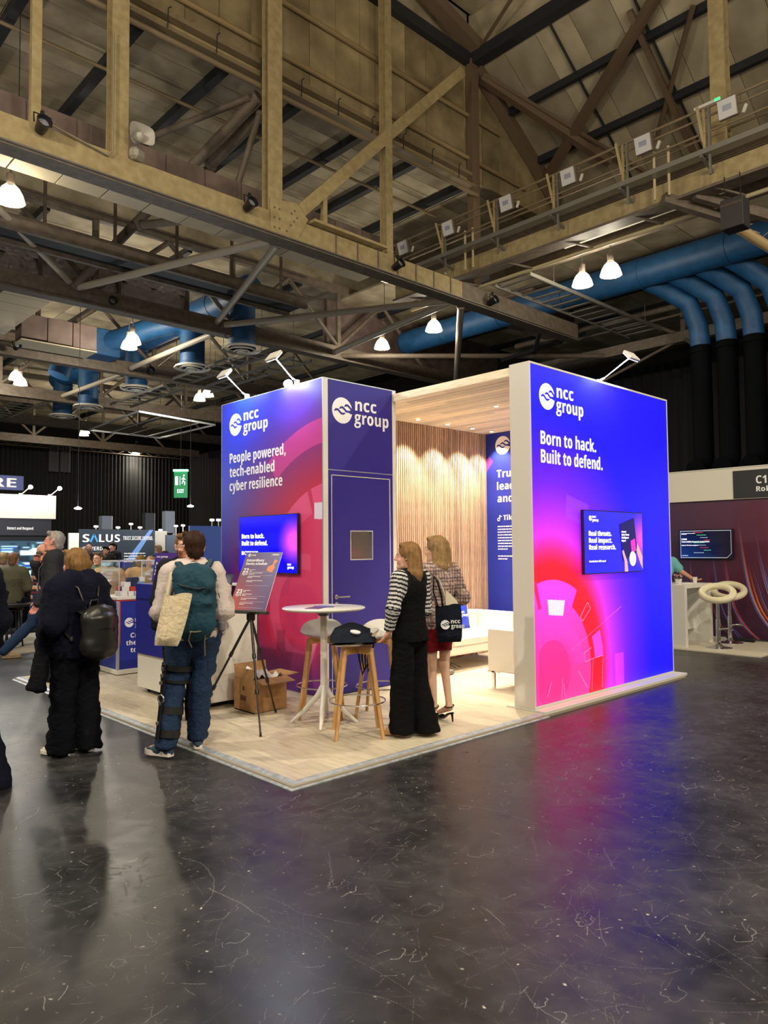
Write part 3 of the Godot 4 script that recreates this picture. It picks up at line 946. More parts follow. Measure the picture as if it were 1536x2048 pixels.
	for k in 25:
		var x := 6.10 + k * 0.1185
		var z := -7.19
		var first := r.randf_range(0.5, 1.9)
		while z < -4.54:
			var l := first if z == -7.19 else 1.8
			if z + l > -4.8: l = -4.532 - z
			var key := snappedf(l, 0.02)
			if not pm.has(key):
				var pb := MB.new()
				pb.box(Vector3.ZERO, Vector3(0.1105, 0.02, l - 0.003), Basis.IDENTITY, 0.003)
				pm[key] = pb.mesh()
			var o := obj("plank", pm[key], M["board_%d" % (r.randi() % 4)], t)
			o.position = Vector3(x + 0.057, 3.412 + r.randf_range(-0.0015, 0.0015), z + l * 0.5) - t.position
			o.rotation.z = r.randf_range(-0.012, 0.012)
			z += l
	b = W(t); b.span(6.055, 6.10, 3.40, 3.49, -6.272, -4.532, 0.003); obj("front_fascia", b, M["board_0"], t)
	b = W(t)
	for k in 5: b.span(6.10 + k * 0.7, 6.145 + k * 0.7, 3.425, 3.49, -7.19, -4.54)
	obj("joist", b, M["board_1"], t)
	var lp := [[6.55, -6.9], [7.15, -6.9], [7.75, -6.9], [8.3, -6.9], [8.75, -6.9], [7.2, -5.6], [8.2, -5.6]]
	for q in lp:
		var dl := thing("downlight", "small white downlight set into the plank canopy", "light", Vector3(q[0], 3.402, q[1]), 0.0, "downlights in the plank canopy")
		b = MB.new(); b.lathe(Vector3(0, -0.012, 0), [Vector2(0.0, 0.0), Vector2(0.03, 0.0), Vector2(0.042, 0.004), Vector2(0.042, 0.012)], 16); obj("rim", b, M["white_frame"], dl)
		b = MB.new(); b.lathe(Vector3(0, -0.014, 0), [Vector2(0.0, 0.0), Vector2(0.028, 0.0), Vector2(0.028, 0.004), Vector2(0.0, 0.004)], 14); obj("light_lens", b, glow("warm_lens", Color(1.0, 0.9, 0.72), 12.0), dl)
		var s := SpotLight3D.new()
		s.name = "downlight_beam"
		add_child(s, true)
		s.position = Vector3(q[0], 3.38, q[1])
		s.rotation = Vector3(-PI / 2, 0, 0)
		s.spot_angle = 44.0; s.spot_angle_attenuation = 0.5
		s.light_color = Color(1.0, 0.93, 0.82); s.light_energy = 3.8 if q[1] < -6.5 else 5.5
		s.light_size = 0.025; s.spot_range = 60.0; s.spot_attenuation = 2.0; s.shadow_enabled = true
	# clamp floodlights along the wall tops
	arm_light(Vector3(5.02, 3.54, -7.83), Vector3(-0.32, 0.26, 0.0), true, "white arm floodlight on the storage wall, over the logo", 0)
	arm_light(Vector3(5.02, 3.54, -6.78), Vector3(-0.32, 0.27, 0.0), true, "white arm floodlight on the storage wall, by the corner post", 1)
	arm_light(Vector3(7.55, 3.515, -4.40), Vector3(0.0, 0.24, 0.42), true, "white arm floodlight on top of the backlit wall", 2)
	glare_light(Vector3(5.03, 3.585, -6.97), "small floodlight glaring over the top of the storage wall")
	glare_light(Vector3(6.27, 3.54, -4.45), "tiny spotlight glinting on the top corner of the backlit wall", 0.35)

func arm_light(base: Vector3, reach: Vector3, on_: bool, label: String, sd: int) -> void:
	var t := thing("arm_floodlight", label, "floodlight", base)
	var b := MB.new()
	b.box(Vector3(0, 0.02, 0), Vector3(0.05, 0.07, 0.05), Basis.IDENTITY, 0.006)
	obj("clamp", b, M["white_frame"], t)
	b = MB.new()
	b.tube([Vector3(0, 0.03, 0), reach * 0.2 + Vector3(0, 0.01, 0)], [0.017, 0.012], 10)
	b.tube([reach * 0.18 + Vector3(0, 0.01, 0), reach], 0.008, 8)
	obj("arm", b, M["white_frame"], t)
	b = MB.new()
	var out := Vector3(reach.x, 0, reach.z).normalized()
	var side := Vector3.UP.cross(out)
	# head leans so that its face looks back down at the wall
	var face := (-out * 0.75 - Vector3.UP * 0.66).normalized()
	var upv := face.cross(side).normalized()
	b.box(reach - face * 0.01, Vector3(0.21, 0.13, 0.035), Basis(side, upv, face), 0.008)
	obj("head", b, M["white_frame"], t)
	b = MB.new()
	b.box(reach + face * 0.0095, Vector3(0.19, 0.11, 0.004), Basis(side, upv, face))
	obj("light_panel", b, glow("flood_panel", Color(0.93, 0.96, 1.0), 9.0), t)
	var s := SpotLight3D.new()
	s.name = "arm_flood_beam"
	add_child(s, true)
	s.position = base + reach + face * 0.03
	s.look_at_from_position(s.position, s.position + face, upv)
	s.spot_angle = 62.0; s.spot_angle_attenuation = 0.9
	s.light_color = Color(0.92, 0.96, 1.0); s.light_energy = 1.3
	s.light_size = 0.07; s.spot_range = 60.0; s.spot_attenuation = 2.0; s.shadow_enabled = true

func glare_light(p: Vector3, label: String, k := 1.0) -> void:
	var t := thing("spot_floodlight", label, "floodlight", p)
	var b := MB.new()
	b.lathe(Vector3(0, 0, 0), [Vector2(0.0, -0.06), Vector2(0.035, -0.055), Vector2(0.055, 0.0), Vector2(0.0, 0.0)], 14, Basis(Vector3(0.7, 0, 0.7), Vector3(-0.66, 0.25, 0.70).normalized(), Vector3(-0.2, -0.95, 0.2)).orthonormalized() * k)
	obj("housing", b, M["white_frame"], t)
	b = MB.new()
	b.lathe(Vector3(-0.004, 0.002, 0.004) * k, [Vector2(0.0, 0.01), Vector2(0.048, 0.002), Vector2(0.048, 0.0)].duplicate(), 14, Basis(Vector3(0.7, 0, 0.7), Vector3(-0.66, 0.25, 0.70).normalized(), Vector3(-0.2, -0.95, 0.2)).orthonormalized() * k)
	obj("light_lens", b, glow("glare_lens", Color(0.95, 0.98, 1.0), 14.0), t)
	var l := OmniLight3D.new()
	l.name = "spot_flood_glow"
	add_child(l, true)
	l.position = p + Vector3(-0.07, 0.03, 0.07) * k
	l.light_color = Color(0.93, 0.97, 1.0); l.light_energy = 0.9 * k; l.light_size = 0.04
	l.omni_range = 60.0; l.omni_attenuation = 2.0; l.shadow_enabled = true

# ------------------------------------------------------------------ roof of the hall
func part_box(t: Node3D, called: String, m: Material, x0: float, x1: float, y0: float, y1: float, z0: float, z1: float, bev := 0.0) -> MeshInstance3D:
	var b := W(t)
	b.span(x0, x1, y0, y1, z0, z1, bev)
	return obj(called, b, m, t)
func part_bar(t: Node3D, called: String, m: Material, p: Vector3, q: Vector3, w: float, h: float, up := Vector3.UP) -> void:
	var b := W(t)
	b.bar(p, q, w, h, up)
	obj(called, b, m, t)
func part_tube(t: Node3D, called: String, m: Material, pts: Array, r, k := 10) -> MeshInstance3D:
	var b := W(t)
	b.tube(pts, r, k)
	return obj(called, b, m, t)
var bracing: Node3D
func brace_tube(p: Vector3, q: Vector3, r: float, _what: String, m: Material = null) -> void:
	if bracing == null: bracing = thing("roof_bracing", "pale and brown steel tubes bracing the roof between the trusses", "bracing", Vector3(9, 8.2, -16))
	var u := part_tube(bracing, "tube", m if m else M["tube_grey"], [p, q], r, 12)
	var d := (q - p).normalized()
	for e in [[p - d * 0.02, p + d * 0.06], [q - d * 0.06, q + d * 0.02]]:
		var pl := part_tube(bracing, "end_collar", M["grey_steel"], e, r * 1.25, 10)
		bracing.remove_child(pl); u.add_child(pl, true)

func ceil_thing(called: String, label: String, category: String, at: Vector3) -> Node3D:
	var t := thing(called, label, category, at)
	t.set_meta("kind", "structure")
	return t

func roof() -> void:
	mat("tube_grey", c8(176, 166, 150), 0.5)
	var yel: Material = M["yellow_steel"]; var gs: Material = M["grey_steel"]; var db: Material = M["dark_beam"]
	var t: Node3D
	var b: MB
	var r := RandomNumberGenerator.new()
	r.seed = 17
	# yellow main truss
	t = thing("main_truss", "big yellow painted steel roof truss with a bolted gusset plate", "truss", Vector3(4, 8.15, -12.1))
	part_box(t, "bottom_chord", yel, -14, 14.1, 7.97, 8.42, -12.24, -11.98, 0.01)
	part_box(t, "shaded_chord_end", gs, 14.1, 19.5, 7.97, 8.42, -12.24, -11.98, 0.01)  # same chord running on; its unlit stretch is coloured grey for the shade
	part_box(t, "lower_flange", M["grey_steel"], -14, 19.5, 7.90, 7.97, -12.30, -11.93)
	part_box(t, "cable_rail", mat("rail_grey", c8(120, 116, 112), 0.45, 0.4), -14, 19.5, 7.93, 7.955, -11.93, -11.88)
	for q in [[8.35, 0.34], [5.13, 0.30], [11.55, 0.20], [-1.0, 0.3]]:
		b = W(t)
		b.span(q[0] - q[1] * 0.5, q[0] + q[1] * 0.5, 8.42, 15.0, -12.02, -11.99)
		b.span(q[0] - q[1] * 0.5, q[0] + q[1] * 0.5, 8.42, 15.0, -12.22, -12.19)
		b.span(q[0] - 0.03, q[0] + 0.03, 8.42, 15.0, -12.19, -12.02)
		b.span(q[0] + q[1] * 0.5 - 0.05, q[0] + q[1] * 0.5, 8.42, 15.0, -12.19, -12.02)
		obj("post", b, yel, t)
	part_box(t, "hanger", yel, 3.70, 3.85, 8.42, 12.0, -12.15, -12.03)
	part_box(t, "hanger", yel, 9.63, 9.74, 8.42, 9.3, -12.15, -12.05)
	part_bar(t, "diagonal", yel, Vector3(8.75, 8.4, -12.08), Vector3(14.3, 14.1, -12.08), 0.12, 0.26, Vector3.FORWARD.cross(Vector3(5.5, 5.7, 0)).normalized())
	b = W(t); b.prism(PackedVector2Array([Vector2(8.2, 7.98), Vector2(8.85, 7.98), Vector2(9.15, 8.5), Vector2(8.85, 8.75), Vector2(8.2, 8.68)]), Vector3(0, 0, -11.955), Vector3.RIGHT, Vector3.UP, 0.02)
	var gp := obj("gusset_plate", b, yel, t)
	for q in [[8.3, 8.1], [8.42, 8.1], [8.3, 8.3], [8.42, 8.3], [8.3, 8.5], [8.42, 8.5], [8.7, 8.25], [8.78, 8.35], [8.86, 8.45], [8.6, 8.1], [8.72, 8.5], [8.8, 8.58]]:
		b = W(t); b.lathe(Vector3(q[0], q[1], -11.955), [Vector2(0.022, 0), Vector2(0.022, 0.012), Vector2(0, 0.014)], 6, Basis(Vector3.RIGHT, Vector3(0, 0, 1), Vector3(0, -1, 0)))
		var bo := obj("bolt", b, gs, t)
		t.remove_child(bo); gp.add_child(bo, true)
	part_box(t, "splice_bracket", yel, 9.2, 11.3, 8.44, 8.50, -12.05, -11.8)
	for k in 7:
		part_box(t, "stiffener", gs, 9.9 + k * 0.62, 9.93 + k * 0.62, 7.98, 8.42, -11.985, -11.962)
	part_tube(t, "conduit", mat("conduit", c8(150, 140, 116), 0.5), [Vector3(3.9, 8.46, -11.9), Vector3(4.9, 8.30, -11.93), Vector3(4.98, 8.4, -11.93), Vector3(4.98, 10.5, -11.93)], 0.018, 6)
	# gable cladding behind the truss, panel by panel
	t = ceil_thing("wall_gable", "mustard coloured sheet cladding above the crane rails", "cladding", Vector3(6, 13, -12.7))
	var x := -7.0
	while x < 19.3:
		var x2 := x + 0.745
		var ya := 15.0 if x < 15.25 else 15.0 - 0.645 * (x - 15.27)
		var yb := 15.0 if x2 < 15.25 else 15.0 - 0.645 * (x2 - 15.27)
		b = W(t)
		b.prism(PackedVector2Array([Vector2(x, 11.75), Vector2(x2, 11.75), Vector2(x2, yb), Vector2(x, ya)]), Vector3(0, 0, -12.64 + (0.012 if int(x * 10) % 2 else 0.0)), Vector3.RIGHT, Vector3.UP, 0.05)
		obj("panel", b, M["cladding_%d" % (r.randi() % 3)], t)
		x += 0.76
	for y in [12.25, 13.45]:
		part_tube(t, "girt", mat("girt", c8(150, 128, 92), 0.6), [Vector3(-7, y, -12.55), Vector3(16.5 + (13.45 - y), y, -12.55)], 0.055, 8)
	part_box(t, "corner_post", mat("brown_post", c8(112, 92, 74), 0.6), 15.08, 15.38, 8.5, 15.0, -12.6, -12.4)
	part_box(t, "upper_rail", mat("brown_rail", c8(128, 112, 88), 0.5), -8, 15.2, 11.70, 11.80, -12.58, -12.42)
	part_tube(t, "pipe", M["brown_rail"], [Vector3(-8, 11.17, -12.35), Vector3(15.2, 11.17, -12.35)], 0.055, 10)
	part_box(t, "lower_rail", M["brown_rail"], -8, 15.2, 11.38, 11.46, -12.62, -12.36)
	b = W(t); b.span(-8, 15.2, 11.46, 11.70, -12.64, -12.60); obj("rail_web", b, yel, t)
	for k in 14:
		var hx := 1.0 + k * 1.03
		part_tube(t, "hook", db, [Vector3(hx, 11.36, -12.3), Vector3(hx, 11.72, -12.28), Vector3(hx + 0.05, 11.76, -12.26)], 0.014, 5)
	# low roof behind: flat soffit of long panels with dark rafters
	t = ceil_thing("ceiling_low", "cream sheet roof lining crossed by dark rafters", "roof lining", Vector3(6, 11.95, -16))
	var z := -12.7
	while z > -19.5:
		for k in 5:
			var xx := -8.0 + k * 6.0
			part_box(t, "panel", M["roof_%d" % (r.randi() % 3)], xx + 0.01, xx + 5.99, 11.93 + (0.012 if k % 2 else 0.0), 11.98, z - 0.585, z)
		z -= 0.6
	for k in 12:
		var rx := -5.4 + k * 1.9
		part_box(t, "rafter", db, rx - 0.09, rx + 0.09, 11.72, 11.93, -19.5, -12.75)
	for zz in [-14.6, -17.0]:
		part_tube(t, "sprinkler_pipe", M["brown_rail"], [Vector3(-8, 11.6, zz), Vector3(16, 11.6, zz)], 0.04, 8)
	# boxed bulkhead duct behind the truss
	t = thing("bulkhead_duct", "long boxed ventilation duct clad in grey panels above the truss chord", "duct", Vector3(3, 8.9, -13.5))
	part_box(t, "core", M["purple_grey"], -8, 12.45, 8.62, 9.33, -14.08, -13.03)
	x = -8.0
	while x < 12.4:
		part_box(t, "side_panel", M["purple_grey"], x + 0.012, x + 0.84, 8.61, 9.36, -13.03, -13.005, 0.004)
		part_box(t, "underside_panel", M["duct_panel"], x + 0.012, x + 0.84, 8.585, 8.615, -14.10, -13.01, 0.004)
		x += 0.852
	# grey trusses further back
	var names := ["grey steel truss behind the yellow one, carrying foil wrapped ducts", "second grey steel truss, crossing above the round air diffusers", "third grey steel truss, above the hanging lighting frame", "fourth grey steel truss, in front of the curtain", "fifth grey steel truss, just before the black curtain"]
	var zs := [-18.75, -25.3, -31.9, -38.5, -45.1]
	for i in 5:
		var tz: float = zs[i]
		t = thing("roof_truss", names[i], "truss", Vector3(6, 8.2, tz))
		b = W(t); b.span(-14, 25, 7.98, 8.40, tz - 0.13, tz + 0.13, 0.01); obj("bottom_chord", b, gs, t)
		part_box(t, "lower_flange", gs, -14, 25, 7.93, 7.98, tz - 0.18, tz + 0.18)
		part_box(t, "top_chord", gs, -14, 25, 10.25, 10.5, tz - 0.1, tz + 0.1)
		for k in 7:
			var px := -9.0 + k * 4.1 + i * 0.7
			part_tube(t, "diagonal", gs, [Vector3(px, 8.4, tz), Vector3(px + 2.05, 10.25, tz)], 0.07, 8)
			part_tube(t, "diagonal", gs, [Vector3(px + 4.1, 8.4, tz), Vector3(px + 2.05, 10.25, tz)], 0.07, 8)
			part_box(t, "post", gs, px - 0.07, px + 0.07, 8.4, 10.25, tz - 0.06, tz + 0.06)
	# lining over the grey trusses
	t = ceil_thing("ceiling_back", "cream ribbed roof lining above the grey trusses", "roof lining", Vector3(4, 10.7, -33))
	z = -19.6
	while z > -54.0:
		for k in 5:
			var xx := -14.0 + k * 8.0
			part_box(t, "panel", M["roof_%d" % (r.randi() % 3)], xx + 0.015, xx + 7.985, 10.72, 10.78, z - 1.08, z)
		z -= 1.1
	part_box(t, "closing_wall", M["roof_1"], -14, 26, 10.72, 12.0, -19.62, -19.56)
	for k in 9:
		part_box(t, "rafter", db, -10.0 + k * 4.1, -9.86 + k * 4.1, 10.52, 10.72, -54, -19.6)
	# walkway between the trusses and foil covered duct
	t = thing("roof_walkway", "narrow dark steel walkway with posts, running between the trusses", "walkway", Vector3(4, 8.6, -16.3))
	part_box(t, "edge_beam", gs, -8, 12.4, 8.40, 8.72, -16.36, -16.24)
	part_box(t, "edge_beam", gs, -8, 12.4, 8.40, 8.60, -17.2, -17.1)
	part_box(t, "deck", M["dark_beam"], -8, 12.4, 8.50, 8.53, -17.1, -16.36)
	for k in 11:
		part_box(t, "post", gs, -4.0 + k * 1.55, -3.94 + k * 1.55, 8.72, 9.75, -16.33, -16.27)
	for y in [9.72, 9.3]:
		part_tube(t, "handrail", gs, [Vector3(-8, y, -16.3), Vector3(12.4, y, -16.3)], 0.03, 6)
	t = thing("foil_duct", "crumpled silver foil wrapped duct lying along the grey truss", "duct", Vector3(3, 8.9, -19.5))
	for k in 8:
		b = W(t)
		var g := []
		for i in 15:
			var row := []
			for j in 13:
				var an := TAU * j / 12.0
				var rr := 0.54 + 0.05 * sin(i * 2.1 + j * 1.7 + k) + 0.03 * sin(j * 5.0 + i)
				var cc := cos(an); var ss := sin(an)
				var sq := 1.0 / maxf(absf(cc), absf(ss))
				row.append(Vector3(-6.0 + k * 2.02 + i * 0.144, 8.92 + ss * rr * minf(sq, 1.25), -19.55 + cc * rr * minf(sq, 1.25)))
			g.append(row)
		b.grid(g, false, true)
		obj("foil_wrap", b, M["foil"], t)
	for k in 9: part_box(t, "strap", gs, -6.05 + k * 2.02, -5.97 + k * 2.02, 8.35, 9.6, -20.15, -18.93)
	# rectangular ducts at the left
	t = thing("cross_duct", "pale rectangular duct with ribbed underside beyond the grey truss", "duct", Vector3(6.3, 8.9, -23))
	part_box(t, "core", M["purple_grey"], 5.85, 7.05, 8.62, 9.3, -26.4, -20.4)
	for k in 8: part_box(t, "underside_panel", M["duct_panel"], 5.83, 7.07, 8.59, 8.62, -26.38 + k * 0.75, -25.66 + k * 0.75, 0.004)
	t = thing("angled_bulkhead", "grey panelled bulkhead duct joining the pale rectangular duct", "duct", Vector3(9, 8.5, -24.5))
	for k in 3:
		part_box(t, "panel", M["purple_grey"], 7.2 + k * 0.79, 7.97 + k * 0.79, 8.30 - k * 0.02, 9.05, -24.6, -24.0, 0.01)
	part_box(t, "underside", M["duct_panel"], 7.2, 9.56, 8.20, 8.24, -25.0, -24.0)
	# blue ventilation: horizontal pipe with drops and ring diffusers
	t = thing("blue_supply_duct", "royal blue round duct with drops to the ring diffusers", "duct", Vector3(11.8, 9.2, -25))
	part_tube(t, "main_pipe", M["blue_duct"], [Vector3(11.8, 9.35, -18.2), Vector3(11.8, 9.35, -34.0)], 0.42, 20)
	for zz in [-20.2, -22.8, -24.6, -27.5, -29.0, -32.0]: part_tube(t, "seam_band", M["blue_duct"], [Vector3(11.8, 9.35, zz), Vector3(11.8, 9.35, zz - 0.08)], 0.435, 20)
	var supply := t
	var dz := [-18.7, -21.7, -25.9, -30.5, -33.4]
	for i in 5:
		var zz: float = dz[i]
		part_tube(t, "drop_pipe", M["blue_duct"], [Vector3(11.8, 9.35, zz), Vector3(11.8, 7.75, zz)], 0.40, 20)
		var d := Node3D.new()
		d.name = "ring_diffuser"; t.add_child(d, true); d.position = Vector3(11.8, 7.6, zz) - t.position
		for k in 3:
			b = MB.new()
			var rr := 0.58 - k * 0.17
			b.lathe(Vector3(0, -k * 0.035, 0), [Vector2(rr - 0.05, 0.05), Vector2(rr, 0.0), Vector2(rr + 0.015, 0.02), Vector2(rr - 0.03, 0.075), Vector2(rr - 0.05, 0.05)], 28)
			obj("ring", b, mat("diffuser_white", c8(200, 196, 186), 0.4), d)
		b = MB.new(); b.lathe(Vector3(0, -0.1, 0), [Vector2(0, 0), Vector2(0.14, 0.01), Vector2(0.16, 0.05), Vector2(0, 0.09)], 20); obj("centre_cone", b, M["diffuser_white"], d)
		b = MB.new(); b.lathe(Vector3(0, 0.04, 0), [Vector2(0.40, 0.02), Vector2(0.42, 0.14), Vector2(0.38, 0.17)], 24); obj("collar", b, M["blue_duct"], d)
	t = supply
	part_tube(t, "pipe", M["blue_duct"], [Vector3(10.1, 8.75, -24.6), Vector3(10.5, 8.9, -24.2), Vector3(11.2, 9.2, -23.2), Vector3(11.8, 9.35, -22.4)], 0.36, 18)
	part_box(t, "plenum_box", M["blue_duct"], 9.6, 10.5, 8.25, 9.15, -25.2, -24.3, 0.03)
	t = supply
	part_tube(t, "pipe", M["blue_duct"], [Vector3(10.0, 8.35, -28.8), Vector3(10.2, 8.9, -28.8), Vector3(10.9, 9.25, -28.7), Vector3(11.8, 9.35, -28.6)], 0.40, 18)
	# bracing tubes in the plane of the bottom chords and up to the rail
	var H := func(px: float, py: float, y := 8.15) -> Vector3: return on(px, py, 1, y)
	var A1 := Vector3(8.5, 8.0, -12.3)
	brace_tube(Vector3(6.85, 8.35, -18.6), Vector3(8.35, 11.1, -12.6), 0.115, "thick tube rising steeply from the grey truss to the rail", gs)
	brace_tube(Vector3(6.9, 8.3, -18.6), A1, 0.085, "pale tube running flat from the grey truss node to the gusset")
	brace_tube(Vector3(10.9, 8.25, -18.6), A1 + Vector3(0.15, -0.02, 0), 0.085, "pale tube slanting up to the underside of the gusset")
	brace_tube(Vector3(6.7, 8.4, -18.6), Vector3(3.6, 8.7, -15.2), 0.08, "pale tube slanting up from the grey truss node past a lamp")
	brace_tube(Vector3(11.1, 8.2, -18.6), Vector3(14.2, 8.05, -12.3), 0.085, "long pale tube from the grey truss to the truss end")
	brace_tube(on(281, 450, 2, -15.4), Vector3(8.2, 8.5, -12.35), 0.09, "brown tube meeting the steep tube half way up", gs)
	brace_tube(on(545, 205, 2, -12.6), on(420, 330, 2, -14.6), 0.13, "thick brown tube behind the yellow post", gs)
	brace_tube(on(500, 195, 2, -12.7), on(300, 275, 2, -15.5), 0.07, "slim brown tube under the cream lining", gs)
	brace_tube(on(520, 225, 2, -12.8), on(475, 370, 2, -13.4), 0.07, "short brown tube standing behind the duct", gs)
	brace_tube(H.call(660, 708), Vector3(14.3, 8.1, -12.35), 0.09, "tube from the grey truss up to the end of the yellow truss")
	brace_tube(H.call(676, 712, 8.1), H.call(1270, 712, 8.1), 0.085, "straight tube running towards the black curtain", gs)
	brace_tube(Vector3(14.4, 7.95, -12.3), H.call(912, 760, 7.95), 0.095, "pale tube leaning down from the end of the yellow truss")
	brace_tube(H.call(262, 736), H.call(425, 668), 0.085, "tube between the second grey truss and the duct drop")
	brace_tube(H.call(125, 792), H.call(245, 748), 0.085, "tube between the second and third grey trusses")
	brace_tube(H.call(20, 833), H.call(115, 795), 0.085, "tube beyond the third grey truss")
	# cable ladders and lighting frame under the grey trusses
	ladder(Vector3(13.2, 8.0, -19.5), Vector3(13.2, 8.0, -25.0), 0.8, 9, "pale cable ladder hanging before the second grey truss")
	ladder(Vector3(14.6, 7.95, -19.4), Vector3(14.6, 7.95, -26.0), 0.7, 9, "pale cable ladder beside the arm floodlights")
	ladder(Vector3(13.4, 7.95, -26.0), Vector3(13.4, 7.95, -31.0), 0.9, 8, "cable ladder between the second and third grey trusses")
	ladder(Vector3(10.0, 7.9, -33.0), Vector3(10.0, 7.9, -38.0), 0.9, 8, "cable ladder beyond the third grey truss")
	ladder(Vector3(15.0, 8.45, -11.1), Vector3(22.0, 8.45, -11.1), 1.1, 15, "wide dark cable ladder leaving the end of the yellow truss")
	t = thing("lighting_frame", "square pale aluminium lighting frame hanging under the grey trusses", "lighting frame", Vector3(14, 7.3, -32))
	var fc := [on(178, 860, 1, 7.3), on(320, 876, 1, 7.3), on(430, 850, 1, 7.3), on(277, 823, 1, 7.3)]
	for k in 4: part_bar(t, "rail", M["aluminium"], fc[k], fc[(k + 1) % 4], 0.06, 0.08)
	for k in 3: part_bar(t, "cross_bar", M["aluminium"], fc[0].lerp(fc[1], 0.3 + k * 0.25), fc[3].lerp(fc[2], 0.3 + k * 0.25), 0.05, 0.05)
	for k in 4: part_tube(t, "wire", M["black"], [fc[k], fc[k] + Vector3(0, 3.45, 0)], 0.008, 4)
	# big bay: catwalk, sloping lining, beams
	catwalk()
	t = ceil_thing("ceiling_slope", "cream sheet lining of the sloping roof over the catwalk with dark purlins and braces", "roof lining", Vector3(18, 13.2, -3))
	part_box(t, "beam", db, -8, 15.45, 14.88, 15.2, -12.75, -12.45)
	part_box(t, "beam", db, 15.12, 15.45, 14.88, 15.2, -12.45, 16)
	z = -12.6
	while z < 14.0:
		b = W(t)
		for s in 1:
			var p0 := Vector3(15.3, 15.05, z); var p1 := Vector3(22.5, 15.05 - 0.645 * 7.2, z)
			b.quad(p0, p1, p1 + Vector3(0, 0, 0.985), p0 + Vector3(0, 0, 0.985))
			b.quad(p0 + Vector3(0, 0.06, 0), p0 + Vector3(0, 0.06, 0.985), p1 + Vector3(0, 0.06, 0.985), p1 + Vector3(0, 0.06, 0))
			b.quad(p0 + Vector3(0, 0.06, 0), p1 + Vector3(0, 0.06, 0), p1, p0)
			b.quad(p0 + Vector3(0, 0.06, 0.985), p0 + Vector3(0, 0, 0.985), p1 + Vector3(0, 0, 0.985), p1 + Vector3(0, 0.06, 0.985))
		obj("panel", b, M["roof_%d" % (r.randi() % 3)], t)
		z += 1.0
	for px in [16.65, 18.05, 19.6]:
		part_bar(t, "purlin", db, Vector3(px, 15.05 - 0.645 * (px - 15.3) - 0.12, -12.6), Vector3(px, 15.05 - 0.645 * (px - 15.3) - 0.12, 14), 0.14, 0.2)
	for zz in [-10.1, -8.05]:
		part_bar(t, "tie_rod", db, Vector3(15.3, 14.95, zz), Vector3(19.8, 14.95 - 0.645 * 4.5, zz), 0.05, 0.05)
	var br: Material = M["brown_post"]
	part_bar(t, "brace", br, Vector3(15.4, 14.9, -12.45), Vector3(19.2, 12.35, -12.45), 0.3, 0.3)
	part_bar(t, "brace", br, Vector3(15.6, 14.55, -7.0), Vector3(18.35, 12.75, -12.2), 0.24, 0.2)
	part_bar(t, "brace", br, Vector3(15.5, 14.6, -12.4), Vector3(18.6, 12.5, -10.3), 0.22, 0.18)
	part_bar(t, "brace", br, Vector3(15.5, 14.65, -12.3), Vector3(19.4, 12.1, -9.5), 0.09, 0.09)
	part_bar(t, "brace", br, Vector3(15.9, 14.4, -8.2), Vector3(19.3, 12.15, -8.2), 0.14, 0.12)
	part_bar(t, "brace", br, Vector3(16.4, 14.05, -6.9), Vector3(18.6, 12.65, -8.9), 0.1, 0.1)
	part_bar(t, "brace", br, Vector3(17.4, 13.4, -5.4), Vector3(19.6, 12.0, -6.0), 0.2, 0.16)
	t = ceil_thing("ceiling_high", "cream lining of the highest part of the roof", "roof lining", Vector3(5, 16.6, 0))
	z = -12.7
	while z < 16.0:
		for k in 3: part_box(t, "panel", M["roof_%d" % (r.randi() % 3)], -8.0 + k * 8.0, 0.0 + k * 8.0 - 0.02, 16.55 + 0.02 * (k % 2), 16.62, z + 0.01, z + 0.99)
		z += 1.0
	part_bar(t, "upper_brace", br, Vector3(12.3, 16.3, -12.5), Vector3(15.2, 15.3, -12.3), 0.35, 0.3)
	part_bar(t, "upper_brace", br, Vector3(14.2, 16.4, -8.5), Vector3(15.2, 15.2, -12.2), 0.07, 0.07)
	part_box(t, "side_sheet", M["roof_0"], 15.48, 15.52, 15.0, 16.6, -12.8, 16)
	part_box(t, "end_sheet", M["roof_1"], -8, 15.4, 15.2, 16.6, -12.9, -12.8)
	# side aisle under the catwalk: beam with lamps, blue trunk, drops
	t = thing("lamp_beam", "grey steel beam from which the pair of bright lamps hangs", "beam", Vector3(15.7, 8.9, -7))
	b = W(t); b.ibeam(Vector3(15.75, 9.0, -12.4), Vector3(15.75, 9.0, 10.0), 0.22, 0.32); obj("beam", b, gs, t)
	part_box(t, "white_tray", mat("tray_white", c8(190, 186, 176), 0.5), 15.5, 15.6, 9.05, 9.1, -9.9, -6.0)
	t = thing("blue_trunk_duct", "large blue trunk duct running above the backlit wall", "duct", Vector3(17, 8.4, -8))
	part_tube(t, "trunk", M["blue_duct"], [Vector3(18.4, 8.98, -18.3), Vector3(18.4, 8.98, -12.5), Vector3(18.4, 8.98, 8.0)], 0.40, 24)
	b = W(t); b.lathe(Vector3(18.4, 8.98, -18.3), [Vector2(0.40, 0), Vector2(0.35, 0.12), Vector2(0.2, 0.2), Vector2(0, 0.22)], 20, Basis(Vector3.RIGHT, Vector3(0, 0, -1), Vector3(0, 1, 0))); obj("end_cap", b, M["blue_duct"], t)
	for zz in [-15.2, -13.0, -10.8, -8.6, -6.5]: part_tube(t, "seam_band", M["blue_duct"], [Vector3(18.4, 8.98, zz * 1.08), Vector3(18.4, 8.98, zz * 1.08 - 0.06)], 0.413, 24)
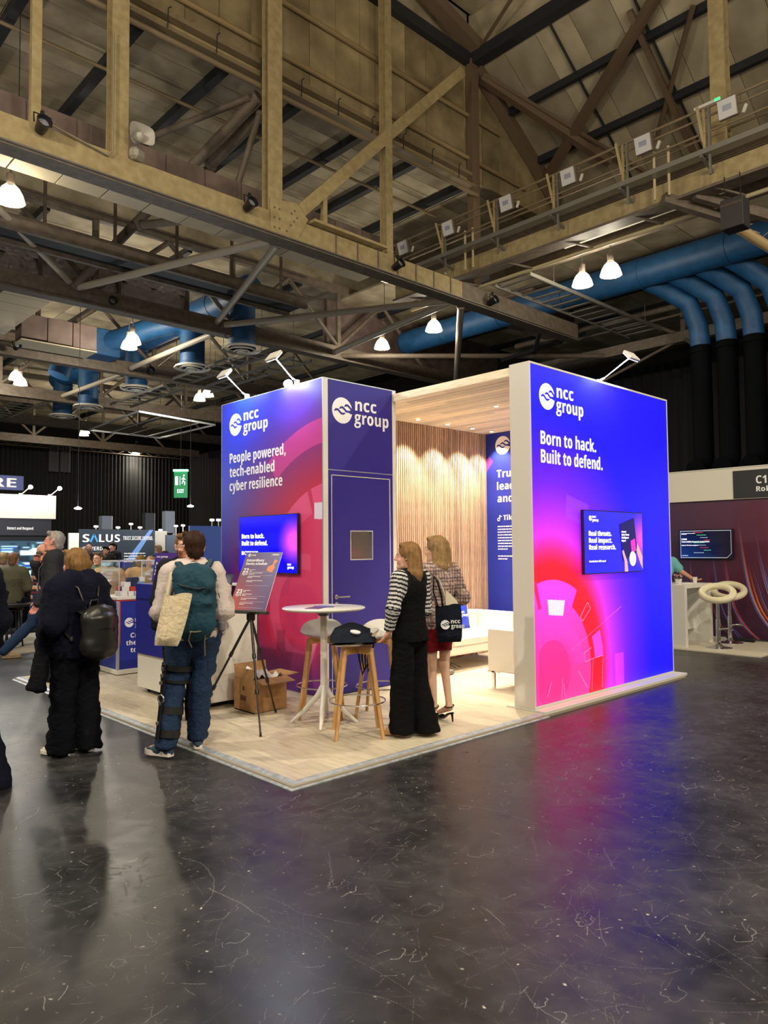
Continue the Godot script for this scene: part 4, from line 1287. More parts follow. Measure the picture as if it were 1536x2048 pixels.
	for k in 4:
		var zz := -8.27 + k * 0.68
		part_tube(t, "blue_bend", M["blue_duct"], [Vector3(18.45, 8.95, (zz - 0.5) * 1.08), Vector3(18.95, 8.65, (zz - 0.35) * 1.05), Vector3(19.3, 8.15, zz - 0.2), Vector3(19.46, 7.5, zz - 0.03), Vector3(19.5, 6.95, zz)], 0.25, 16)
		part_tube(t, "dark_pipe", M["dark_duct"], [Vector3(19.5, 6.97, zz), Vector3(19.5, 3.9, zz)], 0.26, 16)
		part_tube(t, "flange", M["dark_duct"], [Vector3(19.5, 6.9, zz), Vector3(19.5, 6.78, zz)], 0.29, 16)
		part_tube(t, "outlet", M["dark_duct"], [Vector3(19.5, 3.92, zz), Vector3(19.35, 3.7, zz), Vector3(18.95, 3.62, zz)], 0.25, 16)
	t = thing("aisle_truss", "grey steel truss of the side aisle above the black curtain", "truss", Vector3(22.5, 8.3, -8))
	part_box(t, "chord", gs, 22.3, 22.6, 8.02, 8.35, -16, 12)
	part_tube(t, "upper_pipe", gs, [Vector3(21.8, 9.0, -16), Vector3(21.8, 9.0, 12)], 0.1, 10)
	part_tube(t, "upper_pipe", gs, [Vector3(21.8, 8.72, -14), Vector3(21.8, 8.72, 12)], 0.04, 8)
	part_box(t, "post", gs, 22.36, 22.54, 8.35, 9.5, -10.1, -9.95)
	part_tube(t, "brace", gs, [Vector3(22.4, 8.1, -10.2), Vector3(22.4, 6.9, -14.0)], 0.05, 8)
	part_tube(t, "brace", gs, [Vector3(22.4, 8.1, -10.0), Vector3(20.5, 7.1, -8.6)], 0.05, 8)
	part_tube(t, "brace", gs, [Vector3(22.4, 8.3, -10.2), Vector3(20.2, 9.6, -12.5)], 0.06, 8)
	t = ceil_thing("ceiling_aisle", "dull lining of the side aisle roof beyond the blue trunk duct", "roof lining", Vector3(21, 9.6, -10))
	z = -19.4
	while z < 10.0:
		part_box(t, "panel", M["roof_%d" % (r.randi() % 3)], 16.0, 30.9, 10.2, 10.26, z + 0.01, z + 1.19)
		z += 1.2
	part_box(t, "end_panel", M["purple_grey"], 15.5, 25.0, 8.3, 10.2, -19.45, -19.35)
	for k in 4: part_bar(t, "rafter", db, Vector3(18.0 + k * 2.2, 10.1, -19.3), Vector3(18.0 + k * 2.2, 10.1, 9), 0.14, 0.18)
	part_box(t, "closing_panel", M["roof_2"], 22.45, 22.5, 10.2, 11.0, -12.6, 12)
	t = thing("side_duct_box", "grey boxed duct hanging in the side aisle", "duct", Vector3(19, 9.3, -13))
	part_box(t, "body", M["purple_grey"], 19.2, 21.6, 8.9, 9.9, -14.6, -13.4, 0.02)
	part_bar(t, "strut", db, Vector3(19.2, 8.8, -13.0), Vector3(21.2, 7.9, -15.0), 0.12, 0.12)
	part_bar(t, "strut", db, Vector3(21.6, 8.8, -13.0), Vector3(19.6, 7.9, -15.0), 0.12, 0.12)
	# curtains
	tag(obj("stage_curtain", drape(Vector3(26, 0, -47.6), Vector3(-14, 0, -47.6), 0.02, 7.95, 150, 0.07), M["curtain"]), "pleated black stage curtain across the back of the hall", "curtain")
	tag(obj("side_curtain", drape(Vector3(25.6, 0, 12), Vector3(25.6, 0, -47.4), 0.02, 8.3, 150, 0.06), M["curtain"]), "black curtain along the side wall beyond the drop ducts", "curtain")
	var ct := thing("curtain_track", "long grey lattice track carrying the black stage curtain", "curtain track", Vector3(6, 8.0, -47.5))
	part_tube(ct, "rail", gs, [Vector3(-14, 8.05, -47.5), Vector3(25, 8.05, -47.5)], 0.04, 6)
	part_tube(ct, "rail", gs, [Vector3(-14, 8.3, -47.5), Vector3(25, 8.3, -47.5)], 0.04, 6)
	b = W(ct)
	for k in 60: b.bar(Vector3(-13.5 + k * 0.65, 8.05 + 0.25 * (k % 2), -47.5), Vector3(-12.85 + k * 0.65, 8.3 - 0.25 * (k % 2), -47.5), 0.02, 0.02)
	obj("lattice", b, gs, ct).set_meta("kind", "stuff")
	for k in 2:
		var g := drape(on(98, 898, 2, -47.4) + Vector3(k * 0.72, 0, 0) - Vector3(0, 8.0, 0), on(98, 898, 2, -47.4) + Vector3(k * 0.72 + 0.62, 0, 0) - Vector3(0, 8.0, 0), 6.6, 8.28, 3, 0.04)
		tag(obj("short_drape", g, mat("grey_drape", c8(58, 58, 62), 0.8)), ["grey drape", "second grey drape"][k] + " hung short in front of the stage curtain", "drape", "short grey drapes")

func ladder(p: Vector3, q: Vector3, w: float, n: int, label: String) -> void:
	var t := thing("cable_ladder", label, "cable ladder", p)
	var d := (q - p).normalized()
	var s := d.cross(Vector3.UP)
	part_bar(t, "side_rail", M["aluminium_dull"] if M.has("aluminium_dull") else mat("aluminium_dull", c8(160, 156, 150), 0.45, 0.5), p + s * w * 0.5, q + s * w * 0.5, 0.05, 0.09)
	part_bar(t, "side_rail", M["aluminium_dull"], p - s * w * 0.5, q - s * w * 0.5, 0.05, 0.09)
	for k in n:
		var c := p.lerp(q, (k + 0.5) / n)
		part_bar(t, "rung", M["aluminium_dull"], c - s * w * 0.5, c + s * w * 0.5, 0.1, 0.03)
	for k in 2:
		var c := p.lerp(q, 0.15 + 0.7 * k)
		part_tube(t, "hanger_rod", M["grey_steel"], [c + s * w * 0.5, c + s * w * 0.5 + Vector3(0, 2.2, 0)], 0.012, 5)

func catwalk() -> void:
	var yel: Material = M["yellow_steel"]; var gs: Material = M["grey_steel"]
	var t := thing("catwalk", "long steel catwalk with railings and cable trays below the sloping roof", "catwalk", Vector3(14.3, 9.0, -6))
	var walk := t
	var z0 := -14.6; var z1 := 8.0
	part_box(t, "main_beam", yel, 14.25, 14.45, 8.64, 9.06, z0, z1, 0.01)
	part_box(t, "beam_flange", gs, 14.15, 14.55, 8.58, 8.64, z0, z1)
	part_box(t, "upper_beam", yel, 14.75, 14.9, 9.12, 9.42, z0, z1)
	b_grate(t, z0, z1)
	part_box(t, "cable_tray", mat("galvanised", c8(150, 148, 142), 0.4, 0.6), 13.72, 13.92, 9.05, 9.07, z0, z1)
	part_box(t, "tray_lip", M["galvanised"], 13.70, 13.72, 9.05, 9.15, z0, z1)
	part_box(t, "tray_lip", M["galvanised"], 13.92, 13.94, 9.05, 9.15, z0, z1)
	part_tube(t, "pipe", mat("pale_pipe", c8(190, 176, 140), 0.45), [Vector3(14.9, 8.5, z0), Vector3(14.9, 8.5, z1)], 0.045, 10)
	for y in [9.98, 9.80, 9.5]:
		part_tube(t, "handrail", M["brown_rail"], [Vector3(13.82, y, z0), Vector3(13.82, y, z1)], 0.028 if y > 9.9 else 0.022, 8)
	for y in [9.98, 9.6]:
		part_tube(t, "handrail", M["brown_rail"], [Vector3(14.85, y, z0), Vector3(14.85, y, z1)], 0.025, 8)
	for k in 13:
		var z := -14.1 + k * 1.68
		part_box(t, "post", yel, 13.80, 13.85, 9.05, 9.98, z, z + 0.05)
		part_box(t, "post", M["galvanised"], 13.80, 13.84, 8.66, 9.98, z + 0.10, z + 0.14)
		part_bar(t, "bracket", yel, Vector3(13.62, 9.95, z - 0.02), Vector3(13.82, 9.35, z), 0.05, 0.03, Vector3.RIGHT)
		part_bar(t, "tray_arm", M["galvanised"], Vector3(13.7, 9.02, z), Vector3(14.25, 8.9, z), 0.05, 0.05)
		part_bar(t, "underside_brace", gs, Vector3(14.25, 8.6, z), Vector3(14.95, 8.5, z + 0.4), 0.05, 0.04)
	for q in [[-6.75, 0], [-6.45, 0], [-11.75, 0], [-11.5, 0]]:
		part_tube(t, "upright_tube", M["pale_pipe"], [Vector3(13.95, 8.62, q[0]), Vector3(13.95, 9.62, q[0])], 0.03, 8)
	var fz := [-5.18, -6.83, -8.57, -10.25, -12.07, -13.69]
	var names := ["first floodlight on the catwalk railing, beside the yellow column", "floodlight on the catwalk railing next to the two upright tubes", "floodlight hanging on the catwalk railing before the white lamp", "floodlight on the catwalk railing with a grey rag beside it", "floodlight on the catwalk railing near the corner post", "floodlight on the catwalk railing at its far end"]
	for i in 6:
		var f := thing("catwalk_floodlight", names[i], "floodlight", Vector3(13.70, 9.72, fz[i]), 0.0, "floodlights on the catwalk railing")
		var tilt := Basis(Vector3(0, 0, 1), 0.25)
		var b := MB.new(); b.box(Vector3.ZERO, Vector3(0.10, 0.36, 0.36), tilt, 0.02); obj("housing", b, gs, f)
		b = MB.new(); b.box(tilt * Vector3(-0.053, 0, 0), Vector3(0.006, 0.33, 0.33), tilt, 0.002); obj("glass_face", b, mat("flood_glass", c8(206, 204, 206), 0.15), f)
		b = MB.new(); b.box(tilt * Vector3(-0.058, 0.01, 0), Vector3(0.004, 0.1, 0.16), tilt, 0.001); obj("burner", b, mat("burner", c8(150, 152, 172), 0.3), f)
		b = MB.new(); b.tube([Vector3(0.05, 0.1, 0.2), Vector3(0.12, 0.28, 0.2), Vector3(0.12, 0.28, 0.05)], 0.014, 6); obj("yoke", b, gs, f)
		b = MB.new(); b.box(Vector3(0.06, -0.1, 0.27), Vector3(0.06, 0.16, 0.06), Basis(Vector3.RIGHT, 0.4), 0.015); obj("safety_pouch", b, mat("rag_white", c8(196, 192, 180), 0.8), f)
	for k in 4:
		var z := -12.9 + k * 2.4
		part_box(t, "ballast_box", mat("ballast", c8(176, 160, 124), 0.55), 14.5, 14.62, 9.10, 9.32, z, z + 0.55, 0.008)
	t = thing("yellow_column", "square yellow steel column rising from the catwalk", "column", Vector3(14.9, 10.6, -5.78))
	part_box(t, "flange", yel, 14.78, 14.82, 9.42, 14.6, -5.93, -5.63)
	part_box(t, "flange", yel, 15.0, 15.04, 9.42, 14.6, -5.93, -5.63)
	part_box(t, "web", yel, 14.82, 15.0, 9.42, 14.6, -5.80, -5.76)
	t = thing("catwalk_light_strip", "small white strip lamp with a green end on the catwalk rail", "lamp", Vector3(13.80, 9.98, -5.6))
	part_box(t, "body", M["white_frame"], 13.78, 13.84, 10.0, 10.06, -5.85, -5.35, 0.01)
	part_box(t, "green_light", glow("green_led", c8(60, 230, 130), 1.2, c8(60, 230, 130)), 13.775, 13.785, 10.005, 10.055, -5.45, -5.35)
	# loudspeaker cabinet on a bracket, far right
	t = thing("loudspeaker_cabinet", "dark grey loudspeaker cabinet hung from the catwalk bracket", "loudspeaker", Vector3(14.05, 7.85, -5.25))
	part_box(t, "cabinet", mat("speaker_grey", c8(52, 48, 50), 0.6), 13.9, 14.25, 7.56, 8.12, -5.46, -5.05, 0.012)
	part_box(t, "grille_band", mat("speaker_band", c8(78, 62, 54), 0.6), 13.893, 13.9, 7.98, 8.03, -5.45, -5.06)
	part_tube(t, "chain", M["black"], [Vector3(14.0, 8.12, -5.4), Vector3(14.0, 8.6, -5.4)], 0.01, 5)
	part_tube(t, "chain", M["black"], [Vector3(14.0, 8.12, -5.12), Vector3(14.0, 8.6, -5.12)], 0.01, 5)
	t = walk
	part_bar(t, "bracket_arm", gs, Vector3(14.0, 8.62, -6.6), Vector3(15.6, 8.25, -5.6), 0.16, 0.2)
	part_bar(t, "bracket_arm", gs, Vector3(14.3, 8.62, -6.1), Vector3(15.7, 8.3, -5.2), 0.14, 0.2)
	part_tube(t, "raker", mat("tube_tan", c8(186, 160, 116), 0.5), [Vector3(14.6, 7.9, -5.5), Vector3(16.8, 7.1, -4.6)], 0.1, 10)
	b_cables(t)
	# horn speaker and small spotlights on the yellow chord
	t = thing("horn_loudspeaker", "grey rectangular horn loudspeaker with a crumpled bag below it", "loudspeaker", Vector3(5.42, 8.78, -11.85))
	var b := W(t)
	var g := []
	for i in 6:
		var row := []
		var s: float = [0.06, 0.08, 0.12, 0.18, 0.225, 0.23][i]
		for j in 17:
			var a := TAU * j / 16.0
			row.append(Vector3(5.40 + signf(cos(a)) * pow(absf(cos(a)), 0.6) * s, 8.78 + signf(sin(a)) * pow(absf(sin(a)), 0.6) * s * 0.75, -11.98 + [0.0, 0.05, 0.12, 0.2, 0.27, 0.28][i]))
		g.append(row)
	b.grid(g, true, true); obj("horn", b, mat("horn_grey", c8(190, 184, 176), 0.5), t)
	b = W(t); b.lathe(Vector3(5.4, 8.78, -11.95), [Vector2(0.0, 0.24), Vector2(0.05, 0.2), Vector2(0.09, 0.1), Vector2(0.09, 0.0)], 16, Basis(Vector3.RIGHT, Vector3(0, 0, 1), Vector3(0, -1, 0))); obj("driver", b, M["horn_grey"], t)
	b = W(t); b.box(Vector3(5.40, 8.5, -11.92), Vector3(0.26, 0.2, 0.2), Basis(Vector3(0.3, 1, 0.2).normalized(), 0.5), 0.05); obj("plastic_bag", b, mat("bag_grey", c8(160, 152, 140), 0.4), t)
	for q in [[3.80, 8.33, "round black spotlight clamped to the yellow chord below the hanger"], [7.62, 8.28, "round black spotlight clamped to the yellow chord by the gusset"], [11.62, 8.15, "round black spotlight clamped to the yellow chord under the thin post"], [15.1, 8.1, "round black spotlight clamped to the chord end greyed for shade"]]:
		stage_spot(Vector3(q[0], q[1], -11.78), q[2])
	for q in [[222, 605], [33, 693], [497, 675], [300, 742], [163, 797]]:
		var p := on(q[0], q[1], 1, 8.15)
		stage_spot(p + Vector3(0, 0, 0.05), "round black spotlight clamped to a grey truss chord", "spotlights on the grey trusses")

func b_grate(t: Node3D, z0: float, z1: float) -> void:
	for k in 9:
		part_box(t, "deck_bar", M["grey_steel"], 13.98 + k * 0.1, 14.03 + k * 0.1, 9.06, 9.09, z0, z1)
func b_cables(t: Node3D) -> void:
	for k in 9:
		var p := Vector3(14.6, 7.9, -5.5).lerp(Vector3(16.8, 7.1, -4.6), 0.1 + k * 0.1) + Vector3(0, 0.09, 0.05)
		part_tube(t, "cable_tie", M["tray_white"] if M.has("tray_white") else M["white_frame"], [p, p + Vector3(rng.randf_range(-0.1, 0.1), rng.randf_range(-0.1, 0.15), 0.12)], 0.006, 4)
func stage_spot(p: Vector3, label: String, group := "") -> void:
	var t := thing("stage_spotlight", label, "spotlight", p, 0.0, group)
	var bs := Basis(Vector3.RIGHT, deg_to_rad(75.0)) 
	var b := MB.new()
	b.lathe(Vector3.ZERO, [Vector2(0, -0.16), Vector2(0.08, -0.15), Vector2(0.1, 0.05), Vector2(0.12, 0.1), Vector2(0.10, 0.1), Vector2(0.085, 0.03)], 16, bs)
	obj("barrel", b, M["black_plastic"], t)
	b = MB.new(); b.lathe(Vector3.ZERO, [Vector2(0, 0.05), Vector2(0.07, 0.04), Vector2(0.088, 0.03)], 14, bs); obj("lens", b, mat("spot_lens", c8(150, 150, 160), 0.15), t)
	b = MB.new(); b.tube([Vector3(-0.13, 0, 0), Vector3(-0.13, 0.16, -0.02), Vector3(0.13, 0.16, -0.02), Vector3(0.13, 0, 0)], 0.012, 6); obj("yoke", b, M["black"], t)
	b = MB.new(); b.box(Vector3(0, 0.19, -0.03), Vector3(0.05, 0.08, 0.05)); obj("clamp", b, M["black"], t)

# ------------------------------------------------------------------ furniture on the stand
const XP := Vector3(1, 0, 0)
const ZP := Vector3(0, 0, 1)
const YP := Vector3(0, 1, 0)

func torus(b: MB, o: Vector3, R: float, r: float, bs := Basis.IDENTITY, k := 32, m := 12, sx := 1.0, sz := 1.0, sy := 1.0) -> void:
	var g := []
	for i in k + 1:
		var a := TAU * i / k
		var row := []
		for j in m + 1:
			var c := TAU * j / m
			row.append(o + bs * Vector3(cos(a) * (R + r * cos(c)) * sx, r * sin(c) * sy, sin(a) * (R + r * cos(c)) * sz))
		g.append(row)
	b.grid(g, false, true)

func bar_stool(at: Vector3, turn: float, label: String) -> Node3D:
	var t := thing("bar_stool", label, "stool", at, turn, "white and beech bar stools at the high table")
	# shell seat: shallow scoop with a raised back edge (towards -z of the stool)
	var b := MB.new()
	for under in 2:
		var g := []
		for i in 10:
			var rr := i / 9.0
			var row := []
			for j in 33:
				var a := TAU * j / 32.0
				var x := cos(a) * 0.205 * rr; var z := sin(a) * 0.195 * rr
				if rr > 0.9: x *= 1.02
				var y := 0.785 + maxf(0.0, -sin(a)) * 0.125 * pow(rr, 2.4) + 0.03 * pow(rr, 3.0) * absf(cos(a)) - 0.012 * maxf(0.0, sin(a)) * pow(rr, 4.0)
				row.append(Vector3(x, y - 0.016 * under * (1.0 if i < 9 else 0.3), z))
			g.append(row)
		b.grid(g, under == 0, true)
	obj("seat", b, M["white_gloss"], t)
	for k in 4:
		var a := TAU * (k + 0.5) / 4.0
		var d := Vector3(cos(a), 0, sin(a))
		b = MB.new()
		b.tube([d * 0.285 + YP * 0.0, d * 0.155 + YP * 0.755], [0.0155, 0.021], 10)
		obj("leg", b, M["beech"], t)
	b = MB.new()
	for k in 2:
		var a := TAU * (k + 0.5) / 4.0
		var d := Vector3(cos(a), 0, sin(a))
		b.bar(d * -0.165 + YP * 0.73, d * 0.165 + YP * 0.73, 0.035, 0.055, YP, 0.005)
	obj("seat_frame", b, M["beech"], t)
	b = MB.new()
	var pts := []
	for k in 33: pts.append(Vector3(cos(TAU * k / 32.0) * 0.245, 0.295, sin(TAU * k / 32.0) * 0.245))
	b.tube(pts, 0.0065, 8, false)
	obj("foot_ring", b, M["chrome"], t)
	return t

func tv(called: String, label: String, o: Vector3, x: Vector3, w: float, h: float, im: Image, e: float) -> Node3D:
	# o: lower left corner of the screen, x: direction of its width
	var n := x.cross(YP).normalized()
	var t := thing(called, label, "television", o + x * w * 0.5)
	var b := W(t)
	b.box(o + x * w * 0.5 + YP * h * 0.5 - n * 0.022, Vector3(w, h, 0.036), Basis(x, YP, n), 0.004)
	obj("bezel", b, M["black_plastic"], t)
	b = W(t)
	var i := 0.011
	b.quad(o + x * i + YP * i, o + x * (w - i) + YP * i, o + x * (w - i) + YP * (h - i), o + x * i + YP * (h - i))
	b.T = b.T * Transform3D(Basis.IDENTITY, n * 0.0)
	var m := img_mat(called + "_image", im, 0.12, e)
	b.v = shifted(b.v, n * -0.0035)
	obj("screen", b, m, t)
	b = W(t)
	b.box(o + x * w * 0.5 + YP * h * 0.5 - n * 0.05, Vector3(0.4, 0.3, 0.03), Basis(x, YP, n))
	obj("wall_mount", b, M["black"], t)
	return t
func shifted(a: PackedVector3Array, d: Vector3) -> PackedVector3Array:
	for i in a.size(): a[i] += d
	return a

func booth_furniture() -> void:
	var t: Node3D
	var b: MB
	var lit: Material = glow("screen_letters", c8(235, 240, 255), 0.8, c8(235, 240, 255))
	var wl: Material = M["white_letters"]
	# televisions
	t = tv("wall_television", "wall television showing Born to hack. Built to defend. on the storage wall", Vector3(4.945, 1.36, -7.90), ZP, 1.22, 0.69, print_tv(160, 90, 0.95, 0.35), 0.85)
	text("Born to hack.", Vector3(4.944, 1.775, -7.83), ZP, YP, 0.49, 0.055, lit, t)
	text("Built to defend.", Vector3(4.944, 1.69, -7.83), ZP, YP, 0.56, 0.055, lit, t)
	text("CYBERUK", Vector3(4.944, 1.575, -7.77), ZP, YP, 0.30, 0.045, lit, t)
	b = W(t); b.quad(Vector3(4.9435, 1.575, -7.83), Vector3(4.9435, 1.575, -7.785), Vector3(4.9435, 1.62, -7.785), Vector3(4.9435, 1.62, -7.83)); obj("square_mark", b, lit, t)
	text("ncc", Vector3(4.944, 1.455, -6.87), ZP, YP, 0.07, 0.028, lit, t)
	text("group", Vector3(4.944, 1.42, -6.87), ZP, YP, 0.12, 0.028, lit, t)
	t = tv("lightbox_television", "wall television showing Real threats. Real impact. Real research. on the backlit wall", Vector3(6.89, 1.345, -4.215), XP, 1.29, 0.695, print_tv(160, 90, 1.02, 0.45), 0.65)
	logo(t, Vector3(7.02, 1.95, -4.2145), XP, YP, 0.028, lit, M["lit_blue"])
	text("ncc", Vector3(7.06, 1.955, -4.2145), XP, YP, 0.075, 0.028, lit, t)
	text("group", Vector3(7.06, 1.918, -4.2145), XP, YP, 0.125, 0.028, lit, t)
	for k in 3: text(["Real threats.", "Real impact.", "Real research."][k], Vector3(6.985, 1.76 - k * 0.075, -4.2145), XP, YP, [0.47, 0.48, 0.56][k], 0.052, lit, t)
	text("Download our 2025 report", Vector3(6.985, 1.475, -4.2145), XP, YP, 0.34, 0.02, lit, t, false)
	# tablet picture on the screen
	b = W(t)
	b.prism(PackedVector2Array([Vector2(0, 0.0), Vector2(0.33, 0.10), Vector2(0.27, 0.50), Vector2(-0.06, 0.42)]), Vector3(7.70, 1.475, -4.2135), XP, YP, 0.0005)
	obj("tablet_picture", b, glow("tablet_navy", c8(20, 16, 96), 0.6, c8(20, 16, 96)), t)
	b = W(t); b.prism(PackedVector2Array([Vector2(0.20, 0.09), Vector2(0.30, 0.12), Vector2(0.28, 0.26), Vector2(0.18, 0.23)]), Vector3(7.70, 1.475, -4.213), XP, YP, 0.0005); obj("tablet_panel", b, glow("tablet_pink", c8(220, 50, 190), 0.6, c8(220, 50, 190)), t)
	for k in 4: text(["Annual", "Cyber Threat", "Intelligence", "Report"][k], Vector3(7.675, 1.80 - k * 0.034, -4.2128), XP, YP, [0.10, 0.17, 0.16, 0.09][k], 0.02, lit, t, true, "lettering", 0.0)
	b = W(t)
	var hp := PackedVector2Array()
	for k in 20: hp.append(Vector2(cos(TAU * k / 20.0) * 0.075, sin(TAU * k / 20.0) * 0.085))
	b.prism(hp, Vector3(7.92, 1.50, -4.2125), XP, YP, 0.0005); obj("white_badge", b, lit, t)
	b = W(t)
	b.prism(PackedVector2Array([Vector2(0.05, -0.12), Vector2(0.13, -0.12), Vector2(0.11, 0.0), Vector2(0.03, 0.13), Vector2(0.0, 0.11), Vector2(0.05, 0.0)]), Vector3(7.68, 1.475, -4.213), XP, YP, 0.0005)
	obj("hand_picture", b, glow("screen_skin", c8(226, 170, 170), 0.5, c8(226, 170, 170)), t)
	b = W(t)
	b.prism(PackedVector2Array([Vector2(0.33, 0.12), Vector2(0.42, -0.04), Vector2(0.47, -0.10), Vector2(0.47, 0.05), Vector2(0.36, 0.20)]), Vector3(7.68, 1.475, -4.213), XP, YP, 0.0005)
	obj("hand_picture", b, M["screen_skin"], t)
	# reception counter: white carcass on castors with a blue raised front
	t = thing("reception_counter", "white reception counter on castors with a blue logo panel", "counter", Vector3(4.05, 0.03, -7.4))
	part_box(t, "carcass", M["white_gloss"], 3.74, 4.40, 0.09, 1.07, -8.12, -6.66, 0.004)
	part_box(t, "worktop", M["white_gloss"], 3.715, 4.42, 1.07, 1.105, -8.13, -6.645, 0.004)
	part_box(t, "plinth", M["black"], 3.80, 4.36, 0.06, 0.09, -8.05, -6.72)
	part_box(t, "raised_front", M["deep_blue"], 3.715, 3.74, 0.476, 1.262, -8.125, -7.15, 0.002)
	part_box(t, "raised_ledge", M["deep_blue"], 3.74, 4.0, 1.24, 1.262, -8.125, -7.15)
	part_box(t, "upstand", M["white_gloss"], 3.97, 4.0, 1.105, 1.24, -8.125, -7.15)
	b = W(t); b.span(4.398, 4.404, 0.1, 1.06, -6.664, -6.655); obj("seam", b, M["black"], t)
	logo(t, Vector3(3.7145, 0.93, -7.42), ZP, YP, 0.20, wl, M["deep_blue"])
	for q in [[3.83, -8.0], [3.83, -6.8], [4.3, -8.0], [4.3, -6.8]]:
		b = W(t); b.lathe(Vector3(q[0] - 0.015, 0.06, q[1]), [Vector2(0, 0), Vector2(0.028, 0.0), Vector2(0.028, 0.03), Vector2(0, 0.03)], 14, Basis(YP, XP, ZP)); b.box(Vector3(q[0], 0.082, q[1]), Vector3(0.03, 0.02, 0.03)); obj("castor", b, M["black"], t)
	# acrylic report sign and bits on the counter
	t = thing("report_sign", "small purple report sign in an acrylic holder on the counter", "sign", Vector3(3.9, 1.262, -7.83))
	var rp := img_mat("report_print", print_gradient(32, 40, c8(66, 44, 140), c8(70, 40, 132), c8(60, 40, 150), c8(190, 50, 150)), 0.4)
	b = W(t)
	var s0 := Vector3(3.86, 1.28, -8.03); var sx := Vector3(0.12, 0, 0.36); var sy := Vector3(0.05, 0.33, 0)
	b.quad(s0, s0 + sx, s0 + sx + sy, s0 + sy); obj("printed_card", b, rp, t)
	b = W(t); b.box(s0 + sx * 0.5 + sy * 0.5 + Vector3(0.006, 0, -0.002), Vector3(0.4, 0.345, 0.006), Basis(sx.normalized(), sy.normalized(), sx.cross(sy).normalized())); obj("acrylic_back", b, M["pane"], t)
	b = W(t); b.box(s0 + sx * 0.5 + Vector3(0.05, -0.012, 0), Vector3(0.36, 0.01, 0.12), Basis(sx.normalized(), YP, sx.normalized().cross(YP))); obj("foot", b, M["pane"], t)
	for k in 4: text(["Annual", "Cyber Threat", "Intelligence", "Report"][k], s0 + sx.normalized() * 0.03 + sy * (0.60 - k * 0.125) + Vector3(-0.003, 0, 0), sx.normalized(), sy.normalized(), [0.13, 0.24, 0.22, 0.12][k], 0.026, wl, t)
	text("ncc group", s0 + sx.normalized() * 0.03 + sy * 0.84 + Vector3(-0.003, 0, 0), sx.normalized(), sy.normalized(), 0.17, 0.02, wl, t)
	t = thing("flyer_holder", "clear holder with flyers at the back of the counter", "holder", Vector3(4.35, 1.105, -7.15))
	b = W(t); b.box(Vector3(4.33, 1.24, -7.16), Vector3(0.02, 0.26, 0.18), Basis(ZP, -0.25)); obj("holder", b, M["pane"], t)
	b = W(t); b.box(Vector3(4.34, 1.25, -7.16), Vector3(0.012, 0.24, 0.15), Basis(ZP, -0.25)); obj("flyer", b, mat("flyer", c8(40, 36, 60), 0.5), t)
	for k in 5:
		var p := thing("leaflet", ["white leaflet lying at the counter corner", "blue leaflet lying under white ones on the counter", "folded leaflet at the middle of the worktop", "spread leaflet on the worktop near the flyer holder", "leaflet half off the leaflet pile"][k], "leaflet", Vector3(4.2, 1.106, -6.85), 0.0, "leaflets on the reception counter")
		b = W(p); b.box(Vector3(4.12 + k * 0.05, 1.108 + k * 0.0028, -6.88 - k * 0.1), Vector3(0.21, 0.0026, 0.148), Basis(YP, 0.4 * k)); obj("sheet", b, [M["white_gloss"], M["panel_blue"], M["white_gloss"], mat("leaflet_grey", c8(150, 152, 170), 0.5), M["white_gloss"]][k], p)
	t = thing("wall_ledge", "short white ledge fixed to the printed storage wall", "ledge", Vector3(4.93, 1.18, -7.9))
	part_box(t, "board", M["white_gloss"], 4.80, 4.99, 1.20, 1.225, -8.15, -7.72, 0.004)
	# competition plinth with a clear case
	t = thing("game_plinth", "blue competition plinth reading Crack the code to win", "plinth", Vector3(4.33, 0.03, -9.62))
	part_box(t, "body", M["panel_blue"], 4.02, 4.63, 0.10, 0.98, -9.92, -9.31)
	part_box(t, "base", M["white_frame"], 4.0, 4.65, 0.04, 0.10, -9.94, -9.29, 0.004)
	part_box(t, "top", M["white_frame"], 4.0, 4.65, 1.0, 1.04, -9.94, -9.29, 0.004)
	part_box(t, "red_band", mat("red_band", c8(176, 50, 62), 0.5), 4.01, 4.64, 0.98, 1.0, -9.93, -9.30)
	for q in [[4.0, -9.94], [4.0, -9.325], [4.615, -9.325]]: part_box(t, "corner_profile", M["aluminium"], q[0], q[0] + 0.035, 0.10, 0.98, q[1], q[1] + 0.035, 0.003)
	part_box(t, "red_stripe", M["red_band"], 4.035, 4.045, 0.42, 0.98, -9.292, -9.288)
	logo(t, Vector3(4.17, 0.70, -9.3095), XP, YP, 0.062, wl, M["panel_blue"])
	text("ncc", Vector3(4.25, 0.705, -9.3095), XP, YP, 0.14, 0.058, wl, t)
	text("group", Vector3(4.25, 0.64, -9.3095), XP, YP, 0.23, 0.058, wl, t)
	text("Crack", Vector3(4.19, 0.50, -9.3095), XP, YP, 0.25, 0.06, wl, t)
	text("the code", Vector3(4.13, 0.405, -9.3095), XP, YP, 0.38, 0.06, wl, t)
	text("to win", Vector3(4.19, 0.31, -9.3095), XP, YP, 0.28, 0.06, wl, t)
	logo(t, Vector3(4.0195, 0.70, -9.78), ZP, YP, 0.062, wl, M["panel_blue"])
	text("group", Vector3(4.0195, 0.66, -9.70), ZP, YP, 0.23, 0.058, wl, t)
	text("Crack", Vector3(4.0195, 0.50, -9.75), ZP, YP, 0.25, 0.06, wl, t)
	text("the code", Vector3(4.0195, 0.405, -9.82), ZP, YP, 0.38, 0.06, wl, t)
	text("to win", Vector3(4.0195, 0.31, -9.76), ZP, YP, 0.28, 0.06, wl, t)
	t = thing("acrylic_case", "clear acrylic case on the competition plinth", "display case", Vector3(4.33, 1.04, -9.62))
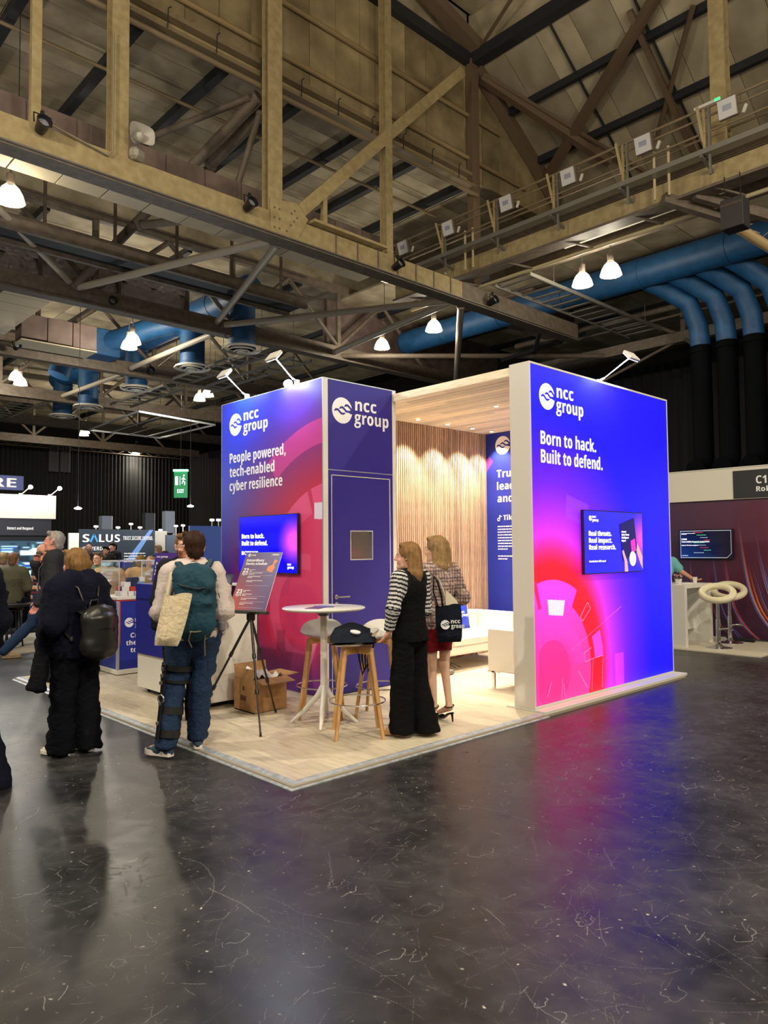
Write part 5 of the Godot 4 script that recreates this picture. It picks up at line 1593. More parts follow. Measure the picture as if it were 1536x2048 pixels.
	for q in [[4.03, 4.035, -9.91, -9.32], [4.615, 4.62, -9.91, -9.32]]: part_box(t, "side_pane", M["pane"], q[0], q[1], 1.04, 1.50, q[2], q[3])
	for q in [[-9.325, -9.32], [-9.91, -9.905]]: part_box(t, "side_pane", M["pane"], 4.035, 4.615, 1.04, 1.50, q[0], q[1])
	part_box(t, "lid_pane", M["pane"], 4.03, 4.62, 1.50, 1.506, -9.91, -9.32)
	var edge := mat("acrylic_edge", c8(226, 226, 230), 0.2)
	for q in [[4.03, -9.91], [4.03, -9.332], [4.608, -9.332], [4.608, -9.91]]: part_box(t, "corner_strip", edge, q[0], q[0] + 0.012, 1.04, 1.506, q[1], q[1] + 0.012)
	for q in [[4.03, 4.62, -9.332, -9.32], [4.03, 4.62, -9.91, -9.898], [4.03, 4.042, -9.91, -9.32], [4.608, 4.62, -9.91, -9.32]]: part_box(t, "top_strip", edge, q[0], q[1], 1.495, 1.508, q[2], q[3])
	# prize packets piled inside
	var pr := RandomNumberGenerator.new()
	pr.seed = 8
	var pm := [mat("packet_white", c8(226, 226, 228), 0.5), mat("packet_navy", c8(34, 34, 84), 0.5), mat("packet_red", c8(200, 52, 44), 0.5), mat("packet_sky", c8(110, 160, 216), 0.5)]
	for k in 34:
		var lv := 0 if k < 15 else (1 if k < 25 else (2 if k < 31 else 3))
		var idx: int = k - [0, 15, 25, 31][lv]
		var ix: int = idx % [5, 4, 3, 3][lv]
		var iz: int = idx / [5, 4, 3, 3][lv]
		var kind := pr.randi() % 4 if lv > 0 else (0 if pr.randf() < 0.7 else pr.randi() % 3)
		var p := thing("prize_packet", ["small white prize packet in the clear case", "small navy prize packet in the clear case", "small red prize packet in the clear case", "small sky blue prize packet in the clear case"][kind], "packet", Vector3(4.14 + ix * 0.088 + lv * 0.03, 1.041 + lv * 0.0605, -9.41 - 0.09 * iz - lv * 0.02), 0.0, "prize packets in the clear case")
		b = MB.new(); b.box(Vector3(0, 0.03, 0), Vector3(0.072, 0.06, 0.066), Basis(YP, pr.randf_range(-0.15, 0.15)), 0.003); obj("carton", b, pm[kind], p)
	# high table
	t = thing("high_table", "round white high table on a splayed white pedestal", "table", Vector3(4.30, 0.03, -5.40))
	b = MB.new()
	b.lathe(Vector3(0, 1.045, 0), [Vector2(0, 0), Vector2(0.36, 0.0), Vector2(0.385, 0.012), Vector2(0.388, 0.02), Vector2(0.38, 0.026), Vector2(0, 0.026)], 48)
	obj("table_top", b, M["white_gloss"], t)
	b = MB.new(); b.lathe(Vector3(0, 0.99, 0), [Vector2(0.045, 0.0), Vector2(0.06, 0.02), Vector2(0.12, 0.055), Vector2(0, 0.055)], 20); obj("top_bracket", b, M["black_plastic"], t)
	b = MB.new(); b.lathe(Vector3.ZERO, [Vector2(0.036, 0.30), Vector2(0.033, 0.45), Vector2(0.033, 1.0)], 20); b.lathe(Vector3(0, 0.25, 0), [Vector2(0, 0), Vector2(0.03, 0.0), Vector2(0.042, 0.05), Vector2(0.036, 0.09)], 20); obj("column", b, M["white_gloss"], t)
	for k in 4:
		var a := 2.35 + TAU * k / 4.0
		var d := Vector3(cos(a), 0, sin(a))
		b = MB.new(); b.tube([d * 0.01 + YP * 0.34, d * 0.06 + YP * 0.25, d * 0.20 + YP * 0.10, d * 0.31 + YP * 0.006], [0.03, 0.027, 0.021, 0.013], 10); obj("foot", b, M["white_gloss"], t)
	for k in 3:
		var p := thing("brochure", ["open brochure with purple print on the high table", "blue brochure on the high table, nearest the door", "pale brochure overlapping the blue one on the high table"][k], "brochure", Vector3(4.3, 1.102, -5.4), 0.0, "brochures on the high table")
		b = W(p); b.box(Vector3(4.18 + k * 0.13, 1.1035 + k * 0.001, -5.36 - k * 0.05), Vector3(0.2, 0.003, 0.14), Basis(YP, 0.5 + k * 0.7)); obj("cover", b, [mat("brochure_violet", c8(84, 60, 130), 0.4), mat("brochure_blue", c8(80, 90, 170), 0.4), mat("brochure_pale", c8(196, 192, 214), 0.4)][k], p)
	bar_stool(Vector3(4.48, 0.03, -5.66), -0.75, "white shell bar stool with beech legs standing free by the storage corner")
	bar_stool(Vector3(4.24, 0.03, -4.86), -2.2, "white shell bar stool with a dark jacket on its seat")
	bar_stool(Vector3(4.86, 0.03, -5.22), -1.0, "white shell bar stool standing behind the one with the jacket")
	# folded jacket on the front stool
	t = thing("folded_jacket", "dark navy folded jacket with a white label on the bar stool", "jacket", Vector3(4.22, 0.84, -4.89))
	b = MB.new()
	for side in 2:
		var g := []
		for i in 19:
			var row := []
			for j in 25:
				var u := i / 18.0 * 2.0 - 1.0; var v := j / 24.0 * 2.0 - 1.0
				var ed := clampf((1.0 - maxf(absf(u), absf(v))) * 5.0, 0.0, 1.0)
				var y := 0.0
				if side == 0: y = 0.03 + 0.085 * ed * (0.75 + 0.3 * sin(u * 3.0 + v * 2.0) + 0.12 * sin(v * 9.0 + u * 4.0)) + 0.05 * maxf(0.0, v)
				else: y = 0.012 + 0.03 * maxf(0.0, v)
				row.append(Vector3(u * 0.185 + 0.02 * sin(v * 5.0), y - 0.02, v * 0.22))
			g.append(row)
		b.grid(g, side == 1)
	var jm := cloth("jacket_navy", c8(26, 32, 44), 0.75)
	var jo := obj("cloth", b, jm, t)
	jo.rotation.y = 2.45
	b = MB.new(); b.lathe(Vector3(-0.06, 0.085, 0.10), [Vector2(0, 0.0), Vector2(0.045, 0.0), Vector2(0.045, 0.008), Vector2(0, 0.01)], 18, Basis(XP, 0.25)); obj("label_patch", b, wl, t)
	t = thing("dangling_straps", "black lanyard straps dangling under the bar stool seat", "straps", Vector3(4.40, 0.74, -4.95))
	for k in 5:
		part_tube(t, "strap", M["black"], [Vector3(4.36 + k * 0.03, 0.80, -4.98 + k * 0.02), Vector3(4.35 + k * 0.035, 0.66, -4.96), Vector3(4.38 + k * 0.02, 0.52 + 0.03 * (k % 3), -4.95), Vector3(4.42 + k * 0.015, 0.60, -4.94)], 0.009, 6)
	# easel with the schedule
	var foot := [Vector3(3.60, 0.035, -5.40), Vector3(4.23, 0.035, -6.08), Vector3(3.37, 0.035, -6.14)]
	var head := Vector3(3.80, 1.02, -5.86)
	t = thing("easel", "black tripod easel holding the schedule board", "easel", Vector3(3.78, 0.03, -5.87))
	for k in 3:
		var f: Vector3 = foot[k]
		b = W(t)
		b.tube([head, head.lerp(f, 0.36)], 0.013, 8)
		b.tube([head.lerp(f, 0.34), head.lerp(f, 0.66)], 0.0105, 8)
		b.tube([head.lerp(f, 0.64), f + YP * 0.01], 0.008, 8)
		for q in [0.35, 0.65]: b.tube([head.lerp(f, q - 0.02), head.lerp(f, q + 0.02)], 0.018, 8)
		b.tube([f + YP * 0.03, f - YP * 0.002], [0.009, 0.013], 8)
		obj("leg", b, M["black_plastic"], t)
	b = W(t); b.box(head, Vector3(0.07, 0.09, 0.07), Basis.IDENTITY, 0.015); obj("head", b, M["black_plastic"], t)
	var px := Vector3(0.34, 0, 0.94).normalized(); var lean := Vector3(0.28 * 0.94, 0.54, -0.28 * 0.34)
	var pn := px.cross(lean).normalized()
	var p0 := Vector3(3.72, 1.075, -5.93) - px * 0.13
	b = W(t)
	b.tube([head, head + lean * 0.9 + pn * -0.03], 0.011, 8)
	b.box(p0 + px * 0.21 - lean.normalized() * 0.012 + pn * 0.0, Vector3(0.50, 0.02, 0.05), Basis(px, lean.normalized(), pn), 0.003)
	obj("tray", b, M["black_plastic"], t)
	t = thing("schedule_board", "purple and orange board listing the Extraordinary Stories schedule", "poster board", p0)
	b = W(t); b.box(p0 + px * 0.21 + lean * 0.5 - pn * 0.004, Vector3(0.42, lean.length(), 0.006), Basis(px, lean.normalized(), pn)); obj("foam_board", b, M["white_letters"], t)
	b = W(t); b.quad(p0, p0 + px * 0.42, p0 + px * 0.42 + lean, p0 + lean); obj("print", b, img_mat("schedule_print", print_gradient(48, 64, c8(60, 46, 116), c8(62, 46, 122), c8(198, 72, 48), c8(62, 44, 124)), 0.35), t)
	var ly := lean.normalized(); var L := lean.length()
	var at := func(u: float, v: float) -> Vector3: return p0 + px * u + ly * (v * L) + pn * 0.0012
	text("Extraordinary", at.call(0.035, 0.835), px, ly, 0.205, 0.026, wl, t)
	text("Stories schedule", at.call(0.035, 0.775), px, ly, 0.25, 0.026, wl, t)
	text("22", at.call(0.03, 0.645), px, ly, 0.062, 0.042, wl, t)
	text("April", at.call(0.025, 0.60), px, ly, 0.065, 0.026, wl, t, false)
	text("23", at.call(0.03, 0.285), px, ly, 0.062, 0.042, wl, t)
	text("April", at.call(0.025, 0.24), px, ly, 0.065, 0.026, wl, t, false)
	logo(t, at.call(0.05, 0.945), px, ly, 0.016, wl, mat("poster_violet", c8(74, 54, 132), 0.35))
	text("ncc group", at.call(0.072, 0.938), px, ly, 0.05, 0.014, wl, t)
	text("CYBERUK", at.call(0.31, 0.94), px, ly, 0.085, 0.016, wl, t)
	for k in 8:
		lines_of_print(t, at.call(0.105, [0.685, 0.63, 0.57, 0.50, 0.33, 0.27, 0.20, 0.12][k]), px, ly, [0.07, 0.18, 0.15, 0.19, 0.09, 0.12, 0.19, 0.16][k], 2, 0.013, 0.005, wl, 30 + k)
	b = W(t)
	for v in [0.655, 0.59, 0.42, 0.24, 0.15, 0.05]: b.quad(at.call(0.105, v), at.call(0.38, v), at.call(0.38, v + 0.002), at.call(0.105, v + 0.002))
	obj("rule_lines", b, wl, t)
	b = W(t); b.prism(PackedVector2Array([Vector2(0, 0), Vector2(0.07, -0.02), Vector2(0.085, 0.03), Vector2(0.07, 0.07), Vector2(0.1, 0.1), Vector2(0.06, 0.12), Vector2(0.05, 0.06), Vector2(0.005, 0.04)]), at.call(0.30, 0.68), px, ly, 0.0004); obj("orange_figure_print", b, mat("poster_orange", c8(214, 110, 50), 0.35), t)
	# cardboard box with packing paper
	t = thing("cardboard_box", "open brown cardboard box with paper beside the counter", "box", Vector3(4.2, 0.035, -6.3))
	var card := mat("cardboard", c8(176, 134, 88), 0.8)
	card.albedo_texture = noise_tex(77, 0.02, Color(0.86, 0.84, 0.82), Color(1, 1, 1), 256, 4)
	triplanar(card, 2.0)
	var X0 := 4.03; var X1 := 4.42; var Z0 := -6.52; var Z1 := -6.16
	part_box(t, "side", card, X0, X0 + 0.008, 0.035, 0.36, Z0, Z1); part_box(t, "side", card, X1 - 0.008, X1, 0.035, 0.36, Z0, Z1)
	part_box(t, "side", card, X0 + 0.008, X1 - 0.008, 0.035, 0.36, Z0, Z0 + 0.008); part_box(t, "side", card, X0 + 0.008, X1 - 0.008, 0.035, 0.36, Z1 - 0.008, Z1)
	part_box(t, "bottom", card, X0, X1, 0.035, 0.043, Z0, Z1)
	b = W(t); b.bar(Vector3(X0 + 0.2, 0.36, Z1), Vector3(X0 + 0.2, 0.33, Z1 + 0.15), 0.38, 0.006); obj("flap", b, card, t)
	b = W(t); b.bar(Vector3(X1, 0.36, -6.34), Vector3(X1 + 0.16, 0.37, -6.34), 0.34, 0.006); obj("flap", b, card, t)
	b = W(t); b.bar(Vector3(X0, 0.36, -6.34), Vector3(X0 + 0.03, 0.45, -6.34), 0.34, 0.006, XP); obj("flap", b, card, t)
	b = W(t); b.bar(Vector3(X0 + 0.2, 0.36, Z0), Vector3(X0 + 0.2, 0.48, Z0 - 0.02), 0.38, 0.006, ZP); obj("flap", b, card, t)
	b = W(t)
	var g := []
	for i in 10:
		var row := []
		for j in 10: row.append(Vector3(X0 + 0.03 + i * 0.037, 0.35 + 0.03 * sin(i * 2.3 + j) + 0.03 * sin(j * 1.7 + i * 0.6) + (0.05 if i < 5 else 0.0), Z0 + 0.02 + j * 0.036))
		g.append(row)
	b.grid(g, true); obj("packing_paper", b, M["white_gloss"], t)
	b = W(t); b.span(4.026, 4.0295, 0.14, 0.19, -6.40, -6.30); b.span(4.026, 4.0295, 0.24, 0.28, -6.36, -6.33); obj("stamp_mark", b, mat("stamp_ink", c8(96, 62, 40), 0.8), t)
	# sofas in the lounge
	sofa(Vector3(7.55, 0.03, -6.745), 0.0, 2.1, "long white leather sofa against the slatted wall")
	sofa(Vector3(7.7, 0.03, -5.0), PI, 2.04, "white leather sofa backed against the backlit wall, its arm turned to the aisle")
	t = thing("cushion", "bright blue cushion with white logo on the white sofa", "cushion", Vector3(8.0, 0.47, -6.92))
	b = MB.new()
	var CB := Basis(XP, -0.22)
	for side in 2:
		var gg := []
		for i in 13:
			var row := []
			for j in 13:
				var u := i / 6.0 - 1.0; var v := j / 6.0 - 1.0
				var th := 0.07 * pow(maxf(0.0, (1.0 - pow(absf(u), 3.0)) * (1.0 - pow(absf(v), 3.0))), 0.6)
				var pin := 1.0 - 0.06 * (1.0 - pow(absf(u * v), 0.5))
				row.append(CB * Vector3(u * 0.215 * pin, 0.225 + v * 0.215 * pin, th if side == 0 else -th))
			gg.append(row)
		b.grid(gg, side == 1)
	obj("cover", b, mat("cushion_blue", c8(28, 60, 196), 0.7), t)
	var co := Vector3(8.0, 0.47, -6.92)
	text("ncc", co + CB * Vector3(-0.02, 0.225, 0.073), XP, CB.y, 0.09, 0.04, wl, t)
	text("group", co + CB * Vector3(-0.025, 0.18, 0.073), XP, CB.y, 0.15, 0.04, wl, t)
	logo(t, co + CB * Vector3(-0.08, 0.215, 0.072), XP, CB.y, 0.042, wl, M["cushion_blue"])
	t = thing("floor_socket", "grey power socket with cables under the sofa", "socket", Vector3(7.0, 0.035, -6.3))
	part_box(t, "box", mat("socket_grey", c8(120, 116, 110), 0.5), 7.0, 7.1, 0.035, 0.09, -6.35, -6.25, 0.01)
	for k in 3: part_tube(t, "cable", M["black"], [Vector3(7.05, 0.07, -6.3), Vector3(7.1 + k * 0.05, 0.15, -6.4), Vector3(7.3 + k * 0.1, 0.05, -6.5)], 0.006, 5)

func sofa(at: Vector3, turn: float, w: float, label: String) -> void:
	var t := thing("sofa", label, "sofa", at, turn, "white sofas in the lounge")
	var lea := mat("sofa_white", c8(226, 220, 208), 0.45)
	var box_ := func(called: String, x0: float, x1: float, y0: float, y1: float, z0: float, z1: float, bev: float) -> void:
		var b := MB.new()
		b.span(x0, x1, y0, y1, z0, z1, bev)
		obj(called, b, lea, t)
	var h := w * 0.5
	box_.call("base", -h + 0.12, h - 0.12, 0.20, 0.32, -0.36, 0.36, 0.02)
	box_.call("backrest", -h + 0.12, h - 0.12, 0.32, 0.70, -0.38, -0.24, 0.03)
	box_.call("arm", -h, -h + 0.12, 0.20, 0.69, -0.38, 0.38, 0.015)
	box_.call("arm", h - 0.12, h, 0.20, 0.69, -0.38, 0.38, 0.015)
	for k in 3:
		var cw := (w - 0.24) / 3.0
		var b := MB.new()
		var g := []
		for i in 13:
			var row := []
			for j in 13:
				var u := i / 6.0 - 1.0; var v := j / 6.0 - 1.0
				var e := (1.0 - pow(absf(u), 5.0)) * (1.0 - pow(absf(v), 5.0))
				row.append(Vector3(-h + 0.12 + cw * (k + 0.5) + u * (cw * 0.5 - 0.004), 0.40 + 0.06 * pow(maxf(e, 0.0), 0.5), 0.06 + v * 0.305))
			g.append(row)
		b.grid(g, true)
		b.span(-h + 0.12 + cw * k + 0.004, -h + 0.12 + cw * (k + 1) - 0.004, 0.32, 0.402, -0.245, 0.365, 0.01)
		obj("seat_cushion", b, lea, t)
	for q in [[-1.0, -1.0], [-1.0, 1.0], [1.0, -1.0], [1.0, 1.0]]:
		var b := MB.new()
		b.span(q[0] * (h - 0.05) - 0.012, q[0] * (h - 0.05) + 0.012, 0.0, 0.20, q[1] * 0.33 - 0.02, q[1] * 0.33 + 0.02)
		b.span(q[0] * (h - 0.05) - 0.012, q[0] * (h - 0.05) + 0.012, 0.18, 0.20, q[1] * 0.33 - 0.08, q[1] * 0.33 + 0.08)
		obj("leg", b, M["chrome"], t)

# ------------------------------------------------------------------ neighbouring stands
func stand_wall(called: String, label: String, r: Array, z: float, thick: float, m: Material) -> Node3D:
	# r: pixel rectangle x0,y0,x1,y1 on the plane z, standing on the floor
	var a := on(r[0], r[1], 2, z); var c := on(r[2], r[3], 2, z)
	var t := thing(called, label, "exhibition wall", Vector3((a.x + c.x) * 0.5, 0, z))
	part_box(t, "panel", m, a.x, c.x, 0.0, (a.y + c.y) * 0.5, z - thick, z)
	return t

func neighbours() -> void:
	var t: Node3D
	var b: MB
	var wl: Material = M["white_letters"]
	# stand to the right: streak print wall, header, desk, stools
	t = thing("streak_wall", "purple wall with orange and blue light streaks, white header above", "exhibition wall", Vector3(13.25, 0, -5))
	part_box(t, "core", M["white_frame"], 13.2, 13.3, 0.0, 2.98, -11.0, 0.5)
	b = W(t); b.quad(Vector3(13.195, 0.04, -8.2), Vector3(13.195, 0.04, -3.6), Vector3(13.195, 2.44, -3.6), Vector3(13.195, 2.44, -8.2)); obj("wall_print", b, img_mat("streaks", print_streaks(), 0.4), t)
	part_box(t, "header", mat("header_white", c8(214, 208, 196), 0.6), 13.14, 13.2, 2.44, 2.985, -11.0, -3.0)
	part_box(t, "header_cap", M["white_frame"], 13.13, 13.2, 2.985, 3.0, -11.0, -3.0)
	part_box(t, "name_board", mat("board_black", c8(30, 29, 34), 0.5), 13.128, 13.14, 2.45, 2.93, -5.08, -3.4)
	text("C11", Vector3(13.126, 2.69, -4.70), ZP, YP, 0.26, 0.13, wl, t)
	text("Roke", Vector3(13.126, 2.555, -4.70), ZP, YP, 0.30, 0.085, wl, t)
	t = thing("neighbour_floor", "pale raised floor of the stand with the streak wall", "platform", Vector3(12.3, 0, -6))
	part_box(t, "board", mat("pale_floor", c8(206, 198, 180), 0.45), 11.35, 13.2, 0.0, 0.03, -9.0, -4.08, 0.004)
	t = tv("code_television", "black television showing code text on the streak wall", Vector3(13.13, 1.40, -6.07), ZP, 0.96, 0.53, print_gradient(40, 24, c8(14, 22, 60), c8(16, 12, 24), c8(20, 50, 120), c8(16, 12, 24)), 0.7)
	var lit: Material = M["screen_letters"]
	text("Vulnerability Research Automation", Vector3(13.129, 1.70, -6.02), ZP, YP, 0.5, 0.024, lit, t)
	text("Expert VR team support", Vector3(13.129, 1.64, -6.02), ZP, YP, 0.3, 0.017, lit, t)
	text("STRIX", Vector3(13.129, 1.745, -6.02), ZP, YP, 0.1, 0.026, lit, t)
	lines_of_print(t, Vector3(13.128, 1.86, -6.02), ZP, YP, 0.26, 2, 0.016, 0.008, lit, 51)
	lines_of_print(t, Vector3(13.128, 1.46, -6.02), ZP, YP, 0.3, 1, 0.014, 0.007, lit, 52)
	var codem := [glow("code_red", c8(220, 60, 60), 0.5, c8(220, 60, 60)), glow("code_green", c8(90, 210, 150), 0.5, c8(90, 210, 150)), glow("code_pale", c8(170, 190, 210), 0.5, c8(170, 190, 210))]
	for k in 9: lines_of_print(t, Vector3(13.128, 1.87 - k * 0.045, -5.80 + 0.06 * (k % 4)), ZP, YP, 0.5 - 0.06 * (k % 4), 1, 0.02, 0.009, codem[k % 3], 60 + k)
	b = W(t)
	for q in [[-6.04, 1.425, -6.037, 1.905], [-5.145, 1.50, -5.142, 1.905]]: b.quad(Vector3(13.1285, q[1], q[0]), Vector3(13.1285, q[1], q[2]), Vector3(13.1285, q[3], q[2]), Vector3(13.1285, q[3], q[0]))
	for q in [[1.902, -5.142], [1.425, -5.22]]: b.quad(Vector3(13.1285, q[0], -6.04), Vector3(13.1285, q[0], q[1]), Vector3(13.1285, q[0] + 0.004, q[1]), Vector3(13.1285, q[0] + 0.004, -6.04))
	b.quad(Vector3(13.1285, 1.425, -5.22), Vector3(13.1285, 1.50, -5.145), Vector3(13.1285, 1.504, -5.145), Vector3(13.1285, 1.429, -5.22))
	obj("screen_outline", b, lit, t)
	t = thing("demo_desk", "white panel ended demo desk before the streak wall", "desk", Vector3(11.9, 0.03, -5.45))
	part_box(t, "top", M["white_gloss"], 11.40, 12.42, 0.96, 1.02, -5.75, -5.20, 0.004)
	part_box(t, "end_panel", M["white_gloss"], 11.40, 11.48, 0.03, 0.96, -5.75, -5.20, 0.004)
	part_box(t, "end_panel", M["white_gloss"], 12.34, 12.42, 0.03, 0.96, -5.75, -5.20, 0.004)
	part_box(t, "modesty_panel", M["white_gloss"], 11.48, 12.34, 0.25, 0.42, -5.50, -5.47)
	part_box(t, "cable_box", M["white_gloss"], 11.95, 12.34, 0.04, 0.60, -5.74, -5.6)
	for k in 2:
		var p: Vector3 = [Vector3(11.80, 0.03, -4.86), Vector3(12.53, 0.03, -4.97)][k]
		t = thing("ring_stool", ["cream ring seat bar stool on a chrome pedestal before the demo desk", "cream ring seat bar stool on a chrome pedestal, closer to the streak wall"][k], "stool", p, 0.0, "ring seat stools at the demo desk")
		b = MB.new(); torus(b, Vector3(0, 0.86, 0), 0.215, 0.052, Basis(Vector3(0.37, 0, 0.93).normalized(), 0.46), 36, 14, 1.06, 1.06, 1.0); obj("ring_cushion", b, mat("cream_leather", c8(224, 216, 186), 0.4), t)
		b = MB.new(); b.lathe(Vector3(0, 0.745, 0), [Vector2(0, 0), Vector2(0.07, 0.0), Vector2(0.12, 0.03), Vector2(0.11, 0.045), Vector2(0, 0.04)], 24); obj("seat_pan", b, M["cream_leather"], t)
		b = MB.new(); b.lathe(Vector3.ZERO, [Vector2(0.035, 0.03), Vector2(0.035, 0.45), Vector2(0.026, 0.46), Vector2(0.026, 0.75)], 16); obj("pedestal", b, M["chrome"], t)
		b = MB.new(); b.lathe(Vector3.ZERO, [Vector2(0, 0), Vector2(0.20, 0), Vector2(0.20, 0.008), Vector2(0.08, 0.028), Vector2(0.04, 0.06), Vector2(0.035, 0.09)], 28); obj("base_disc", b, M["chrome"], t)
		b = MB.new(); b.tube([Vector3(0, 0.30, 0.03), Vector3(0.16, 0.30, 0.10), Vector3(0.0, 0.30, 0.22), Vector3(-0.16, 0.30, 0.10), Vector3(0, 0.30, 0.03)], 0.011, 8); obj("foot_rest", b, M["chrome"], t)
		b = MB.new(); b.tube([Vector3(0, 0.74, 0), Vector3(0.12, 0.72, 0.04), Vector3(0.2, 0.69, 0.06)], 0.006, 6); obj("lift_lever", b, M["chrome"], t)
	t = thing("flower_pot", "white square pot with small pink flowers on the demo desk", "plant pot", Vector3(11.62, 1.02, -5.40))
	b = MB.new(); b.lathe(Vector3.ZERO, [Vector2(0, 0), Vector2(0.05, 0), Vector2(0.062, 0.09), Vector2(0.055, 0.09), Vector2(0.05, 0.07), Vector2(0, 0.07)], 4); obj("pot", b, M["white_gloss"], t)
	b = MB.new()
	for k in 26:
		var d := Vector3(rng.randf_range(-0.06, 0.06), 0.10 + rng.randf() * 0.06, rng.randf_range(-0.06, 0.06))
		b.lathe(d, [Vector2(0, -0.01), Vector2(0.012, 0.0), Vector2(0, 0.008)], 5)
	obj("blossoms", b, mat("blossom", c8(222, 176, 176), 0.7), t)
	b = MB.new()
	for k in 26:
		var d := Vector3(rng.randf_range(-0.055, 0.055), 0.07, rng.randf_range(-0.055, 0.055))
		b.tube([d * 0.4 + YP * 0.06, d + YP * rng.randf_range(0.0, 0.06)], [0.004, 0.008], 4)
	obj("leaves", b, mat("leaf_dark", c8(44, 50, 40), 0.7), t)
	t = thing("paper_cup", "white paper cup on the demo desk", "cup", Vector3(12.12, 1.02, -5.35))
	b = MB.new(); b.lathe(Vector3.ZERO, [Vector2(0, 0), Vector2(0.028, 0), Vector2(0.038, 0.095), Vector2(0.04, 0.098), Vector2(0.036, 0.098), Vector2(0.027, 0.01), Vector2(0, 0.01)], 20); obj("cup_wall", b, M["white_gloss"], t)
	b = MB.new(); torus(b, Vector3(0, 0.098, 0), 0.038, 0.003, Basis.IDENTITY, 20, 6); obj("rolled_rim", b, M["white_gloss"], t)
	t = thing("desk_papers", "sheets of white paper on the demo desk", "papers", Vector3(11.95, 1.02, -5.4))
	for k in 2: part_box(t, "sheet", M["white_letters"], 11.72 + k * 0.2, 11.93 + k * 0.2, 1.021 + k * 0.002, 1.023 + k * 0.002, -5.5 + k * 0.03, -5.3 + k * 0.05)
	t = thing("power_strip", "black power strip and cables at the foot of the streak wall", "power strip", Vector3(12.9, 0.03, -4.9))
	part_box(t, "strip", M["black"], 12.8, 12.87, 0.03, 0.07, -5.1, -4.7, 0.005)
	for k in 3: part_tube(t, "cable", M["black"], [Vector3(12.85, 0.05, -5.1 + k * 0.1), Vector3(12.95, 0.06, -4.8 - k * 0.2), Vector3(13.05, 0.05, -4.4 - k * 0.3), Vector3(13.15, 0.04, -5.2 + k * 0.2)], 0.012, 6)
	# stand at the far left with its screen wall
	t = thing("response_stand", "stand with lit white header above a dark fascia reading Detect and Respond", "exhibition wall", Vector3(3.0, 0, -16.2))
	part_box(t, "header", M["header_white"], -2.0, 5.54, 2.31, 2.80, -16.3, -16.0)
	part_box(t, "fascia", mat("fascia_navy", c8(34, 36, 48), 0.5), -2.0, 5.46, 1.96, 2.31, -16.28, -16.02)
	part_box(t, "lower_panel", M["fascia_navy"], -2.0, 5.42, 0.0, 1.96, -16.28, -16.075)
	text("Detect and Respond", Vector3(4.60, 2.08, -16.018), XP, YP, 0.50, 0.055, wl, t)
	t = thing("screen_wall", "long bright screen wall showing a control room picture", "screen", Vector3(3.2, 1.0, -16.04))
	var si := Image.create(160, 40, false, Image.FORMAT_RGB8)
	var sr := RandomNumberGenerator.new()
	sr.seed = 3
	si.fill(c8(40, 62, 78))
	for k in 420:
		si.fill_rect(Rect2i(sr.randi_range(0, 159), sr.randi_range(3, 39), sr.randi_range(1, 7), sr.randi_range(1, 4)), [c8(200, 226, 234), c8(90, 150, 170), c8(22, 34, 44), c8(30, 60, 140), c8(150, 190, 200)][sr.randi() % 5])
	si.fill_rect(Rect2i(0, 0, 160, 3), c8(20, 24, 30))
	b = W(t); b.quad(Vector3(-1.9, 0.95, -16.05), Vector3(5.36, 0.95, -16.05), Vector3(5.36, 1.92, -16.05), Vector3(-1.9, 1.92, -16.05)); obj("screen", b, img_mat("control_room", si, 0.3, 0.9), t)
	part_box(t, "screen_frame", M["black"], -1.92, 5.40, 0.92, 0.95, -16.06, -16.03)
	arm_far(Vector3(4.95, 2.80, -16.0), "star bright floodlight standing on the lit white header")
	arm_far(Vector3(5.52, 2.80, -15.98), "bright floodlight on an arm past the end of the white header")
	t = thing("letter_sign", "purple sign with outlined letters RE above the white header", "sign", Vector3(4.9, 2.85, -17.5))
	part_box(t, "board", mat("sign_violet", c8(70, 78, 132), 0.5), 2.0, 5.35, 3.0, 3.32, -17.6, -17.5)
	text("RE", Vector3(4.70, 3.06, -17.495), XP, YP, 0.5, 0.2, wl, t)
	# far stands
	t = stand_wall("dark_stand_wall", "dark blue stand wall with big white letters and a light beam print", [158, 1059, 310, 1059], -26.0, 0.1, mat("stand_navy", c8(40, 50, 64), 0.5))
	var f := func(px: float, py: float) -> Vector3: return on(px, py, 2, -25.98)
	var a: Vector3 = f.call(165, 1084)
	text("S", a, XP, YP, (f.call(179, 1084) as Vector3).x - a.x, 0.27, wl, t)
	text("LUS", f.call(198, 1084), XP, YP, (f.call(240, 1084) as Vector3).x - (f.call(198, 1084) as Vector3).x, 0.27, wl, t)
	b = W(t)
	var q0: Vector3 = f.call(181, 1084); var q1: Vector3 = f.call(195, 1084)
	b.bar(q0, Vector3((q0.x + q1.x) * 0.5, q0.y + 0.27, q0.z), 0.06, 0.02, ZP); b.bar(q1, Vector3((q0.x + q1.x) * 0.5, q0.y + 0.27, q0.z), 0.06, 0.02, ZP)
	obj("open_letter_a", b, mat("letter_blue", c8(70, 160, 230), 0.5), t)
	text("GOVERDIAN", f.call(165, 1101), XP, YP, 1.05, 0.13, wl, t)
	text("TRUST.SECURE.DEFEND.", f.call(246, 1080), XP, YP, (f.call(306, 1080) as Vector3).x - (f.call(246, 1080) as Vector3).x, 0.14, wl, t)
	b = W(t)
	var l0: Vector3 = f.call(304, 1060); var l1: Vector3 = f.call(262, 1120)
	b.prism(PackedVector2Array([Vector2(l0.x - 0.1, l0.y), Vector2(l0.x + 0.05, l0.y), Vector2(l1.x + 0.12, l1.y), Vector2(l1.x - 0.18, l1.y)]), Vector3(0, 0, -25.985), XP, YP, 0.002)
	obj("light_beam_print", b, mat("beam_print", c8(110, 150, 215), 0.5), t)
	lines_of_print(t, f.call(248, 1108), XP, YP, 0.9, 4, 0.1, 0.035, wl, 70)
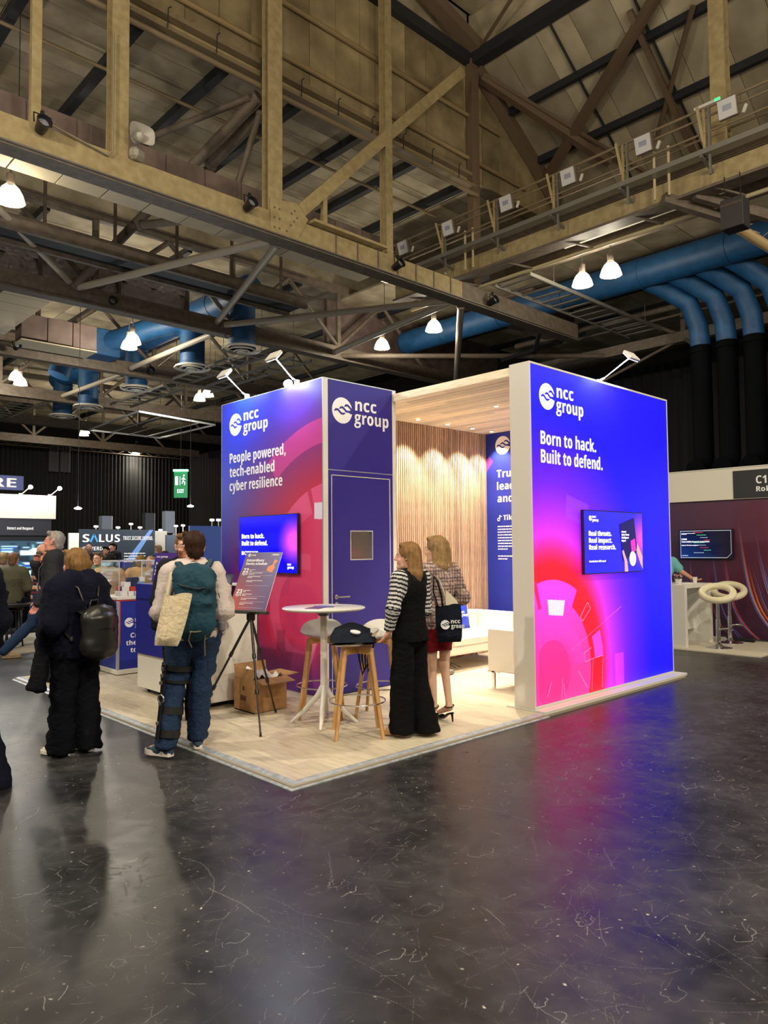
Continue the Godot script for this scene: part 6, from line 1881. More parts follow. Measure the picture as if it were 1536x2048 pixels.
	stand_wall("pale_partition", "pale partition next to the dark stand wall", [310, 1062, 334, 1062], -26.4, 0.1, M["header_white"])
	stand_wall("slate_partition", "slate coloured partition beside the pale one", [333, 1070, 380, 1070], -25.0, 0.1, mat("slate", c8(70, 80, 94), 0.6))
	stand_wall("white_partition", "narrow white partition beside the dark stand wall", [138, 1066, 158, 1066], -25.5, 0.1, M["header_white"])
	t = stand_wall("gradient_partition", "plain blue stand wall behind the dark teal jacket", [380, 1052, 446, 1052], -20.0, 0.1, mat("grad_blue", c8(70, 100, 190), 0.5))
	t = stand_wall("dark_partition", "dark low partition behind the seated visitors", [60, 1108, 330, 1108], -30.0, 0.1, M["fascia_navy"])
	for q in [[212, 1040, 162, "small black name cube above the dark stand wall"], [298, 1034, 161, "grey name cube above the far stands"], [338, 1030, 163, "tall grey blade panel above the far stands"]]:
		var c: Vector3 = on(q[0], q[1], 2, -27.0)
		t = thing("name_cube", q[3], "sign", Vector3(c.x, 2.2, -27.0), 0.0, "name cubes above the far stands")
		part_box(t, "cube", mat("cube_%d" % int(q[2]), [c8(30, 32, 40), c8(86, 92, 104), c8(120, 128, 142)][int(q[2]) - 161], 0.6), c.x - 0.19, c.x + 0.19, 2.3, c.y + 0.15, -27.2, -26.9)
		part_box(t, "post", M["white_frame"], c.x + 0.19, c.x + 0.25, 0.0, c.y + 0.15, -27.1, -27.0)
	for q in [[192, 1053], [236, 1055], [262, 1048], [280, 1055], [321, 1060], [352, 1052], [366, 1051], [424, 1040], [437, 1040]]:
		var c: Vector3 = on(q[0], q[1], 2, -26.05 if q[0] < 310 else (-26.45 if q[0] < 333 else (-25.05 if q[0] < 380 else -20.05)))
		t = thing("far_clip_light", "tiny white clip light glowing on top of a far stand", "light", c, 0.0, "clip lights on the far stands")
		b = MB.new(); b.box(Vector3.ZERO, Vector3(0.17, 0.07, 0.08), Basis(YP, 0.3), 0.02); obj("light_head", b, glow("far_glow", Color(0.95, 0.98, 1.0), 1.6), t)
		b = MB.new(); b.tube([Vector3(0, -0.03, 0), Vector3(0, -0.45, 0)], 0.015, 5); obj("stem", b, M["white_frame"], t)
	# bright lights belonging to the far stands
	for q in [[9.0, 3.0, -24.0], [3.5, 3.0, -14.5], [13.0, 3.2, -24.0]]:
		var l := OmniLight3D.new()
		l.name = "far_stand_light"
		add_child(l, true)
		l.position = Vector3(q[0], q[1], q[2])
		l.light_energy = 3.0; l.light_size = 0.2; l.omni_range = 60.0; l.omni_attenuation = 2.0; l.shadow_enabled = true
		l.light_color = Color(0.96, 0.98, 1.0)
		t = thing("stand_floodlight", ["floodlight above the far walkway before the dark stand wall", "floodlight in front of the screen wall", "floodlight above the far blue stand"][[9.0, 3.5, 13.0].find(q[0])], "floodlight", Vector3(q[0], q[1] + 0.02, q[2]))
		b = MB.new(); b.lathe(Vector3(0, -0.06, 0), [Vector2(0, 0), Vector2(0.1, 0.01), Vector2(0.13, 0.05), Vector2(0.0, 0.11)], 16); obj("light_bulb", b, M["far_glow"], t)
		b = MB.new(); b.tube([Vector3(0, 0.05, 0), Vector3(0, 10.75 - q[1] if q[2] < -19.0 else 8.95, 0)], 0.01, 5); obj("cable", b, M["black"], t)
	# trestle and stools of the far walkway
	t = thing("high_bench", "dark wooden high bench frame behind the walking man", "bench", Vector3(4.2, 0, -13.2))
	part_box(t, "top", M["black"], 3.6, 5.0, 0.72, 0.76, -13.5, -13.0)
	for q in [[3.66, -13.05], [3.66, -13.45], [4.94, -13.05], [4.94, -13.45]]: part_box(t, "leg", M["black"], q[0] - 0.025, q[0] + 0.025, 0.0, 0.72, q[1] - 0.025, q[1] + 0.025)
	part_bar(t, "brace", M["black"], Vector3(3.7, 0.3, -13.05), Vector3(4.9, 0.3, -13.05), 0.03, 0.05)
	t = thing("pale_carpet", "pale floor area of the stand with the screen wall", "platform", Vector3(3, 0, -14.2))
	part_box(t, "carpet", mat("carpet_pale", c8(160, 152, 140), 0.8), -3.0, 6.2, 0.0, 0.015, -16.0, -12.6)
	# exit sign
	var e0 := far(348, 943, 30.0); var e1 := far(375, 940, 30.0)
	t = thing("exit_sign", "green hanging EXIT sign with running figure and arrow", "sign", Vector3((e0.x + e1.x) * 0.5, e0.y - 1.05, (e0.z + e1.z) * 0.5))
	var ex := (e1 - e0); ex.y = 0
	var ew := ex.length(); ex = ex.normalized()
	var e2 := Vector3(e0.x, e0.y - 1.08, e0.z)
	var en := ex.cross(YP)
	b = W(t); b.box(e2 + ex * ew * 0.5 + YP * 0.54 - en * 0.02, Vector3(ew, 1.08, 0.04), Basis(ex, YP, en)); obj("sign_board", b, glow("exit_green", c8(30, 130, 80), 0.35, c8(30, 130, 80)), t)
	b = W(t); b.box(e2 + ex * ew * 0.5 + YP * 1.12, Vector3(ew * 1.08, 0.08, 0.12), Basis(ex, YP, en)); obj("light_bar", b, glow("exit_bar", c8(150, 255, 215), 2.2, c8(190, 255, 225)), t)
	text("EXIT", e2 + ex * ew * 0.25 + YP * 0.2, ex, YP, ew * 0.5, 0.15, lit, t)
	b = W(t)
	b.box(e2 + ex * ew * 0.2 + YP * 0.7 + en * 0.002, Vector3(ew * 0.2, 0.36, 0.004), Basis(ex, YP, en))
	b.box(e2 + ex * ew * 0.45 + YP * 0.7 + en * 0.002, Vector3(0.02, 0.36, 0.004), Basis(ex, YP, en))
	for s in [[0.72, 0.86, 0.68, 0.68], [0.68, 0.7, 0.6, 0.58], [0.68, 0.7, 0.82, 0.62], [0.82, 0.62, 0.78, 0.52], [0.7, 0.82, 0.58, 0.76], [0.7, 0.82, 0.84, 0.74]]: b.bar(e2 + ex * ew * s[0] + YP * s[1] + en * 0.003, e2 + ex * ew * s[2] + YP * s[3] + en * 0.003, 0.035, 0.004, en)
	b.lathe(e2 + ex * ew * 0.74 + YP * 0.92 + en * 0.003, [Vector2(0, -0.002), Vector2(0.035, 0), Vector2(0, 0.002)], 12, Basis(ex, en, -YP))
	obj("running_figure", b, lit, t)
	part_tube(t, "wire", M["black"], [e2 + ex * ew * 0.5 + YP * 1.15, Vector3(e2.x, 10.75, e2.z) + ex * ew * 0.5], 0.01, 4)

func arm_far(p: Vector3, label: String) -> void:
	var t := thing("stand_spotlight", label, "floodlight", p)
	var b := MB.new(); b.tube([Vector3(-0.1, -0.01, -0.05), Vector3(-0.02, 0.12, 0.2)], 0.012, 6); b.box(Vector3(-0.1, 0.0, -0.06), Vector3(0.05, 0.06, 0.05)); obj("arm", b, M["white_frame"], t)
	b = MB.new(); b.lathe(Vector3(0, 0.14, 0.24), [Vector2(0, -0.04), Vector2(0.035, -0.03), Vector2(0.045, 0.015), Vector2(0, 0.02)], 14, Basis(XP, 1.2)); obj("light_head", b, glow("arm_far_glow", Color(0.95, 0.98, 1.0), 10.0), t)
	var l := OmniLight3D.new()
	l.name = "stand_spot_glow"
	add_child(l, true)
	l.position = p + Vector3(0, 0.14, 0.24)
	l.light_energy = 0.22; l.light_size = 0.04; l.omni_range = 60.0; l.omni_attenuation = 2.0; l.shadow_enabled = true

# ------------------------------------------------------------------ figures: a distance field meshed as surface nets
class Field:
	var o: Vector3
	var s: float
	var nx: int
	var ny: int
	var nz: int
	var f := PackedFloat32Array()
	func _init(lo: Vector3, hi: Vector3, cell: float) -> void:
		s = cell
		o = lo - Vector3.ONE * cell * 2.0
		nx = int((hi.x - lo.x) / cell) + 5; ny = int((hi.y - lo.y) / cell) + 5; nz = int((hi.z - lo.z) / cell) + 5
		f.resize(nx * ny * nz)
		f.fill(1.0)
	# tapered capsule; space is squeezed by q along ax (flat chests, hands, feet)
	func cap(a: Vector3, b: Vector3, ra: float, rb: float, k := 0.03, ax := Vector3.ZERO, q := 1.0, cut := false) -> void:
		var m := maxf(ra, rb) + k + s * 1.5
		var lo := a.min(b) - Vector3.ONE * m; var hi := a.max(b) + Vector3.ONE * m
		var i0 := maxi(0, int((lo.x - o.x) / s)); var i1 := mini(nx - 1, int((hi.x - o.x) / s) + 1)
		var j0 := maxi(0, int((lo.y - o.y) / s)); var j1 := mini(ny - 1, int((hi.y - o.y) / s) + 1)
		var k0 := maxi(0, int((lo.z - o.z) / s)); var k1 := mini(nz - 1, int((hi.z - o.z) / s) + 1)
		var ba := b - a
		var sq := q - 1.0
		if q != 1.0: ba += ax * (ba.dot(ax) * sq)
		var bb := maxf(ba.length_squared(), 1e-9)
		var dr := rb - ra
		for kk in range(k0, k1 + 1):
			var z := o.z + kk * s
			for jj in range(j0, j1 + 1):
				var y := o.y + jj * s
				var at := (kk * ny + jj) * nx
				for ii in range(i0, i1 + 1):
					var pa := Vector3(o.x + ii * s, y, z) - a
					if q != 1.0: pa += ax * (pa.dot(ax) * sq)
					var t := clampf(pa.dot(ba) / bb, 0.0, 1.0)
					var d := (pa - ba * t).length() - (ra + dr * t)
					var e := f[at + ii]
					if cut:
						d = -d
						var hc := maxf(k - absf(d - e), 0.0) / k
						f[at + ii] = maxf(d, e) + hc * hc * k * 0.25
					else:
						var h := maxf(k - absf(d - e), 0.0) / k
						f[at + ii] = minf(d, e) - h * h * k * 0.25
	func ball(a: Vector3, r: Vector3, k := 0.02, cut := false) -> void:   # upright ellipsoid
		var m := maxf(r.x, maxf(r.y, r.z))
		var i0 := maxi(0, int((a.x - r.x - k - s * 2 - o.x) / s)); var i1 := mini(nx - 1, int((a.x + r.x + k + s * 2 - o.x) / s))
		var j0 := maxi(0, int((a.y - r.y - k - s * 2 - o.y) / s)); var j1 := mini(ny - 1, int((a.y + r.y + k + s * 2 - o.y) / s))
		var k0 := maxi(0, int((a.z - r.z - k - s * 2 - o.z) / s)); var k1 := mini(nz - 1, int((a.z + r.z + k + s * 2 - o.z) / s))
		var mn := minf(r.x, minf(r.y, r.z))
		for kk in range(k0, k1 + 1):
			for jj in range(j0, j1 + 1):
				var at := (kk * ny + jj) * nx
				for ii in range(i0, i1 + 1):
					var p := (Vector3(o.x + ii * s, o.y + jj * s, o.z + kk * s) - a) / r
					var l := p.length()
					var d := (l - 1.0) * mn * lerpf(1.0, l / maxf((p / r).length() * mn, 1e-4), 0.6) if l > 0.001 else -mn
					var e := f[at + ii]
					if cut:
						d = -d
						var hc := maxf(k - absf(d - e), 0.0) / k
						f[at + ii] = maxf(d, e) + hc * hc * k * 0.25
					else:
						var h := maxf(k - absf(d - e), 0.0) / k
						f[at + ii] = minf(d, e) - h * h * k * 0.25
	func below(h: float) -> void:   # nothing under the height h: a clean hem
		for kk in nz:
			for jj in ny:
				var d := h - (o.y + jj * s)
				if d < -s * 3.0: break
				var at := (kk * ny + jj) * nx
				for ii in nx: f[at + ii] = maxf(f[at + ii], d)
	func net(mb: MB, tint = null, wob: FastNoiseLite = null, amp := 0.0, stretch := Vector3.ONE) -> void:
		var id := PackedInt32Array()
		id.resize(nx * ny * nz)
		id.fill(-1)
		var sx := 1; var sy := nx; var sz := nx * ny
		var lim := s * 2.2
		for k in nz - 1:
			for j in ny - 1:
				var at := (k * ny + j) * nx
				for i in nx - 1:
					var c := at + i
					var v0 := f[c]
					if v0 > lim or v0 < -lim: continue
					var v1 := f[c + sx]; var v2 := f[c + sy]; var v3 := f[c + sx + sy]
					var v4 := f[c + sz]; var v5 := f[c + sx + sz]; var v6 := f[c + sy + sz]; var v7 := f[c + sx + sy + sz]
					var n := int(v0 < 0) + int(v1 < 0) + int(v2 < 0) + int(v3 < 0) + int(v4 < 0) + int(v5 < 0) + int(v6 < 0) + int(v7 < 0)
					if n == 0 or n == 8: continue
					var p := Vector3.ZERO
					var m := 0
					if (v0 < 0) != (v1 < 0): p += Vector3(v0 / (v0 - v1), 0, 0); m += 1
					if (v2 < 0) != (v3 < 0): p += Vector3(v2 / (v2 - v3), 1, 0); m += 1
					if (v4 < 0) != (v5 < 0): p += Vector3(v4 / (v4 - v5), 0, 1); m += 1
					if (v6 < 0) != (v7 < 0): p += Vector3(v6 / (v6 - v7), 1, 1); m += 1
					if (v0 < 0) != (v2 < 0): p += Vector3(0, v0 / (v0 - v2), 0); m += 1
					if (v1 < 0) != (v3 < 0): p += Vector3(1, v1 / (v1 - v3), 0); m += 1
					if (v4 < 0) != (v6 < 0): p += Vector3(0, v4 / (v4 - v6), 1); m += 1
					if (v5 < 0) != (v7 < 0): p += Vector3(1, v5 / (v5 - v7), 1); m += 1
					if (v0 < 0) != (v4 < 0): p += Vector3(0, 0, v0 / (v0 - v4)); m += 1
					if (v1 < 0) != (v5 < 0): p += Vector3(1, 0, v1 / (v1 - v5)); m += 1
					if (v2 < 0) != (v6 < 0): p += Vector3(0, 1, v2 / (v2 - v6)); m += 1
					if (v3 < 0) != (v7 < 0): p += Vector3(1, 1, v3 / (v3 - v7)); m += 1
					p /= m
					var g := Vector3(lerpf(lerpf(v1 - v0, v3 - v2, p.y), lerpf(v5 - v4, v7 - v6, p.y), p.z), lerpf(lerpf(v2 - v0, v3 - v1, p.x), lerpf(v6 - v4, v7 - v5, p.x), p.z), lerpf(lerpf(v4 - v0, v5 - v1, p.x), lerpf(v6 - v2, v7 - v3, p.x), p.y)).normalized()
					var w := o + (Vector3(i, j, k) + p) * s
					if wob: w += g * wob.get_noise_3dv(w * stretch) * amp
					if tint != null: mb.col = tint.call(w)
					id[c] = mb.vert(w, g)
		for k in range(1, nz - 1):
			for j in range(1, ny - 1):
				var at := (k * ny + j) * nx
				for i in range(1, nx - 1):
					var c := at + i
					if id[c] < 0: continue
					var a := f[c] < 0
					if a != (f[c + sx] < 0): face(mb, id[c], id[c - sy], id[c - sy - sz], id[c - sz], a)
					if a != (f[c + sy] < 0): face(mb, id[c], id[c - sz], id[c - sx - sz], id[c - sx], a)
					if a != (f[c + sz] < 0): face(mb, id[c], id[c - sx], id[c - sx - sy], id[c - sy], a)
	func face(mb: MB, a: int, b: int, c: int, d: int, fl: bool) -> void:
		if a < 0 or b < 0 or c < 0 or d < 0: return
		if fl:
			mb.tri(a, b, c); mb.tri(a, c, d)
		else:
			mb.tri(a, c, b); mb.tri(a, d, c)

func view_yaw(theta: float) -> float:   # 0: facing away from the camera, 90: facing picture left
	var fw := Vector3(sin(YAW), 0, -cos(YAW)); var rt := Vector3(cos(YAW), 0, sin(YAW))
	var d := fw * cos(deg_to_rad(theta)) - rt * sin(deg_to_rad(theta))
	return atan2(d.x, d.z)

func skin_mat(c: Color) -> StandardMaterial3D:
	var m := mat("skin_%s" % c.to_html(false), c, 0.5)
	m.vertex_color_use_as_albedo = true
	return m
func cloth(key: String, c: Color, rough := 0.85, vc := false) -> StandardMaterial3D:
	if M.has(key): return M[key]
	var m := mat(key, c, rough, 0.0, 0.25)
	m.vertex_color_use_as_albedo = vc
	m.normal_enabled = true; m.normal_scale = 0.9
	if not M.has("fold_map"): M["fold_map"] = bump_tex(41, 0.011, 12.0)
	m.normal_texture = M["fold_map"]
	triplanar(m, 2.6, false)
	return m

# joints of a 1.75 m figure facing +z; its own left is +x
func rest_pose() -> Dictionary:
	return {
		"head": Vector3(0, 1.615, 0.03), "neck": Vector3(0, 1.47, 0.0), "chest": Vector3(0, 1.30, 0.0), "waist": Vector3(0, 1.10, 0.01), "hips": Vector3(0, 0.95, 0.0),
		"shL": Vector3(0.175, 1.415, -0.01), "elL": Vector3(0.225, 1.13, -0.03), "wrL": Vector3(0.235, 0.89, 0.05), "haL": Vector3(0.225, 0.80, 0.08),
		"shR": Vector3(-0.175, 1.415, -0.01), "elR": Vector3(-0.225, 1.13, -0.03), "wrR": Vector3(-0.235, 0.89, 0.05), "haR": Vector3(-0.225, 0.80, 0.08),
		"hiL": Vector3(0.09, 0.91, 0.0), "knL": Vector3(0.10, 0.50, 0.02), "anL": Vector3(0.10, 0.085, -0.03), "toL": Vector3(0.115, 0.03, 0.15),
		"hiR": Vector3(-0.09, 0.91, 0.0), "knR": Vector3(-0.10, 0.50, 0.02), "anR": Vector3(-0.10, 0.085, -0.03), "toR": Vector3(-0.115, 0.03, 0.15)}

# one hand: palm, four fingers of different length, thumb from the side of the palm
func add_hand(mb: MB, wr: Vector3, ha: Vector3, inward: Vector3, curl: float, sc: float, cell: float, tint: Color) -> void:
	var d := (ha - wr).normalized()
	var th := (inward - d * inward.dot(d)).normalized()      # the side where the thumb leaves the palm
	var pn := d.cross(th).normalized()                        # towards the back of the hand or the palm
	var F := Field.new(wr.min(wr + d * 0.2) - Vector3.ONE * 0.1 * sc, wr.max(wr + d * 0.2 * sc) + Vector3.ONE * 0.1 * sc, cell)
	var p0 := wr + d * 0.015 * sc; var p1 := wr + d * 0.075 * sc
	F.cap(wr - d * 0.03 * sc, p0, 0.027 * sc, 0.03 * sc, 0.012, pn, 1.3)
	F.cap(p0, p1, 0.034 * sc, 0.038 * sc, 0.012, pn, 2.1)
	for k in 4:
		var side := (1.5 - k) * 0.0195 * sc
		var l: float = [0.070, 0.080, 0.074, 0.058][k] * sc
		var r0 := 0.0088 * sc
		var q := p1 + th * side + d * 0.004 * sc
		var d1 := (d + pn * curl * 0.5).normalized(); var d2 := (d + pn * curl * 1.3).normalized(); var d3 := (d + pn * curl * 2.2).normalized()
		var a := q + d1 * l * 0.45; var b := a + d2 * l * 0.32; var c := b + d3 * l * 0.23
		F.cap(q - d * 0.015 * sc, a, r0 * 1.05, r0, 0.005); F.cap(a, b, r0, r0 * 0.92, 0.004); F.cap(b, c, r0 * 0.92, r0 * 0.75, 0.004)
	var tb := p0 + th * 0.027 * sc
	var tm := tb + (d * 0.7 + th * 0.62 + pn * curl * 0.3).normalized() * 0.036 * sc
	F.cap(p0 + th * 0.01 * sc, tb, 0.016 * sc, 0.014 * sc, 0.012); F.cap(tb, tm, 0.0125 * sc, 0.0105 * sc, 0.006); F.cap(tm, tm + (d * 0.9 + th * 0.2 + pn * curl * 0.5).normalized() * 0.03 * sc, 0.0105 * sc, 0.008 * sc, 0.004)
	F.net(mb, func(_p): return tint)

# head with face; hb: basis of the head (z forward, x its left)
func add_head(mb: MB, c: Vector3, hb: Basis, sc: float, cell: float, opt: Dictionary) -> void:
	var loc := MB.new()
	var F := Field.new(Vector3(-0.11, -0.17, -0.13) , Vector3(0.11, 0.14, 0.14), cell)
	F.ball(Vector3(0, 0.035, -0.012), Vector3(0.076, 0.092, 0.096), 0.02)
	F.ball(Vector3(0, -0.035, 0.028), Vector3(0.060, 0.085, 0.066), 0.03)
	F.cap(Vector3(0.032, -0.085, 0.035), Vector3(0, -0.098, 0.078), 0.022, 0.018, 0.025); F.cap(Vector3(-0.032, -0.085, 0.035), Vector3(0, -0.098, 0.078), 0.022, 0.018, 0.025)
	F.cap(Vector3(0, 0.03, 0.088), Vector3(0, -0.022, 0.112), 0.008, 0.0125, 0.014)      # nose
	F.cap(Vector3(0.011, -0.026, 0.098), Vector3(-0.011, -0.026, 0.098), 0.008, 0.008, 0.008)
	F.cap(Vector3(0.03, 0.028, 0.078), Vector3(-0.03, 0.028, 0.078), 0.012, 0.012, 0.02)    # brow
	F.ball(Vector3(0.031, 0.008, 0.094), Vector3(0.016, 0.011, 0.014), 0.012, true); F.ball(Vector3(-0.031, 0.008, 0.094), Vector3(0.016, 0.011, 0.014), 0.012, true)
	F.ball(Vector3(0.031, 0.007, 0.078), Vector3(0.013, 0.011, 0.012), 0.004); F.ball(Vector3(-0.031, 0.007, 0.078), Vector3(0.013, 0.011, 0.012), 0.004)
	F.cap(Vector3(0.042, -0.03, 0.068), Vector3(0.036, -0.045, 0.066), 0.016, 0.016, 0.02); F.cap(Vector3(-0.042, -0.03, 0.068), Vector3(-0.036, -0.045, 0.066), 0.016, 0.016, 0.02)
	var smile: float = opt.get("smile", 0.0)
	F.cap(Vector3(0.020, -0.056 + smile * 0.006, 0.084), Vector3(0, -0.056, 0.092), 0.0065, 0.0075, 0.006); F.cap(Vector3(-0.020, -0.056 + smile * 0.006, 0.084), Vector3(0, -0.056, 0.092), 0.0065, 0.0075, 0.006)
	F.cap(Vector3(0.017, -0.067 - smile * 0.008, 0.083), Vector3(-0.017, -0.067 - smile * 0.008, 0.083), 0.0075, 0.0075, 0.006)
	for e in [1.0, -1.0]:
		F.cap(Vector3(0.076 * e, 0.022, -0.008), Vector3(0.074 * e, -0.022, 0.002), 0.015, 0.010, 0.008, Vector3(1, 0, 0), 2.2)
		F.cap(Vector3(0.084 * e, 0.02, -0.014), Vector3(0.078 * e, -0.02, -0.004), 0.009, 0.007, 0.005)
	if opt.get("smile", 0.0) > 0.8: F.cap(Vector3(0.017, -0.062, 0.094), Vector3(-0.017, -0.062, 0.094), 0.005, 0.005, 0.003, Vector3.ZERO, 1.0, true)
	# neck inside the head grid
	F.cap(Vector3(0, -0.08, -0.02), Vector3(0, -0.17, -0.035), 0.052, 0.055, 0.03)
	var skin := Color.WHITE
	var lip := Color(0.72, 0.42, 0.40)
	var beard: Color = opt.get("beard", Color.WHITE)
	F.net(loc, func(p: Vector3) -> Color:
		if smile > 0.8 and absf(p.x) < 0.019 and absf(p.y + 0.0615) < 0.006 and p.z > 0.07: return Color(0.45, 0.18, 0.17)
		if absf(p.x) < 0.025 and p.y < -0.049 and p.y > -0.075 and p.z > 0.08: return lip
		if beard != Color.WHITE and p.y < -0.035 and p.y > -0.125 and p.z > -0.005 + absf(p.y + 0.06) * 0.2: return beard
		if p.z > 0.05 and p.y < 0.0 and p.y > -0.04 and absf(absf(p.x) - 0.045) < 0.02: return Color(1.0, 0.88, 0.85)
		return skin)
	var base := mb.v.size()
	for i in loc.v.size():
		mb.v.append(mb.T * (c + hb * (loc.v[i] * sc))); mb.n.append(hb * loc.n[i]); mb.uv.append(Vector2.ZERO); mb.c.append(loc.c[i])
	for i in loc.ix: mb.ix.append(base + i)

func face_parts(t: Node3D, c: Vector3, hb: Basis, sc: float, brow: Color, glasses: bool) -> void:
	for e in [1.0, -1.0]:
		var b := MB.new()
		b.T = Transform3D(hb.scaled(Vector3.ONE * sc), c)
		b.lathe(Vector3(0.031 * e, 0.007, 0.0785), [Vector2(0, -0.010), Vector2(0.0095, -0.003), Vector2(0.010, 0.003), Vector2(0.0055, 0.0095), Vector2(0, 0.0108)], 10, Basis(Vector3.RIGHT, Vector3(0, 0, 1), Vector3(0, -1, 0)))
		obj("eyeball", b, mat("eye_white", c8(222, 216, 210), 0.25), t)
		b = MB.new(); b.T = Transform3D(hb.scaled(Vector3.ONE * sc), c)
		b.lathe(Vector3(0.031 * e, 0.007, 0.0873), [Vector2(0.005, 0.0), Vector2(0.003, 0.0022), Vector2(0, 0.0028)], 8, Basis(Vector3.RIGHT, Vector3(0, 0, 1), Vector3(0, -1, 0)))
		obj("iris", b, mat("iris_dark", c8(52, 44, 40), 0.2), t)
		b = MB.new(); b.T = Transform3D(hb.scaled(Vector3.ONE * sc), c)
		b.tube([Vector3(0.014 * e, 0.027, 0.094), Vector3(0.031 * e, 0.033, 0.090), Vector3(0.05 * e, 0.027, 0.076)], [0.003, 0.0042, 0.0018], 6)
		obj("eyebrow", b, mat("brow_%s" % brow.to_html(false), brow, 0.9), t)
	if glasses:
		var g := MB.new()
		g.T = Transform3D(hb.scaled(Vector3.ONE * sc), c)
		for e in [1.0, -1.0]:
			var pts := []
			for k in 17: pts.append(Vector3(0.032 * e + cos(TAU * k / 16.0) * 0.023, 0.006 + sin(TAU * k / 16.0) * 0.018, 0.103 - absf(cos(TAU * k / 16.0)) * 0.002))
			g.tube(pts, 0.0016, 6)
			g.tube([Vector3(0.055 * e, 0.012, 0.10), Vector3(0.08 * e, 0.012, 0.02), Vector3(0.084 * e, 0.005, -0.02)], 0.0018, 5)
		g.tube([Vector3(0.009, 0.01, 0.104), Vector3(0, 0.014, 0.106), Vector3(-0.009, 0.01, 0.104)], 0.0016, 5)
		obj("glasses", g, M["steel"], t)

# style: "short", "crop", "bald", "bob", "long", "bun"
func add_hair(t: Node3D, c: Vector3, hb: Basis, sc: float, style: String, col: Color, cell: float) -> void:
	var lo := Vector3(-0.15, -0.34, -0.20); var hi := Vector3(0.15, 0.16, 0.12)
	if style in ["short", "crop", "bald"]: lo.y = -0.12
	elif style == "bob" or style == "bun": lo.y = -0.17
	var F := Field.new(lo, hi, cell)
	match style:
		"crop":
			F.ball(Vector3(0, 0.045, -0.020), Vector3(0.081, 0.092, 0.098), 0.01)
			F.ball(Vector3(0, -0.03, -0.06), Vector3(0.064, 0.07, 0.05), 0.02)
			F.cap(Vector3(0.055, 0.105, 0.055), Vector3(-0.055, 0.105, 0.055), 0.022, 0.022, 0.02)
		"bald":
			F.ball(Vector3(0, -0.015, -0.045), Vector3(0.080, 0.05, 0.066), 0.01)
			F.ball(Vector3(0, -0.05, -0.06), Vector3(0.062, 0.04, 0.044), 0.02)
		"short":
			F.ball(Vector3(0, 0.052, -0.022), Vector3(0.086, 0.094, 0.102), 0.01)
			F.ball(Vector3(0, -0.02, -0.065), Vector3(0.066, 0.068, 0.05), 0.02)
			F.cap(Vector3(0.05, 0.115, 0.05), Vector3(-0.05, 0.112, 0.055), 0.03, 0.028, 0.02)
		"bob":
			F.ball(Vector3(0, 0.045, -0.02), Vector3(0.095, 0.102, 0.108), 0.01)
			for e in [1.0, -1.0]:
				F.cap(Vector3(0.072 * e, 0.05, -0.01), Vector3(0.078 * e, -0.06, 0.01), 0.034, 0.026, 0.03)
				F.cap(Vector3(0.05 * e, 0.0, -0.07), Vector3(0.045 * e, -0.12, -0.06), 0.05, 0.034, 0.03)
			F.cap(Vector3(0, 0.0, -0.08), Vector3(0, -0.12, -0.075), 0.05, 0.034, 0.03)
			F.cap(Vector3(0.05, 0.11, 0.05), Vector3(-0.06, 0.085, 0.07), 0.024, 0.02, 0.02)
		"long":
			F.ball(Vector3(0, 0.045, -0.022), Vector3(0.092, 0.098, 0.106), 0.01)
			for e in [1.0, -1.0]:
				F.cap(Vector3(0.075 * e, 0.04, -0.03), Vector3(0.088 * e, -0.14, -0.05), 0.03, 0.036, 0.03)
				F.cap(Vector3(0.088 * e, -0.14, -0.05), Vector3(0.075 * e, -0.29, -0.07), 0.036, 0.018, 0.03)
				F.cap(Vector3(0.04 * e, 0.0, -0.085), Vector3(0.05 * e, -0.16, -0.10), 0.045, 0.042, 0.03)
				F.cap(Vector3(0.05 * e, -0.16, -0.10), Vector3(0.038 * e, -0.31, -0.10), 0.042, 0.02, 0.03)
			F.cap(Vector3(0.05, 0.11, 0.045), Vector3(-0.055, 0.105, 0.05), 0.022, 0.022, 0.02)
		"bun":
			F.ball(Vector3(0, 0.045, -0.02), Vector3(0.083, 0.092, 0.099), 0.01)
			F.ball(Vector3(0, 0.07, -0.12), Vector3(0.05, 0.045, 0.045), 0.02)
			F.ball(Vector3(0, -0.03, -0.06), Vector3(0.066, 0.07, 0.05), 0.02)
	# leave the face and the ears free
	if style in ["bob", "long"]:
		F.ball(Vector3(0, -0.03, 0.105), Vector3(0.070, 0.115, 0.085), 0.012, true)
	elif style == "bald":
		F.ball(Vector3(0, 0.0, 0.09), Vector3(0.12, 0.12, 0.085), 0.01, true)
	else:
		F.ball(Vector3(0, -0.015, 0.105), Vector3(0.078, 0.088, 0.075), 0.012, true)
		for e in [1.0, -1.0]: F.ball(Vector3(0.088 * e, -0.035, 0.012), Vector3(0.03, 0.062, 0.055), 0.01, true)
	F.ball(Vector3(0, -0.09, -0.012), Vector3(0.046, 0.12, 0.046), 0.005, true)
	var nz := FastNoiseLite.new()
	nz.seed = 2; nz.frequency = 16.0; nz.fractal_octaves = 2
	var loc := MB.new()
	loc.T = Transform3D(hb.scaled(Vector3.ONE * sc), c)
	var tone := FastNoiseLite.new()
	tone.seed = 5; tone.frequency = 14.0
	var longish := style in ["bob", "long"]
	F.net(loc, func(p: Vector3) -> Color:
		var q := tone.get_noise_3d(p.x * 3.0, p.y * 0.35, p.z * 3.0) * 0.5 + tone.get_noise_3d(p.x * 9.0, p.y * 0.8, p.z * 9.0) * 0.5
		return Color(1, 1, 1) * (0.80 + 0.75 * q), nz, 0.012 if longish else 0.016, Vector3(1.6, 0.22, 1.6) if longish else Vector3(2.2, 1.2, 2.2))
	var hm := cloth("hair_%s" % col.to_html(false), col, 0.55, true)
	hm.uv1_scale = Vector3(34, 2.5, 34); hm.normal_scale = 0.7
	obj("hair", loc, hm, t)

